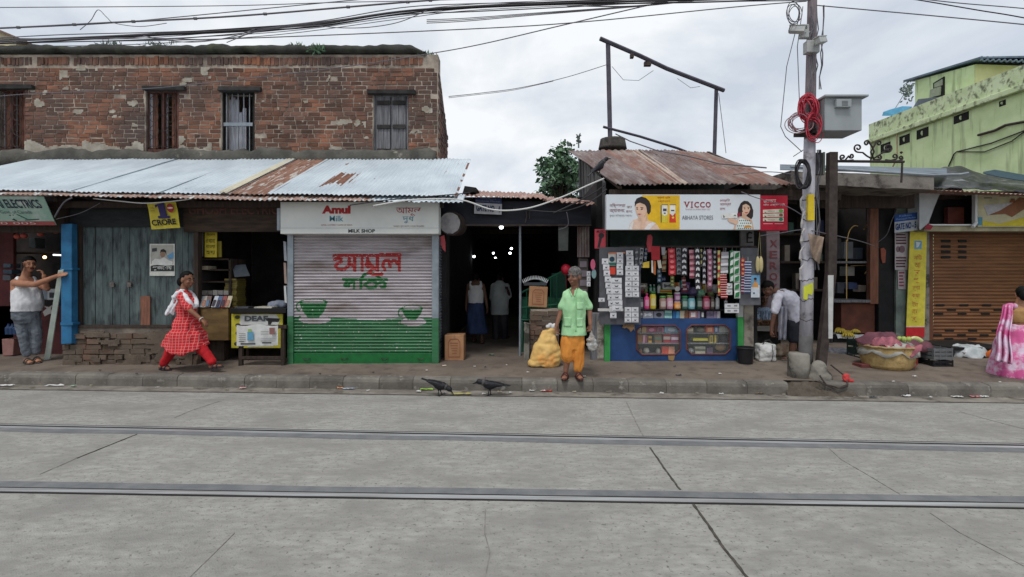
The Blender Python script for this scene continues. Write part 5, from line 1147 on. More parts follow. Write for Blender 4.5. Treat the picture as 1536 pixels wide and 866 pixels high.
def goods(px0, py0, px1, py1, Y, c, label, c2=None, d=.12, name='box', cat='box', m='spot', group=None):
    b = MB(); b.pbox(px0, py0, px1, py1, Y, d, .003)
    if c2:
        b.k = 1; w, h = px1-px0, py1-py0
        if m == 'spot': b.pprism([(px0+w*.5+w*.28*cos(t*pi/6), py0+h*.5+h*.3*sin(t*pi/6)) for t in range(12)], Y-.008, .004)
        elif m == 'band': b.pprism([(px0+.2, py0+h*.3), (px1-.2, py0+h*.3), (px1-.2, py0+h*.62), (px0+.2, py0+h*.62)], Y-.008, .004)
        elif m == 'half': b.pprism([(px0+w*.55, py0+.2), (px1-.2, py0+.2), (px1-.2, py1-.2), (px0+w*.5, py1-.2)], Y-.008, .004)
        elif m == 'frame': b.pprism([(px0+w*.2, py0+h*.18), (px1-w*.2, py0+h*.18), (px1-w*.2, py1-h*.18), (px0+w*.2, py1-h*.18)], Y-.008, .004)
        elif m == 'wave': b.pprism([(px0+w*.1, py0+h*.2), (px0+w*.4, py0+h*.4), (px0+w*.7, py0+h*.2), (px1-w*.1, py0+h*.5), (px0+w*.7, py0+h*.7), (px0+w*.4, py0+h*.6), (px0+w*.15, py0+h*.8)], Y-.008, .004)
    return solo(b, name, [C8(*c)]+([C8(*c2)] if c2 else []), label, cat, group, bevel=.003)
for a in ((958,466.5,964,477.5,8.8,(120,118,124),'narrow grey carton at the left of the row on the blue counter',(190,190,194),.12,'box','box','band'),
          (964.5,467,980,477.5,8.8,(150,150,160),'grey carton with a pale wave, third from the left on the blue counter',(206,208,214),.12,'box','box','wave'),
          (981,467,996,477.5,8.8,(136,136,150),'lilac grey carton with a black dot on the blue counter',(40,40,48),.12,'box','box','spot'),
          (997,466,1008,477.8,8.79,(150,196,190),'mint green box in the row on the blue counter',(90,130,130),.1,'box','box','band'),
          (1009,467,1019.5,477.8,8.8,(40,96,150),'strong blue box between the mint box and the tan box',(80,140,180),.1,'box','box','half'),
          (1020,466,1033,477.8,8.8,(196,184,160),'tan and white box with brown print on the counter row',(120,84,60),.1,'box','box','half'),
          (1034,467,1045.5,477.8,8.8,(176,120,120),'dusty red box with a white frame on the counter row',(214,206,206),.1,'box','box','frame'),
          (1046,467,1050.5,477.8,8.8,(140,124,150),'slim lilac box beside the dusty red box',None,.1),
          (1051.5,467,1056.5,477.8,8.8,(70,70,76),'slim black and white box on the counter row',(206,206,206),.1,'box','box','frame'),
          (1060,467,1070.5,477.8,8.8,(124,112,136),'violet grey box with a darker band near the right end',(96,86,108),.1,'box','box','band'),
          (1071,467,1080.5,477.8,8.8,(136,124,146),'violet grey box with a pale half at the right end',(190,184,190),.1,'box','box','half'),
          (994,424,1012,434,9.1,(190,190,190),'white pack with grey arches on the upper shelf',(90,90,96),.15,'box','box','wave'),
          (1022,432,1032,441,9.1,(96,70,110),'dull purple box on the upper shelf',(150,60,70),.15,'box','box','band'),
          (990,434.5,1008,441,9.1,(150,176,60),'lime and red flat pack at the middle of the upper shelf',(190,70,50),.15,'box','box','band'),
          (958,425,971,434,9.1,(120,110,100),'brown and white flat pack, leftmost on the upper shelf',(200,196,190),.15,'box','box','wave')): goods(*a)
b = MB(); c = P(1016, 433.5, 8.95); b.ring([[c+V((r_*cos(t*pi/12), yy, r_*sin(t*pi/12))) for t in range(24)] for r_, yy in ((.04, .03), (.045, 0), (.045, -.01), (.036, -.014))]); solo(b, 'tin', C8(206,206,204), 'round white tin standing on edge above the purple tub', 'tin', smooth=False)
for (px, py, rx, rz_, c, lb) in ((1039, 438, .09, .085, (104,92,130), 'purple plastic bag slumped on the upper shelf'), (1051, 440, .08, .075, (140,196,160), 'mint green plastic bag slumped on the upper shelf'), (1066, 442, .06, .05, (130,134,90), 'olive packet lying at the right of the upper shelf')):
    b = MB(); b.ell(P(px, py, 9.1), rx, .08, rz_); o = link('plastic_bag', remeshed(b, .015, 2, .02, 18), C8(*c, .3)); rebase(o); tag(o, lb, 'bag')
YW = YQ+.10
for a in ((956.5,491,961.5,499.4,(176,160,130),None,'beige packet in the left corner of the top shelf'), (963,490,969.5,499.4,(186,150,96),None,'tan tin on the top shelf of the left window'),
          (970,490.5,985,499.4,(150,50,84),(196,120,150),'magenta packets side by side in the left window'), (986,490.5,995.5,499.4,(190,110,140),(120,50,80),'pink box next to the magenta packets'), (997,490,1018.5,499.4,(140,176,204),(206,216,224),'wide light blue pack at the right of the left window'),
          (956.5,502,964,515,(176,128,80),None,'plain brown box on the middle shelf of the left window'), (964.5,503,970.5,515,(196,150,160),(140,70,96),'pink striped box beside the plain brown box'), (972.5,504.5,977.5,515,(216,166,40),(110,60,30),'small amber box on the middle shelf of the left window'),
          (982,502,992.5,515,(130,90,56),(80,110,90),'brown box with a green band in the left window'), (995,500.8,1006,515,(176,36,44),(216,196,186),'red box with a white frame in the left window'), (1007,502,1018,515,(150,60,100),(210,190,204),'magenta and white box at the right of the middle shelf'),
          (993,520,1012,531.5,(206,76,50),(220,150,120),'orange red box on the bottom shelf of the left window'),
          (1031,492,1040,499.4,(190,164,130),(220,214,200),'tan and white packet at the left of the right window'), (1059,490,1070.5,499.4,(214,80,40),(240,170,120),'orange box on the top shelf of the right window'), (1071.5,490,1077.5,499.4,(60,110,170),(206,210,220),'small blue and white box beside the orange box'), (1078.5,489.5,1094,499.4,(206,206,196),None,'blank white box at the right end of the right window'),
          (1040,507.5,1062,511.5,(216,206,40),None,'long yellow tube lying in the right window'), (1065,503,1069.5,514.8,(190,170,60),(120,100,40),'left of two small yellow boxes standing in the right window'), (1072,503,1076.5,514.8,(190,170,60),(90,80,40),'right of two small yellow boxes standing in the right window'),
          (1043,520,1058,531,(206,202,180),(120,120,96),'cream box with dark print on the bottom shelf of the right window'), (1060.5,522,1069.5,531,(104,84,110),None,'dull purple box on the bottom shelf of the right window')):
    goods(a[0], a[1], a[2], a[3], YW+R.uniform(0, .05), a[4], a[6], a[5], .1, 'box', 'box', R.choice(('spot', 'band', 'frame', 'half')) if a[5] else 'spot', 'goods in the counter windows')
for (px, py, rx, rz_, c, lb, nm) in ((969.5, 526, .05, .055, (206,200,184), 'round white jar on the bottom shelf of the left window', 'jar'), (987, 526.5, .04, .05, (190,186,176), 'small pale jar right of the round white jar', 'jar'),
                                     (1051, 495, .075, .045, (140,130,116), 'grey brown bundle on the top shelf of the right window', 'bundle'), (1086, 508, .075, .06, (50,52,60), 'dark rounded bag on the middle shelf of the right window', 'bag'),
                                     (1081, 521, .1, .065, (170,136,96), 'tan oval loaf-like bundle in the right window', 'bundle'), (1036, 526, .05, .045, (196,196,194), 'crumpled white packet low in the right window', 'packet'),
                                     (960.5, 527, .03, .04, (170,110,80), 'small reddish packet low in the left window', 'packet')):
    b = MB(); b.ell(P(px, py, YW+.1), rx, .06, rz_, nu=16, nv=10); solo(b, nm, C8(*c), lb, nm, smooth=True)
b = MB(); b.grid(lambda u, v: P(934+18*u+2*noise.noise(V((u*4, v*4, 1))), 483+15*v*(.6+.4*noise.noise(V((u*5, 3, 2)))+.3*u), YQ-.05-.03*noise.noise(V((u*4, v*3, 7)))), 10, 8); solo(b, 'rag', C8(164,130,96), 'brown rag draped over the left of the blue counter', 'rag', solid=.006)
b = MB(); b.pprism([(1002,533.5),(1012.5,533),(1011,540),(1009,541.5),(1003,540)], YQ-.008, .004); solo(b, 'tape', C8(150,122,84), 'brown tape patch at the foot of the blue counter', 'tape patch')
for k, (nm, c, x0, y0, x1) in enumerate((('crimson', (170,40,56), 961, 428, 966), ('lime', (150,180,60), 967, 430, 972), ('navy', (44,56,100), 992, 415, 999), ('orange', (214,120,50), 1013, 424, 1020), ('turquoise', (70,160,160), 1021, 421, 1028), ('violet', (120,80,140), 1029, 424, 1035), ('brown', (120,84,60), 1046, 423, 1053), ('golden', (206,170,70), 1054, 426, 1060), ('rose', (200,120,140), 1061, 424, 1068), ('white', (206,206,206), 1069, 427, 1076), ('rust red', (150,70,50), 1077, 429, 1085))):
    goods(x0, y0, x1, 441 if y0 > 418 else 423.5, 9.25, c, '%s packet standing in the back row of the upper kiosk shelf' % nm, tuple(min(255, int(q*.4+140)) for q in c), .08, 'packet', 'packet', ('band', 'spot', 'wave', 'half')[k % 4], 'packets in the back row of the upper shelf')
for a in ((986,992,404,424,(90,120,150),(200,206,210),'short steel blue strip hanging in the dark behind the pale slanted packet',8.95,7,'spot'),(994,1000,376,408,(206,190,150),(150,80,60),'cream strip hanging just left of the red strip',8.8,8,'band'),(1005,1011,414,430,(120,130,60),(206,200,150),'short olive strip hanging below the red strip',8.9,6,'spot'),(1023,1029,416,436,(130,60,70),(210,180,180),'short wine red strip hanging behind the pink strip',8.95,7,'band'),(1086,1092,450,462,(60,60,66),(180,180,186),'short dark strip hanging under the red striped strip',8.7,6,'arch'),(967,971,372,392,(190,196,200),(60,90,150),'thin white and blue strip hanging left of the large red packet',8.75,6,'band')): sachets(*a)
# jamb left of the kiosk
b = MB(); b.pbox(886, 470, 906, 546, 8.86, .1, .015); solo(b, 'timber_post', m_greywood, 'rough grey timber post at the left corner of the kiosk', 'post', bevel=.01)
b = MB(); b.pbox(896, 480, 906.5, 540, 8.84, .008, .004); solo(b, 'torn_poster', mat('torn_paper', S(172,168,158), S(120,108,98), sc=9, r=.9, c3=S(90,84,80), t3=.58, sc3=8), 'torn pale poster on the rough timber post', 'poster')
rp_ = thing('red_poster', 'red poster with a dark microphone at the left corner of the kiosk', 'poster', P(900, 372, 8.7))
b = MB(); b.pbox(892, 344, 908.5, 373, 8.7, .01); b.build('paper', C8(178,62,74), rp_)
b = MB(); b.pprism(vell(902, 353.5, 4.2, 4), 8.697, .002); b.pprism([(899,356),(903,357.5),(899.5,371.5),(896,371.5)], 8.697, .002); b.build('microphone', C8(44,42,46), rp_)
ptext('MUSIC', 895, 345.5, 906, 349.3, 8.697, C8(60,40,44), rp_, .02)
b = MB(); b.pprism(vell(889.5, 397, 3.5, 8), 8.75, .03); solo(b, 'packet', C8(206,96,130), 'oval pink packet hanging below the red poster', 'packet'); b = MB(); b.pprism(vell(891, 411, 3.5, 7), 8.76, .03); solo(b, 'packet', C8(126,158,160), 'oval grey blue packet hanging below the pink one', 'packet')
b = MB(); corrugated(b, (wx(866, 9.1), 9.1, wz(386, 9.1)), (wx(884, 9.1), 9.1, wz(386, 9.1)), (wx(866, 9.1), 9.12, wz(340, 9.1)), (wx(884, 9.1), 9.12, wz(340, 9.1)), .05, .01, 4); solo(b, 'tin_sheet', m_ktin2, 'grey corrugated tin panel beside the kiosk jamb', 'panel', fix=False)
b = MB(); b.pbox(868, 388, 882, 450, 9.15, .2, .01); b.k = 1
for k in range(4): b.pbox(870, 392+k*14, 880, 401+k*14, 9.135, .014)
solo(b, 'box_stack', [C8(84,76,72), C8(130,120,128)], 'stack of brown and mauve cartons in the gateway behind the kiosk corner', 'carton stack')
# ================================================================ roof-top frame, stump, tree behind
fr = thing('pipe_frame', 'empty steel billboard frame standing behind the rusty kiosk roof', 'frame', (2.8, 12.4, 4.6))
mst = mat('frame_steel', S(82,80,92), S(70,66,76), sc=6, r=.7)
Ya, Yb_ = 12.0, 12.9
b = MB(); b.cyl(P(915.5, 222, Ya), P(912, 66, Ya), .055, n=8); b.build('post', mst, fr); b = MB(); b.cyl(P(1071.5, 236, Yb_), P(1074.5, 134, Yb_), .05, n=8); b.build('post', mst, fr)
b = MB(); b.tube([P(900, 58, Ya-.09), P(960, 84, Ya+.15), P(1000, 103, Ya+.4), P(1086, 136, Yb_-.1)], .05, 6); b.build('top_rail', mst, fr)
b = MB(); b.tube([P(905, 190.5, Ya-.09), P(960, 205, Ya+.2), P(1016, 222.5, Ya+.5), P(1030, 228, Ya+.6)], .03, 6); b.build('lower_rail', mst, fr)
b = MB(); b.tube([P(923, 201, Ya), P(945, 212, Ya), P(985, 226, Ya-1), P(1030, 234, Ya-1.6), P(1080, 246, Ya-2.2), P(1150, 252, Ya-2.6)], .014, 5); b.tube([P(1078, 140, Yb_), P(1089, 230, Yb_)], .008, 4); b.tube([P(918, 100, Ya), P(935, 120, Ya), P(958, 121, Ya), P(980, 106, Ya+.3)], .006, 4); b.tube([P(1016, 118, Ya+.4), P(1036, 132, Ya+.5), P(1050, 130, Ya+.6)], .006, 4); b.build('loose_wire', m_cable2, fr)
b = MB(); b.pbox(946, 80, 951, 86, Ya, .1); b.build('clamp', m_iron, fr); b = MB(); b.pbox(967, 92, 977, 98, Ya+.2, .1); b.build('clamp', m_iron, fr)
b = MB(); rg = []
for k in range(6):
    t = k/5; rg.append([P(919, 224-15*t, 12.0)+V(((.34-.05*t)*cos(a*pi/8)*(1+.08*noise.noise(V((a, k, 0)))), .26*sin(a*pi/8), .03*noise.noise(V((a, k, 4))))) for a in range(16)])
b.ring(rg); solo(b, 'concrete_stump', mat('dark_lumpy_concrete', S(88,84,80), S(60,58,56), sc=8, r=.95, bump=.7), 'dark lumpy concrete stump at the foot of the billboard frame', 'stump', smooth=True)
m_leaf = mat('leaf_green', S(104,134,104), S(76,108,80), sc=.9, r=.6, bump=0, isl=.5)
m_leafd = mat('leaf_grey', S(120,130,126), S(90,104,98), sc=2, r=.7, bump=0, isl=.3)
m_bark = mat('bark', S(84,74,64), S(60,54,48), sc=6, r=.95, bump=.5)
def tree(name, label, base, top, blobs, nleaf, lsz, mats, group=None, trunk=.16):
    t = thing(name, label, 'tree', base, group); base = V(base); top = V(top); b = MB()
    b.tube([base, base.lerp(top, .4)+V((.1, 0, 0)), base.lerp(top, .75)-V((.05, 0, 0)), top], lambda q: trunk*(1-.75*q), 8)
    for c, r_ in blobs: b.tube([base.lerp(top, R.uniform(.55, .85)), base.lerp(top, .9).lerp(V(c), .6), V(c)], lambda q: .05*(1-.8*q)+.008, 5)
    b.build('trunk', m_bark, t); b = MB()
    for c, r_ in blobs:
        n = int(nleaf*r_**1.7); tips = [V((R.gauss(0, 1), R.gauss(0, 1), R.gauss(0, 1))).normalized()*r_*R.uniform(.35, 1.05) for _ in range(max(4, n//14))]
        for _ in range(n):
            p = V(c)+R.choice(tips)+V((R.gauss(0, .13), R.gauss(0, .13), R.gauss(0, .11)))*(.5+r_*.7)
            a = V((R.uniform(-1, 1), R.uniform(-1, 1), R.uniform(-.9, .3))).normalized(); s = a.cross(V((R.uniform(-1, 1), R.uniform(-1, 1), R.uniform(-1, 1)))).normalized(); l = lsz*R.uniform(.6, 1.3)
            b.k = R.randrange(len(mats)) if len(mats) > 1 and R.random() < .25 else 0
            b.add([p, p+a*l*.5+s*l*.32, p+a*l, p+a*l*.5-s*l*.32], [(0,1,2,3)])
    b.build('crown', mats, t, fix=False); return t
Yt = 22.0
bl = [(P(x, y, Yt+R.uniform(-.6, .6)), r_) for x, y, r_ in ((838,240,.62),(826,252,.62),(848,252,.7),(818,268,.5),(836,268,.75),(852,272,.75),(846,230,.45),(815,246,.36),(860,262,.6),(822,282,.55),(868,255,.6),(842,288,.8))]
tree('leafy_tree', 'green leafy tree rising behind the market roof', (P(842, 300, Yt).x, Yt, .2), P(840, 250, Yt), bl, 430, .22, [m_leaf, m_leafd])
b = MB(); b.tube([P(868, 222, 12.6), P(868, 208, 12.6)], .02, 5)
for k in range(40): p = P(868+R.uniform(-2.5, 3), R.uniform(202, 216), 12.6+R.uniform(-.1, .1)); a = V((R.uniform(-1, 1), R.uniform(-.6, .6), R.uniform(-1, 1))).normalized()*.06; s = a.cross(V((0, 1, .3))).normalized()*.02; b.add([p, p+a*.5+s, p+a, p+a*.5-s], [(0,1,2,3)])
solo(b, 'weed', m_leafd, 'dry weed sprouting behind the left end of the kiosk roof', 'weed', fix=False)
# ================================================================ dim shop between the kiosk and the wooden showcase
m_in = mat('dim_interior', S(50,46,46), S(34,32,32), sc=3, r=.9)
copy_shop = thing('copy_shop', 'dim photocopy shop behind the concrete pole, lettered XEROX on its pillar', 'shop', (5.2, 10, .27))
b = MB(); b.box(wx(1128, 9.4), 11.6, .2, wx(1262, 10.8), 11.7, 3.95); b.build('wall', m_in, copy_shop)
b = MB(); b.pbox(1150, 300, 1170, 505, 9.7, .25, .01); pl = b.build('pillar', mat('mauve_pillar', S(122,108,112), S(96,86,90), sc=4, r=.85), copy_shop)
for k, ch_ in enumerate('XEROX'): ptext(ch_, 1154.5, 360+k*16.5, 1166, 371+k*16.5, 9.7, C8(112,58,62), pl, .015)
b = MB()
for k in range(3): b.pbox(1170, 350+k*42, 1250, 353+k*42, 11.0, .5)
b.build('shelf', m_wood, copy_shop)
b = MB(); b.pbox(1128, 287, 1262, 300, 9.6, .1); b.build('lintel', m_wood, copy_shop)
for k in range(22):
    px = R.uniform(1172, 1244); row = R.randrange(3); y1 = 350+row*42; h = R.uniform(10, 26)
    c = R.choice(((60,92,84),(120,60,70),(70,76,110),(110,104,96),(50,56,62),(130,120,110),(90,40,60)))
    nm = {(60,92,84):'dark green',(120,60,70):'dull red',(70,76,110):'slate blue',(110,104,96):'taupe',(50,56,62):'charcoal',(130,120,110):'buff',(90,40,60):'plum'}[c]
    b = MB(); b.pbox(px, y1-h, px+R.uniform(5, 9), y1, 11.05+R.uniform(0, .2), .15, .004)
    solo(b, 'file_box', C8(*c), '%s file box on the %s shelf of the photocopy shop' % (nm, ('top', 'middle', 'bottom')[row]), 'file box', 'file boxes in the photocopy shop')
# vendor slab with brown roots, basket of bags
t = thing('vendor_slab', 'white topped vegetable slab on dark bricks behind the white bag', 'counter', (wx(1152, 9.3), 9.5, .26))
b = MB(); b.pbox(1134, 490, 1172, 497, 9.25, .5, .01); b.build('slab_top', C8(176,172,166), t)
b = MB(); b.box(wx(1136, 9.3), 9.32, .24, wx(1172, 9.3), 9.7, wz(497.5, 9.28)); b.build('brick_base', mat('black_brick', S(56,50,48), S(36,34,34), sc=20, r=.95, bump=.6), t)
b = MB()
for k in range(26): p = P(R.uniform(1137, 1162), R.uniform(481, 489), 9.35+R.uniform(0, .2)); d = V((R.uniform(-1, 1), R.uniform(-.6, .6), R.uniform(-.3, .3))).normalized()*.09; b.tube([p-d, p+V((0, 0, .01)), p+d], lambda q: .022*(1-abs(q-.45))+.004, 6)
solo(b, 'root_vegetables', C8(124,94,70), 'heap of brown root vegetables on the white topped slab', 'vegetables')
b = MB(); g = G(1153, 543)
b.box(g.x-.15, g.y+.0, g.z, g.x+.14, g.y+.2, g.z+.30); b.ell(V((g.x, g.y+.1, g.z+.05)), .18, .13, .06); b.ell(V((g.x, g.y+.08, g.z+.17)), .165, .14, .15)
bg_ = link('shopping_bag', remeshed(b, .016, 4, .014, 11), mat('white_bag', S(206,206,204), S(186,186,186), sc=6, r=.5)); rebase(bg_); tag(bg_, 'white shopping bag held by the stooping man in shorts', 'bag')
b = MB(); b.tube([V((g.x-.09, g.y+.03, g.z+.29)), V((g.x-.04, g.y+.03, g.z+.36)), V((g.x+.03, g.y+.03, g.z+.37)), V((g.x+.09, g.y+.03, g.z+.29))], .008, 6); b.tube([V((g.x+.02, g.y-.075, g.z+.30)), V((g.x+.035, g.y-.085, g.z+.15)), V((g.x+.02, g.y-.06, g.z+.02))], .006, 5); b.build('strap', C8(60,60,62), bg_)
g = G(1124, 548)
b = MB(); b.lathe(V((g.x, g.y+.15, g.z)), [(0, 0), (.115, .0), (.14, .26), (.15, .265), (.15, .285), (.135, .285), (.12, .03), (0, .03)], 24); bk = solo(b, 'bucket', mat('black_plastic', S(30,30,33), r=.4, bump=0), 'black plastic bucket at the foot of the right kiosk post', 'bucket', smooth=False)
b = MB(); b.tube([V((g.x+.15*cos(a*pi/8), g.y+.15+.15*sin(a*pi/8), g.z+.27)) for a in range(16)], .008, 6, closed=True); b.build('rim', C8(44,44,48), bk, smooth=True)
b = MB(); g = G(1184, 536)
for k in range(5): b.ell(V((g.x-.14+k*.075, g.y+.1+.02*(k % 2), g.z+.1)), .075, .1, .12)
o = link('cloth_bag', remeshed(b, .018, 3, .025, 12), mat('beige_bag', S(190,172,150), S(120,86,70), sc=5, r=.9, lo=.45, hi=.7)); rebase(o); tag(o, 'slumped beige and brown bag behind the legs of the stooping man', 'bag')
# ================================================================ poles
pole = thing('utility_pole', 'tall grey utility pole hung with cables on a round concrete footing', 'utility pole', G(1207, 569))
gp = G(1207, 569); Yp = gp.y+.16
px_at = lambda y: 1218.5+(1208.5-1218.5)*(y/535)
pp = lambda y, dx=0, dY=0: P(px_at(y)+dx, y, Yp+dY)
b = MB(); ys_ = (-60, 0, 120, 210, 300, 420, 505); rs_ = (.062, .064, .072, .078, .088, .094, .098)
n = 14
def prings(seq): return [[c+V((r_*cos(2*pi*i/n), r_*sin(2*pi*i/n), 0)) for i in range(n)] for c, r_ in seq]
b.ring(prings([(pp(y), r_) for y, r_ in zip(ys_[:4], rs_[:4])])); b.build('upper_shaft', mat('weathered_pole', S(136,126,130), S(108,98,102), sc=5, st=(3,3,.5), r=.8), pole, smooth=True)
b = MB(); b.ring(prings([(pp(y), r_+.006) for y, r_ in zip((209, 300, 420, 503), (.074, .079, .084, .086))])); b.build('painted_shaft', mat('lilac_white_paint', S(182,180,188), S(158,156,166), sc=4, st=(3,3,.6), r=.7, c3=S(122,118,118), t3=.62, sc3=5, w3=.06), pole, smooth=True)
b = MB(); b.ring(prings([(pp(502), .094), (pp(535), .098), (pp(545), .098)])); b.build('grey_collar', mat('dark_grey_base', S(92,90,90), S(72,70,70), sc=5, r=.9), pole, smooth=True)
b = MB(); b.lathe(V((gp.x, Yp, gp.z-.04)), [(0, 0), (.158, 0), (.152, .2), (.148, .38), (.13, .41), (0, .415)], 18, fn=lambda a, z: 1+.04*noise.noise(V((a*1.2, z*5, 2)))); b.build('footing', m_cem, pole, smooth=True)
b = MB(); b.pprism([(1205.5,430),(1212,427),(1219.5,424),(1220,436),(1218,443),(1212,441),(1211,450),(1205,449)], Yp-.10, .006); b.build('yellow_sticker', C8(196,200,60), pole)
b = MB(); b.pbox(1212.5, 292, 1222, 331, Yp-.14, .05, .004); yb = b.build('yellow_box', C8(212,184,40), pole, bevel=.006)
for k in range(7): b = MB(); y = 300+k*30; b.tube([pp(y+R.uniform(-2, 2))+V((.09*cos(a*pi/9), .09*sin(a*pi/9), .02*sin(a))) for a in range(18)], .006, 5, closed=True); b.build('tie_wire', m_iron, pole)
b = MB()
for k in range(5):
    x = 1203+R.uniform(-3, 2); y = 292+k*26; b.tube([P(x+4, y, Yp-.10), P(x+R.uniform(-2, 1), y+8, Yp-.13), P(x-1+R.uniform(-1, 1), y+18, Yp-.13), P(x+R.uniform(-2, 2), y+24, Yp-.13)], lambda q: .014+.012*sin(q*9+k), 5)
b.build('rag_strips', C8(170,166,164), pole)
b = MB()
for k in range(7):
    x = 1223+R.uniform(-3, 9); q = [P(x+R.uniform(-3, 3)+(px_at(y)-1212), y, Yp-.02+R.uniform(-.04, .06)) for y in range(8 if k < 3 else 225, 150 if k < 3 else 420, 18)]; b.tube(q, .008, 5)
for k in range(4):
    b.tube([pp(y, R.uniform(-4, 5), -.10-.005*k) for y in range(10, 200, 16)], .007, 5)
b.build('vertical_cables', m_cable2, pole)
def coil(cx, cy, rx, ry, n, Y, r_, jit, m, label, name='cable_coil', parent=None, dep=.12):
    b = MB()
    for k in range(n):
        ax, ay = cx+R.uniform(-jit, jit), cy+R.uniform(-jit, jit); sx, sy = rx*R.uniform(.8, 1.1), ry*R.uniform(.85, 1.1); tl = R.uniform(-.25, .25)
        yy = Y-R.uniform(0, dep)
        b.tube([P(ax+sx*cos(a*pi/11)*cos(tl)-sy*sin(a*pi/11)*sin(tl), ay+sx*cos(a*pi/11)*sin(tl)+sy*sin(a*pi/11)*cos(tl), yy+.04*sin(a*pi/11*2+k)) for a in range(22)], r_, 5, closed=True)
    if parent: return b.build(name, m, parent, smooth=True)
    return solo(b, name, m, label, 'cable coil', smooth=True)
m_red = mat('red_cable', S(190,58,76), S(160,46,62), sc=9, r=.5, bump=0); m_pinkg = mat('grey_pink_cable', S(142,112,118), r=.5, bump=0)
coil(1212, 163, 11.5, 17, 24, Yp-.12, .0075, 5, m_red, 'thick red cable coil tied to the utility pole beside the grey cabinet')
coil(1200, 184, 19, 13, 9, Yp-.13, .006, 4, m_pinkg, 'loose grey pink cable loops hanging around the red coil')
coil(1219, 192, 11, 19, 7, Yp-.22, .006, 5, m_red, 'loose red cable loops hanging below the thick red coil', dep=.05)
coil(1204, 262, 10, 22, 12, Yp-.13, .009, 1.6, m_cable, 'thick black cable coil hung on the utility pole below the cabinet')
coil(1192, 20, 9, 14, 4, Yp-.1, .006, 3, m_cable2, 'thin loose cable loops near the top of the utility pole')
b = MB(); b.obox(pp(203, -8, -.13), (.30, .05, .05)); b.obox(pp(198, 6, -.14), (.06, .03, .09)); b.build('bracket', m_iron, pole)
b = MB()
b.tube([pp(20, -18, -.1), P(1180, 100, Yp-.1), P(1171, 190, Yp-.1), P(1178, 205, Yp-.1), P(1203, 228, Yp-.1)], .006, 5); b.tube([pp(10, -14, -.1), P(1196, 70, Yp-.1), P(1199, 150, Yp-.1)], .006, 5); b.build('hanging_loop', m_cable2, pole)
# cabinet
m_cab = mat('cabinet_grey', S(150,156,158), S(138,144,147), sc=2, r=.5, bump=.02)
cab = thing('junction_cabinet', 'big grey steel junction cabinet mounted on the utility pole', 'cabinet', P(1265, 208, 7.6))
Yc = 7.34; a0, a1 = P(1237, 196, Yc), P(1293, 147, Yc)
b = MB(); b.box(a0.x, Yc, a0.z, a1.x, Yc+.44, a1.z); b.build('body', m_cab, cab, bevel=.008)
b = MB(); b.box(a0.x-.03, Yc-.06, a1.z+.001, a1.x+.06, Yc+.47, a1.z+.03); b.build('lid', m_cab, cab, bevel=.006)
b = MB(); b.pbox(1255, 148.5, 1277.5, 160.5, Yc-.06, .058); vb = b.build('vent_box', m_cab, cab, bevel=.005)
b = MB()
for k in range(4): b.pbox(1263, 151.5+k*2, 1272, 152.3+k*2, Yc-.063, .004)
b.build('vent_slats', C8(80,84,88), vb)
b = MB(); b.pbox(1236.2, 149, 1237.4, 195, Yc-.004, .01); b.build('door_edge', C8(120,126,130), cab)
b = MB(); b.box(gp.x+.02, Yc+.2, a0.z+.02, a0.x, Yc+.26, a0.z+.07); b.build('mount_arm', m_iron, cab)
# cameras and small boxes
m_camw = mat('camera_white', S(176,178,176), S(156,158,158), sc=6, r=.5, bump=0)
def cctv(px, py, dirx, label, Y):
    t = thing('security_camera', label, 'camera', P(px, py+6, Y), 'security cameras on the utility pole'); c = P(px, py, Y); m = Matrix.Rotation(radians(18*dirx), 3, 'Y') @ Matrix.Rotation(radians(-30*dirx), 3, 'Z')
    b = MB(); b.obox(c, (.20, .085, .085), m); b.obox(c+m @ V((0, 0, .048)), (.24, .10, .012), m); b.build('housing', m_camw, t, bevel=.008)
    b = MB(); q = c-m @ V((.105*dirx, 0, 0)); b.obox(q, (.012, .07, .07), m); b.build('lens', m_black, t)
    b = MB(); b.cyl(c+V((.06*dirx, 0, -.03)), pp(py+4, 0, -.05), .016, n=8); b.build('mount_arm', m_camw, t)
cctv(1196, 45, 1, 'white security camera pointing left high on the utility pole', Yp-.18)
cctv(1231, 61, -1, 'small dark faced security camera pointing right on the utility pole', Yp-.2)
b = MB(); b.pbox(1202, 36, 1214, 56, Yp-.14, .08); solo(b, 'connection_box', m_camw, 'upper white connection box on the utility pole behind the left camera', 'box', bevel=.008)
b = MB(); b.pbox(1211, 60, 1230, 78, Yp-.15, .12); solo(b, 'connection_box', m_camw, 'lower white connection box on the utility pole under the right camera', 'box', bevel=.008)
b = MB(); b.pbox(1222, 229, 1236, 262, Yp-.02, .08); b.k = 1; b.pbox(1235.5, 228, 1238, 262, Yp-.04, .11); solo(b, 'meter_box', [mat('dark_meter', S(72,70,72), S(56,54,56), sc=6), C8(120,128,116)], 'dark flat meter box on the utility pole below the cabinet', 'box', bevel=.005)
b = MB(); b.grid(lambda u, v: P(1212+24*u*(1-.55*v)+6*v, 350+6*u*(1-v)+46*v-10*v*(1-u), Yp-.16-.05*sin(u*7+v*4)), 14, 14); solo(b, 'rag', mat('dirty_beige_rag', S(160,142,126), S(126,108,96), sc=6, r=.95), 'dirty beige rag hung from a wire between the two poles', 'rag', solid=.006)
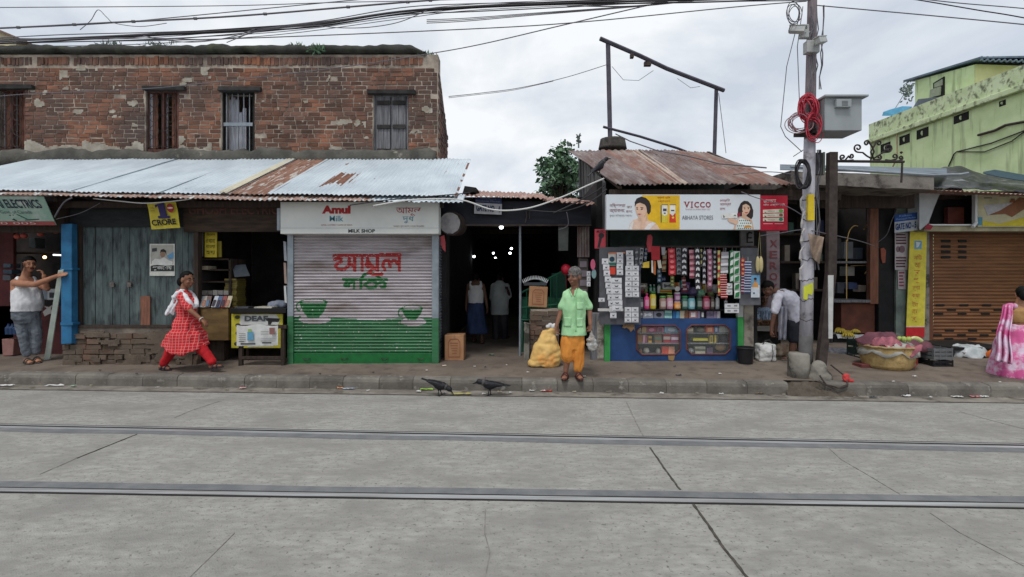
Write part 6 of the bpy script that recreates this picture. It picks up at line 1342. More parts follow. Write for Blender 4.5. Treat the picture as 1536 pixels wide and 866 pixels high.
# iron post with its lump of concrete and white strip
gi = G(1240, 572)
post = thing('iron_post', 'rusty brown iron post with a white strip standing beside the utility pole', 'post', gi)
b = MB(); b.ring([[c+V((x*.062, y*.05, 0)) for x, y in ((-1, -1), (1, -1), (1, 1), (-1, 1))] for c in (V((gi.x, gi.y+.18, gi.z)), P(1246, 410, gi.y+.18), P(1248, 229, gi.y+.18))]); b.build('shaft', m_iron, post, bevel=.006)
b = MB(); b.pprism([(1242.5,413),(1250.5,413),(1249,508),(1243,508)], gi.y+.115, .012); b.build('white_strip', C8(186,186,184), post)
b = MB(); b.ell(V((gi.x, gi.y+.17, gi.z+.03)), .17, .16, .13); b.ell(V((gi.x-.03, gi.y+.15, gi.z+.14)), .115, .12, .14); o = link('concrete_lump', remeshed(b, .02, 3, .014, 9), m_cem); adopt(o, post)
b = MB(); b.tube([V((gi.x-.15, gi.y-.08, gi.z+.1)), V((gi.x-.1, gi.y-.15, gi.z-.02)), V((gi.x+.08, gi.y-.17, gi.z-.06)), V((gi.x+.22, gi.y-.13, gi.z-.02)), V((gi.x+.24, gi.y-.05, gi.z+.08)), V((gi.x+.12, gi.y+.1, gi.z+.22))], .012, 6); b.tube([V((gi.x-.2, gi.y-.1, gi.z+.02)), V((gi.x, gi.y-.19, gi.z-.07)), V((gi.x+.2, gi.y-.16, gi.z-.04))], .011, 6); solo(b, 'cable', m_iron, 'thick rusty cable curling round the foot of the iron post', 'cable', smooth=True)
b = MB(); b.ell(V((gi.x+.24, gi.y-.06, gi.z+.06)), .05, .04, .07); b.ell(V((gi.x+.30, gi.y-.07, gi.z+.02)), .05, .04, .03); o = link('wrapper', remeshed(b, .01, 2, .012, 24), C8(190,60,60)); rebase(o); tag(o, 'crumpled red and white wrapper at the foot of the iron post', 'litter')
# wrought iron arch
ar = thing('iron_scrollwork', 'ornate black iron scroll arch reaching right from the top of the iron post', 'ironwork', P(1352, 276, 7.9)); YA = 7.85
mi = mat('wrought_iron', S(58,50,50), S(44,38,38), sc=9, r=.7)
b = MB(); b.tube([P(1252, 242, YA), P(1356, 243, YA)], .022, 6); b.tube([P(1353.5, 243, YA), P(1352, 274, YA)], .015, 6); b.build('bar', mi, ar)
b = MB()
def spiral(cx, cy, r0, turns, a0, sgn, lead):
    pts = [P(cx+r0*(1-.8*q/24)*cos(a0+sgn*2*pi*turns*q/24), cy+r0*(1-.8*q/24)*sin(a0+sgn*2*pi*turns*q/24), YA) for q in range(25)]
    b.tube([P(*l, YA) for l in lead]+pts, .013, 5)
spiral(1264, 236, 4.5, 1.2, pi/2, 1, [(1280,240),(1272,241)]); spiral(1277, 234, 4, 1.2, pi, -1, [(1268,240)])
spiral(1287, 222, 6.5, 1.25, pi/2, 1, [(1307,238),(1300,234),(1294,229)]); spiral(1300, 215, 4.5, 1.2, 0, -1, [(1306,240),(1311,228),(1308,220)])
spiral(1332, 222, 6.5, 1.25, pi/2, -1, [(1310,238),(1317,234),(1324,229)]); spiral(1318, 215, 4.5, 1.2, pi, 1, [(1311,240),(1306,228),(1311,220)])
spiral(1342, 235, 4.5, 1.2, pi/2, -1, [(1328,240),(1336,241)]); spiral(1351, 237, 3.5, 1.2, pi/2, -1, [(1344,242)]); spiral(1319, 236, 3.6, 1.1, pi/2, -1, [(1311,240)])
b.ell(P(1330, 226, YA), .03, .03, .03); b.ell(P(1352, 229, YA), .02, .02, .02); b.build('scrolls', mi, ar, smooth=True)
# ================================================================ shops right of the poles
YR = 10.9
m_slab = mat('canopy_slab', S(126,120,114), S(96,90,86), sc=3, r=.95, bump=.5, c3=S(66,62,60), t3=.58, sc3=3)
right = thing('showcase_shop', 'dark shop with a wood framed glass showcase under a concrete canopy', 'shop', (wx(1300, YR), YR, .27))
b = MB(); rr = []
for k in range(25):
    q = k/24; px = 1186+215*q; tt = 256+9*q+1.5*noise.noise(V((q*9, 1, 0))); bt = 276+9*q+2*noise.noise(V((q*7, 5, 0)))
    rr.append([P(px, bt, 9.4), P(px, tt, 9.4), P(px, tt, 9.4)+V((0, 2.6, .12)), P(px, bt, 9.4)+V((0, 2.6, -.02))])
b.ring(rr); b.build('canopy_slab', m_slab, right)
b = MB(); b.tube([P(1186, 250.5, 9.45), P(1250, 254, 9.4), P(1330, 259, 9.4), P(1400, 263, 9.4), P(1440, 262, 9.4), P(1452, 260, 9.4)], .028, 6); b.build('roof_edge_pipe', m_steel, right)
b = MB(); b.grid(lambda u, v: P(1170+250*u, 247+8*v+6*u, 11.5-2*v), 10, 4); b.build('roof_sheet', mat('blue_grey_sheet', S(110,122,132), S(90,98,106), sc=3, r=.7), right, solid=.01)
b = MB(); b.box(wx(1200, 10.2), 10.2, wz(312, 10.2), wx(1372, 10.2), 10.3, wz(286, 10.2)); b.build('lintel', m_wood, right)
b = MB(); b.box(wx(1250, 12.2), 12.2, .2, wx(1350, 12.2)+.3, 12.3, 3.6); b.box(wx(1252, YR)-.06, 10.95, .2, wx(1252, YR), 12.2, 3.5); b.build('wall', m_in, right)
b = MB(); b.pbox(1318, 305, 1345, 505, YR+.05, .4); b.build('black_panel', m_black, right)
m_orw = mat('orange_varnish', S(132,82,58), S(104,64,48), sc=4, st=(5,5,.6), r=.5, bump=.1)
b = MB(); b.pbox(1305, 309, 1318, 456, YR, .1, .006); b.pbox(1256, 306, 1305, 312, YR+.02, .1, .006); sc_ = b.build('showcase_frame', m_orw, right, bevel=.006)
b = MB(); b.pbox(1250, 392, 1305, 395, YR+.1, .5); b.pbox(1250, 450, 1306, 454, YR-.02, .6); b.build('showcase_shelf', m_greywood, right)
b = MB(); b.pbox(1262, 455, 1312, 500, YR+.15, .3); b.build('showcase_base', mat('red_brown_panel', S(112,66,52), S(86,52,44), sc=3, r=.8), right)
mgold = mat('gold_trim', S(196,160,96), r=.35, metal=.6, bump=0)
b = MB(); b.tube([P(1271+14*(1-cos(a*pi/12))*.9, 362-26*sin(a*pi/12)*.9, YR+.25) for a in range(8)], .01, 5); b.tube([P(1270, 360, YR+.25), P(1270, 450, YR+.25)], .012, 5); b.tube([P(1276, 399, YR+.22), P(1301, 398, YR+.22)], .01, 5); b.tube([P(1296, 345, YR+.22), P(1303, 333, YR+.22)], .012, 5); b.tube([P(1297, 411, YR+.22), P(1303, 403, YR+.22)], .01, 5); b.build('gold_trim', mgold, right)
for (x0, y0, x1, y1, c, lb) in ((1266,363,1280,388,(112,116,120),'grey upright box on the upper shelf of the wood framed showcase'), (1268,400,1282,414,(140,138,134),'pale carton on the lower shelf of the wood framed showcase'),
                                (1273,424,1286,434,(62,76,112),'blue folded packet low in the wood framed showcase'), (1288,428,1299,438,(150,140,130),'buff packet low in the wood framed showcase'), (1256,424,1266,440,(70,72,80),'slate box in the lower left of the wood framed showcase'),
                                (1284,372,1294,389,(70,80,92),'dark blue grey tin on the upper shelf of the wood framed showcase'), (1254,358,1262,389,(60,58,60),'charcoal box in the upper left of the wood framed showcase')):
    b = MB(); b.pbox(x0, y0, x1, y1, YR+.35, .2, .005); solo(b, 'box', C8(*c), lb, 'box', 'goods in the showcase', bevel=.006)
b = MB(); b.pprism([(1321,373),(1326,372),(1329,376),(1328,394),(1324,395),(1322,388)], YR+.02, .02); solo(b, 'hanging_ornament', C8(140,76,56), 'small orange brown ornament hanging on the black panel', 'ornament')
# pillar with posters
pil = thing('market_pillar', 'stained grey green pillar pasted with notices beside the yellow banner', 'pillar', (wx(1365, YR), YR, .27))
mp_ = mat('grey_green_pillar', S(120,134,126), S(92,102,98), sc=3, r=.9, bump=.2, c3=S(150,150,140), t3=.64, sc3=5)
b = MB(); b.box(wx(1344, YR), YR, .2, wx(1361, YR), YR+.5, wz(272, YR)); b.build('left_face', mp_, pil, bevel=.01)
b = MB(); b.box(wx(1361.2, YR), YR-.06, .2, wx(1391, YR), YR+.5, wz(283, YR)); b.build('front_face', m_cem, pil, bevel=.01)
b = MB(); b.pbox(1362, 283, 1379, 345, YR-.08, .02); b.build('pale_panel', C8(166,170,174), pil)
def poster(x0, y0, x1, y1, Y, label, lines, ink=(90,60,66), pict=None, col=(178,170,172)):
    b = MB(); b.pbox(x0, y0, x1, y1, Y, .006, .004); o = solo(b, 'notice', C8(*col), label, 'notice')
    b = MB()
    for k in range(lines):
        y = y0+2+k*(y1-y0-4)/lines
        if pict and pict[0] < y < pict[1]: continue
        b.pbox(x0+1.5, y, x1-1.5-R.uniform(0, 3), y+.55*(y1-y0-4)/lines, Y-.003, .002)
    b.build('print_lines', C8(*ink), o)
    if pict: b = MB(); b.pprism(vell((x0+x1)/2+1, (pict[0]+pict[1])/2, 4.5, 5.5), Y-.003, .002); b.pprism(vell((x0+x1)/2-5, (pict[0]+pict[1])/2, 3, 4.5), Y-.003, .002); b.build('portraits', C8(120,96,104), o)
poster(1342.5, 349, 1361.5, 405, YR-.02, 'long printed notice with two portraits pasted on the grey green pillar', 12, pict=(366, 382))
poster(1347, 406, 1358.5, 434, YR-.02, 'small notice in red print pasted below the long notice', 5, (140,70,84))
yb_ = thing('yellow_banner', 'tall narrow yellow banner with red lettering and a red foot', 'banner', P(1375, 505, YR-.1))
b = MB(); b.add([P(1365.5, 344, YR-.1), P(1390.5, 344, YR-.1), P(1387, 490, YR-.1), P(1359.5, 490, YR-.1)]+[P(x, y, YR-.1)+V((0, .01, 0)) for x, y in ((1365.5, 344), (1390.5, 344), (1387, 490), (1359.5, 490))], [(0,1,2,3),(4,7,6,5),(0,4,5,1),(1,5,6,2),(2,6,7,3),(3,7,4,0)]); b.build('cloth', C8(214,200,74), yb_)
b = MB(); b.pprism([(1359.5,491),(1387,491),(1386.5,506),(1359,506)], YR-.1, .01); b.build('red_foot', C8(196,40,48), yb_)
b = MB(); b.pprism([(1359.5,489.3),(1387,489.3),(1387,491),(1359.5,491)], YR-.103, .003); b.build('white_rule', C8(214,206,170), yb_)
b = MB(); b.pprism([(1372,361),(1383,361.5),(1382.5,374),(1371.5,374)], YR-.103, .003); b.k = 1; b.pprism([(1374,363),(1381,364),(1378,370),(1375,372)], YR-.106, .002); b.build('blue_print', [C8(110,160,186), C8(206,214,214)], yb_)
for k, s in enumerate(('নিউ', 'আ', 'র', 'পূ', 'র্ণা', 'ক্যা', 'টা', 'রার', 'র্')):
    x = 1377-k*.75; y = 382+k*11.7; ptext(s, x-(6 if k in (0, 4, 5) else 4.5), y, x+(6 if k in (0, 4, 5) else 4.5), y+8, YR-.1, C8(190,110,60), yb_, .01)
ptext('পূর্ণ', 1370, 345, 1386, 349, YR-.1, C8(120,110,40), yb_)
# gate 5 sign
g5 = thing('gate_sign', 'small blue and white sign lettered GATE NO - 5 on the pillar', 'sign', P(1358, 348, YR-.2)); Y5 = 10.75
def q5(u, v, l=0): return P(1342+34*u, 322.5+24.5*v-4*u, Y5-.12*u-l)
def plate(nm, v0, v1, c): b = MB(); p = [q5(0, v0), q5(1, v0), q5(1, v1), q5(0, v1)]; b.add(p+[x+V((0, .012, 0)) for x in p], [(0,1,2,3),(4,7,6,5),(0,4,5,1),(1,5,6,2),(2,6,7,3),(3,7,4,0)]); b.build(nm, C8(*c), g5)
plate('blue_plate', 0, .44, (40,84,160)); plate('white_plate', .443, 1.1, (190,198,204))
text('GATE NO - 5', (q5(.04, .55, .006), q5(.95, .55, .006), q5(.04, .95, .006)), C8(30,66,130), g5, .035)
text('Kolkata', (q5(.2, .06, .006), q5(.75, .06, .006), q5(.2, .17, .006)), C8(150,180,220), g5); text('Municipal Market', (q5(.06, .24, .006), q5(.94, .24, .006), q5(.06, .38, .006)), C8(150,180,220), g5)
# brown shutter shop
brn = thing('shutter_shop', 'shop closed by a brown slatted shutter under a torn sign box', 'shop', (wx(1465, YR), YR+.3, .27))
m_bs = mat('brown_shutter', S(134,92,62), S(112,76,54), sc=3, st=(.5,1,4), r=.5, bump=.05); m_bf = mat('brown_frame', S(108,66,48), S(88,54,40), sc=3, r=.6)
YS = 11.0; bx0, bx1 = wx(1400, YS), wx(1700, YS); bz0, bz1 = .24, wz(345, YS); sl = .075
rows = []; k = 0
while bz0+k*sl < bz1:
    rows += [(bz0+k*sl+f*sl, y) for f, y in ((0, .014), (.1, .014), (.2, 0), (.5, -.008), (.85, 0), (.92, .014))]; k += 1
b = MB(); b.grid(lambda u, v: V((bx0+(bx1-bx0)*u, YS+rows[int(round(v*(len(rows)-1)))][1], rows[int(round(v*(len(rows)-1)))][0])), 3, len(rows)-1); sh = b.build('slatted_shutter', m_bs, brn, fix=False)
for x0_, x1_, ys2 in ((1412, 1426, (360, 368, 376, 384)), (1438, 1450, (360, 368, 376, 384))):
    b = MB()
    for y in ys2: b.pbox(x0_, y, x1_, y+4, YS-.014, .01)
    b.build('vent_slots', m_black, sh)
for k, (y, xs2) in enumerate(((456.5, (1404, 1440, 1474, 1508)), (463.5, (1421, 1456, 1491)), (469.5, (1402, 1437, 1472, 1506)), (494.5, (1418, 1453, 1488)), (501.5, (1400, 1436, 1470)), (507, (1417, 1452)))):
    b = MB()
    for x in xs2: b.pbox(x, y, x+13, y+3, YS-.014, .01)
    b.build('vent_slots', m_black, sh)
b = MB(); b.pbox(1389, 344, 1400, 511, YS-.08, .14); b.build('frame_post', m_bf, brn, bevel=.006); b = MB(); b.pbox(1389, 345, 1700, 352, YS-.06, .05); b.build('shutter_hood', m_bf, brn)
b = MB(); b.pbox(1386, 338.5, 1700, 346.5, YS-.45, .4, .01); b.build('beam', mat('cream_beam', S(170,164,138), S(140,134,112), sc=3, r=.8), brn)
b = MB(); b.box(wx(1392, YS), YS+.1, wz(340, YS), bx1, YS+.2, 3.5); b.build('wall', m_in, brn); b = MB(); b.box(wx(1416, YS), YS-.1, wz(338, YS)+.02, wx(1440, YS), YS+.0, wz(312, YS)); b.build('red_panel', mat('red_wall', S(126,66,56), S(96,54,48), sc=3, r=.9), brn)
b = MB(); b.box(wx(1392, YS), YS-.1, wz(300, YS), bx1, YS+.05, wz(293, YS)); b.build('sign_rail', m_wood, brn)
tb = thing('torn_sign', 'torn white sign sheet curling off an empty sign box over the brown shutter', 'sign', P(1395, 344, YS-.5))
b = MB(); b.pprism([(1379,282),(1414,283),(1408,295),(1401,312),(1393,334),(1381,345),(1379,344)], YS-.5, .02); b.build('white_sheet', mat('peeling_sheet', S(186,190,194), S(166,170,174), sc=3, r=.6), tb)
b = MB(); b.pprism([(1386,343.5),(1392,336),(1400,339),(1396,345)], YS-.515, .012); b.build('red_scrap', C8(150,36,56), tb)
b = MB(); b.grid(lambda u, v: P(1406+36*u+8*v, 282+4*v+9*u*v+2*sin(u*6), YS-.55-.12*v*sin(u*4)), 10, 4); b.build('curled_edge', C8(176,172,168), tb, solid=.004)
b = MB(); b.pbox(1463, 286, 1466.5, 338, YS-.5, .08); b.pbox(1390, 336.5, 1466, 338.4, YS-.5, .08); b.build('white_frame', m_white, tb); b = MB(); b.cyl(P(1464, 334, YS-.52), P(1459, 341, YS-.56), .035, n=8); b.build('lamp_tube', m_white, tb)
fb = thing('faded_banner', 'faded cream and yellow banner with brown pictures over the brown shutter', 'banner', P(1510, 340, YS-.5))
b = MB(); b.pbox(1467, 287, 1700, 340.5, YS-.5, .03); b.build('cloth', mat('cream_print', S(196,190,156), S(176,172,146), sc=4, r=.7), fb)
def fbp(nm, c, polys, l):
    b = MB()
    for q in polys: b.pprism(q, YS-.503-.002*l, .001)
    b.build(nm, C8(*c), fb)
fbp('yellow_foot', (206,190,60), [[(1474,331),(1500,336),(1540,325),(1700,322),(1700,339.5),(1474,339.5)]], 1); fbp('white_patch', (190,190,196), [[(1475,308),(1520,304),(1505,316),(1482,324)]], 2)
fbp('brown_figure', (140,92,68), [[(1482,323),(1500,316),(1518,305),(1530,296),(1560,300),(1530,318),(1518,326),(1508,321)], [(1514,304),(1517,298),(1522,298),(1523,304)]], 3); fbp('blue_patch', (80,140,164), [[(1467.5,326),(1474,326),(1473,338),(1467,338)]], 3); fbp('print_lines', (130,124,110), [[(1475,291),(1486,291),(1486,293),(1475,293)], [(1476,296),(1488,296),(1488,298),(1476,298)], [(1500,293),(1514,293),(1514,295),(1500,295)]], 2)
# tarpaulin roof
tp = thing('tarpaulin_roof', 'sagging dark tarpaulin roof tied over the brown shutter shop', 'roof', P(1460, 290, 10.3))
def tarp(u, v):
    px = 1372+350*u; Y = 10.0+2.2*v
    base = 281+14*u*(1-u*.2)+3*noise.noise(V((u*8, 0, 2))); top = 262-14*math.exp(-((px-1432)/26)**2)+6*(1 if px > 1500 else 0)*u
    py = base+(top-base)*v+2.5*noise.noise(V((u*14, v*3, 5))); return P(px, py, Y)+V((0, 0, .06*noise.noise(V((u*22, v*5, 8)))))
b = MB(); b.grid(tarp, 90, 16); b.build('sheet', mat('grey_tarp', S(70,70,76), S(46,46,52), sc=3, st=(1,2,1), r=.4, bump=.3, c3=S(140,140,146), t3=.62, sc3=3, w3=.04, st3=(.6,2,1)), tp, smooth=True, solid=.01)
b = MB(); b.add([P(1475, 258, 10.6), P(1492, 255, 10.8), P(1560, 267, 10.4), P(1560, 276, 10.0), P(1500, 266, 10.2), P(1474, 260, 10.4)], [(0,1,2,3,4,5)]); b.build('blue_sheet', C8(50,72,86), tp, solid=.012)
b = MB(); corrugated(b, (wx(1380, 9.9), 9.9, wz(284, 9.9)), (wx(1700, 9.9), 9.9, wz(300, 9.9)), (wx(1380, 9.9), 11.2, 3.5), (wx(1700, 9.9), 11.2, 3.5), .09, .012, 4); b.build('eave_sheet', m_gr, tp, solid=.002, fix=False)
# ================================================================ green building behind
m_lg = mat('lime_plaster', S(208,224,176), S(194,212,160), sc=2, r=.9, bump=.2, bs=30, c4=S(150,162,124), t4=.62, sc4=2.5, w4=.1, st4=(2.5,2.5,.25))
m_lgd = mat('lime_plaster_moulded', S(204,216,178), S(190,204,160), sc=2, r=.9, bump=.4, c3=S(112,116,96), t3=.57, sc3=6.5, w3=.07, st3=(1,1,.8))
gb = thing('green_building', 'lime green plastered building with a mould stained parapet behind the shops', 'building', (14, 15, 0))
def gpt(px, py):                                   # point on its long side wall: a plan line from far corner to near end
    A = V((wx(1305, 18), 18)); B = V((wx(1545, 12.4), 12.4)); k = (px-CX)/F; d = B-A
    t_ = (k*A.y-A.x)/(d.x-k*d.y); q = A+d*t_; return P(px, py, q.y)
A, B = V((wx(1305, 18), 18, 0)), V((wx(1545, 12.4), 12.4, 0)); dn = (B-A).normalized(); nn = V((dn.y, -dn.x, 0)); nn = nn if nn.x < 0 else -nn
Bx = B+dn*4.0; ztop = gpt(1305, 187).z; zb1 = gpt(1305, 214).z
zN = lambda py: gpt(1536, py).z
def gwall(mb, z0a, z0b, z1a, z1b, out, th):
    p = [A+nn*out, Bx+nn*out, Bx-nn*th, A-nn*th]; s = 1+4.0/(B-A).length
    zz = lambda a_, b_, q: a_+(b_-a_)*q
    L_ = [(p[0], zz(z0a, z0b, 0), zz(z1a, z1b, 0)), (p[1], zz(z0a, z0b, s), zz(z1a, z1b, s)), (p[2], zz(z0a, z0b, s), zz(z1a, z1b, s)), (p[3], zz(z0a, z0b, 0), zz(z1a, z1b, 0))]
    mb.add([V((q.x, q.y, a_)) for q, a_, c_ in L_]+[V((q.x, q.y, c_)) for q, a_, c_ in L_], [(0,3,2,1),(4,5,6,7),(0,1,5,4),(1,2,6,5),(2,3,7,6),(3,0,4,7)])
b = MB(); gwall(b, 0, 0, zb1, zN(134), 0, 6); b.build('wall', m_lg, gb)
b = MB(); gwall(b, zb1+.002, zN(134)+.002, ztop, zN(98), .04, .22); b.build('parapet', m_lgd, gb)
b = MB(); gwall(b, zb1-.05, zN(134)-.05, zb1+.10, zN(134)+.10, .14, .2); b.build('cornice', m_lgd, gb, bevel=.02)
for px, py, w_, h_ in ((1328.5, 222, 10, 14), (1357, 209.5, 10, 13), (1384, 200, 11, 14), (1442, 177, 13, 12), (1504, 155, 5, 8)):
    c = gpt(px, py); b = MB(); u = dn*(w_*.014*c.y/14*1.3); z = h_*c.y/F/2
    p = [c-u, c+u]; vs_ = [V((q.x, q.y, q.z+s)) for q in p for s in (-z, z)]; vs_ = [v+nn*.012 for v in vs_]+[v-nn*.05 for v in vs_]
    b.add(vs_, [(0,2,3,1),(4,5,7,6),(0,1,5,4),(2,6,7,3),(1,3,7,5),(0,4,6,2)]); o = b.build('vent_opening', m_dark, gb)
    b = MB(); b.ell(c+nn*.01, .05, .02, z*.55); b.build('vent_grille', m_lgd, o)
b = MB(); b.tube([gpt(1424, 250)+nn*.03, gpt(1432, 232)+nn*.03, gpt(1437, 228)+nn*.04, gpt(1490, 215)+nn*.05, gpt(1540, 196)+nn*.04], .018, 5); b.tube([gpt(1437, 228)+nn*.04, gpt(1480, 228)+nn*.05, gpt(1520, 212)+nn*.04, gpt(1540, 197)+nn*.04], .015, 5); b.build('wall_cable', m_cable, gb)
b = MB(); b.tube([gpt(1470, 203)+nn*.05, gpt(1495, 196)+nn*.05, gpt(1512, 188)+nn*.06, gpt(1545, 182)+nn*.06], .035, 6); b.build('dark_bracket', m_iron, gb)
b = MB(); b.tube([gpt(1350, 195)+nn*.1, gpt(1350.5, 235)+nn*.1, gpt(1341, 257)+nn*.1], .02, 6); b.build('down_pipe', C8(160,140,110), gb)
# roof room
YT = 17.2
rm = thing('roof_room', 'small lime green roof room with a blue grey tin roof on the green building', 'roof room', P(1450, 160, YT))
b = MB(); zt_ = P(0, 178, YT).z-.6; c0, c1 = P(1462, 97, 16.5), P(1372.5, 121, 18.6); c2 = c0+V((4, .5, .1)); c3_ = c1+V((4, .5, .1))
def lw(y): return c0.lerp(c1, y)
b.add([V((q.x, q.y, z)) for q in (c0, c2, c3_, c1) for z in (5.5, q.z)], [(0,1,3,2),(2,3,5,4),(4,5,7,6),(6,7,1,0),(1,7,5,3),(0,2,4,6)]); b.build('wall', m_lg, rm)
dz_ = V((.02, -.02, 0)); b = MB(); b.add([V((q.x+o, q.y-.02+o, z)) for o in (0, .01) for q, z in ((c0, 5.5), (c2, 5.5), (c2, c2.z), (c0, c0.z))], [(0,1,2,3),(4,7,6,5),(0,4,5,1),(1,5,6,2),(2,6,7,3),(3,7,4,0)]); b.build('side_wall', mat('shade_side_plaster', S(214,210,164), S(200,196,150), sc=2, r=.9), rm)  # shade on this side of the room is put into its yellower colour
mrt = mat('blue_grey_tin', S(104,120,136), S(84,98,112), sc=3, r=.6, metal=.1)
b = MB(); p0, p1 = P(1355, 123, 18.9), P(1470, 88, 16.2); p2, p3 = p1+V((4.5, .5, .3)), p0+V((4.5, .5, .3)); b.add([p0, p1, p2, p3]+[q+V((0, 0, .06)) for q in (p0, p1, p2, p3)], [(0,1,2,3),(4,7,6,5),(0,4,5,1),(1,5,6,2),(2,6,7,3),(3,7,4,0)]); b.build('left_roof', mrt, rm)
b = MB(); corrugated(b, P(1470, 91, 16.1), P(1700, 96, 16.6), P(1470, 86, 16.8), P(1700, 90, 17.3), .2, .03, 3); b.build('right_roof', mrt, rm, solid=.03, fix=False)
def lface(px, py, o=.03):
    k = (px-CX)/F; t_ = (k*c0.y-c0.x)/((c1.x-c0.x)-k*(c1.y-c0.y)); return P(px, py, c0.y+(c1.y-c0.y)*t_)+V((-o, -.01, 0))
def lpoly(b, pts, o=.03): n_ = len(pts); b.add([lface(x, y, o) for x, y in pts]+[lface(x, y, -.01) for x, y in pts], [tuple(range(n_)), tuple(range(2*n_-1, n_-1, -1))]+[(i, i+n_, (i+1) % n_+n_, (i+1) % n_) for i in range(n_)])
b = MB(); lpoly(b, [(1400.5,125),(1417,115),(1417,146),(1400.5,147)]); b.build('window_frame', m_black, rm)
b = MB(); lpoly(b, [(1398,135),(1413,130),(1412,143),(1397,147)], .08); lpoly(b, [(1403,126),(1415,119),(1415,128),(1403,132)], .05); b.build('awning', C8(150,156,136), rm)
b = MB(); 
for q in ((1323, 170, 1366, 159), ): b.add([P(1323, 174, 17.6), P(1325, 168, 17.6), P(1336, 164, 17.9), P(1354, 159.5, 17.5), P(1368, 160, 17.3), P(1366, 168, 17.3), P(1345, 174, 17.4)]+[P(x, y, 18.3) for x, y in ((1323, 174), (1325, 168), (1336, 164), (1354, 159.5), (1368, 160), (1366, 168), (1345, 174))], [tuple(range(7)), tuple(range(13, 6, -1))]+[(i, i+7, (i+1) % 7+7, (i+1) % 7) for i in range(7)])
solo(b, 'blue_tarpaulin', C8(76,146,180), 'bright blue tarpaulin heaped on the parapet of the green building', 'tarpaulin')
b = MB(); b.add([P(1368, 164, 16.6), P(1377, 149, 16.6), P(1412, 145, 16.3), P(1412, 152, 16.3), P(1385, 160, 16.5), P(1374, 170, 16.5)]+[P(x, y, 17.1) for x, y in ((1368, 164), (1377, 149), (1412, 145), (1412, 152), (1385, 160), (1374, 170))], [tuple(range(6)), tuple(range(11, 5, -1))]+[(i, i+6, (i+1) % 6+6, (i+1) % 6) for i in range(6)])
solo(b, 'dark_tarpaulin', C8(76,82,96), 'slate grey tarpaulin folded on the parapet under the roof room window', 'tarpaulin')
b = MB(); b.tube([P(1342, 164, 17.8), P(1352, 148, 17.8), P(1357, 140, 17.8)], .012, 5)
for k in range(110): p = P(R.gauss(1361, 4), R.gauss(136, 7), 17.8+R.uniform(-.3, .3)); a_ = V((R.uniform(-1, 1), R.uniform(-.6, .6), R.uniform(-1, .6))).normalized()*.13; s = a_.cross(V((0, 1, .3))).normalized()*.03; b.add([p, p+a_*.5+s, p+a_, p+a_*.5-s], [(0,1,2,3)])
solo(b, 'sapling', m_leafd, 'thin grey sapling growing from the parapet of the green building', 'plant', fix=False)
# far left cream house end
ch_ = thing('cream_house', 'cream gable end of a house behind the left end of the brick building', 'house', (wx(-20, 22), 22, 0))
b = MB(); b.prism([(wx(-200, 22), 0), (wx(24, 22), 0), (wx(24, 22), wz(57, 22)), (wx(-6, 22), wz(46, 22)), (wx(-200, 22), wz(30, 22))], 22, 28); b.build('wall', C8(206,196,160), ch_)
b = MB(); b.add([P(-12, 40, 21.8), P(34, 59, 21.8), P(34, 59, 21.8)+V((0, 7, 0)), P(-12, 40, 21.8)+V((0, 7, 0)), P(-12, 43, 21.8), P(34, 62, 21.8), P(34, 62, 21.8)+V((0, 7, 0)), P(-12, 43, 21.8)+V((0, 7, 0))], [(0,1,2,3),(4,7,6,5),(0,4,5,1),(1,5,6,2),(2,6,7,3),(3,7,4,0)]); b.build('roof', C8(120,96,84), ch_)
# ================================================================ fruit and vegetable stall goods on the right pavement
bask = thing('wicker_basket', 'broad straw coloured wicker basket of produce on the right pavement', 'basket', G(1356, 558))
g = G(1356, 558); c = V((g.x, g.y+.36, g.z))
b = MB(); prof = [(0, 0), (.30, 0), (.345, .05), (.375, .16), (.385, .28), (.39, .36), (.375, .37), (.36, .34), (.33, .1), (0, .08)]
fine = []
for (r0, z0), (r1, z1) in zip(prof, prof[1:]):
    for q in range(6): fine.append((r0+(r1-r0)*q/6, z0+(z1-z0)*q/6))
fine.append(prof[-1])
b.lathe(c, fine, 64, fn=lambda a, z: 1+.012*sin(a*32+(pi if int(z*46) % 2 else 0))); b.build('weave', mat('straw_weave', S(190,164,112), S(160,134,88), sc=12, r=.8, bump=.5, bs=70), bask, smooth=True)
b = MB(); b.tube([c+V((.395*cos(a*pi/14), .395*sin(a*pi/14), .365+.008*sin(a*3))) for a in range(28)], .018, 6, closed=True); b.build('rim', mat('straw_rim', S(170,146,104), S(140,118,82), sc=9, r=.8), bask, smooth=True)
b = MB(); b.tube([c+V((.2, -.325, .05)), c+V((.24, -.32, .14)), c+V((.27, -.29, .24))], .006, 5); b.tube([c+V((.27, -.28, .10)), c+V((.24, -.31, .17)), c+V((.19, -.345, .13))], .006, 5); b.build('red_stitching', C8(150,60,50), bask)
def cloth(cx, cy, cz, rx, ry, hgt, m, label, seed, drop=.1, name='cloth', n=26, th=.008):
    b = MB(); rings = [[V((cx, cy, cz+hgt+.02*noise.noise(V((0, 0, seed)))))]*n]
    for k in range(1, 10):
        q = k/9; rings.append([V((cx+rx*q*cos(2*pi*i/n)*(1+.16*noise.noise(V((i*.6, q, seed)))), cy+ry*q*sin(2*pi*i/n)*(1+.16*noise.noise(V((i*.6, q+3, seed)))), cz+hgt*(1-q**2)+.11*q*noise.noise(V((q*4*cos(2*pi*i/n)+seed, q*4*sin(2*pi*i/n), 1)))-(drop*max(0, (q-.75)/.25)*(1+.9*noise.noise(V((i*.5, seed, 9)))))))  for i in range(n)])
    b.ring(rings, cap=False); return solo(b, name, m, label, 'cloth', smooth=True, solid=th)
m_pk = mat('pink_cloth', S(172,104,114), S(128,76,88), sc=9, r=.9); m_mar = mat('maroon_cloth', S(112,70,80), S(88,54,64), sc=6, r=.9); m_netw = mat('white_sacking', S(176,174,168), S(140,138,132), sc=7, r=.8)
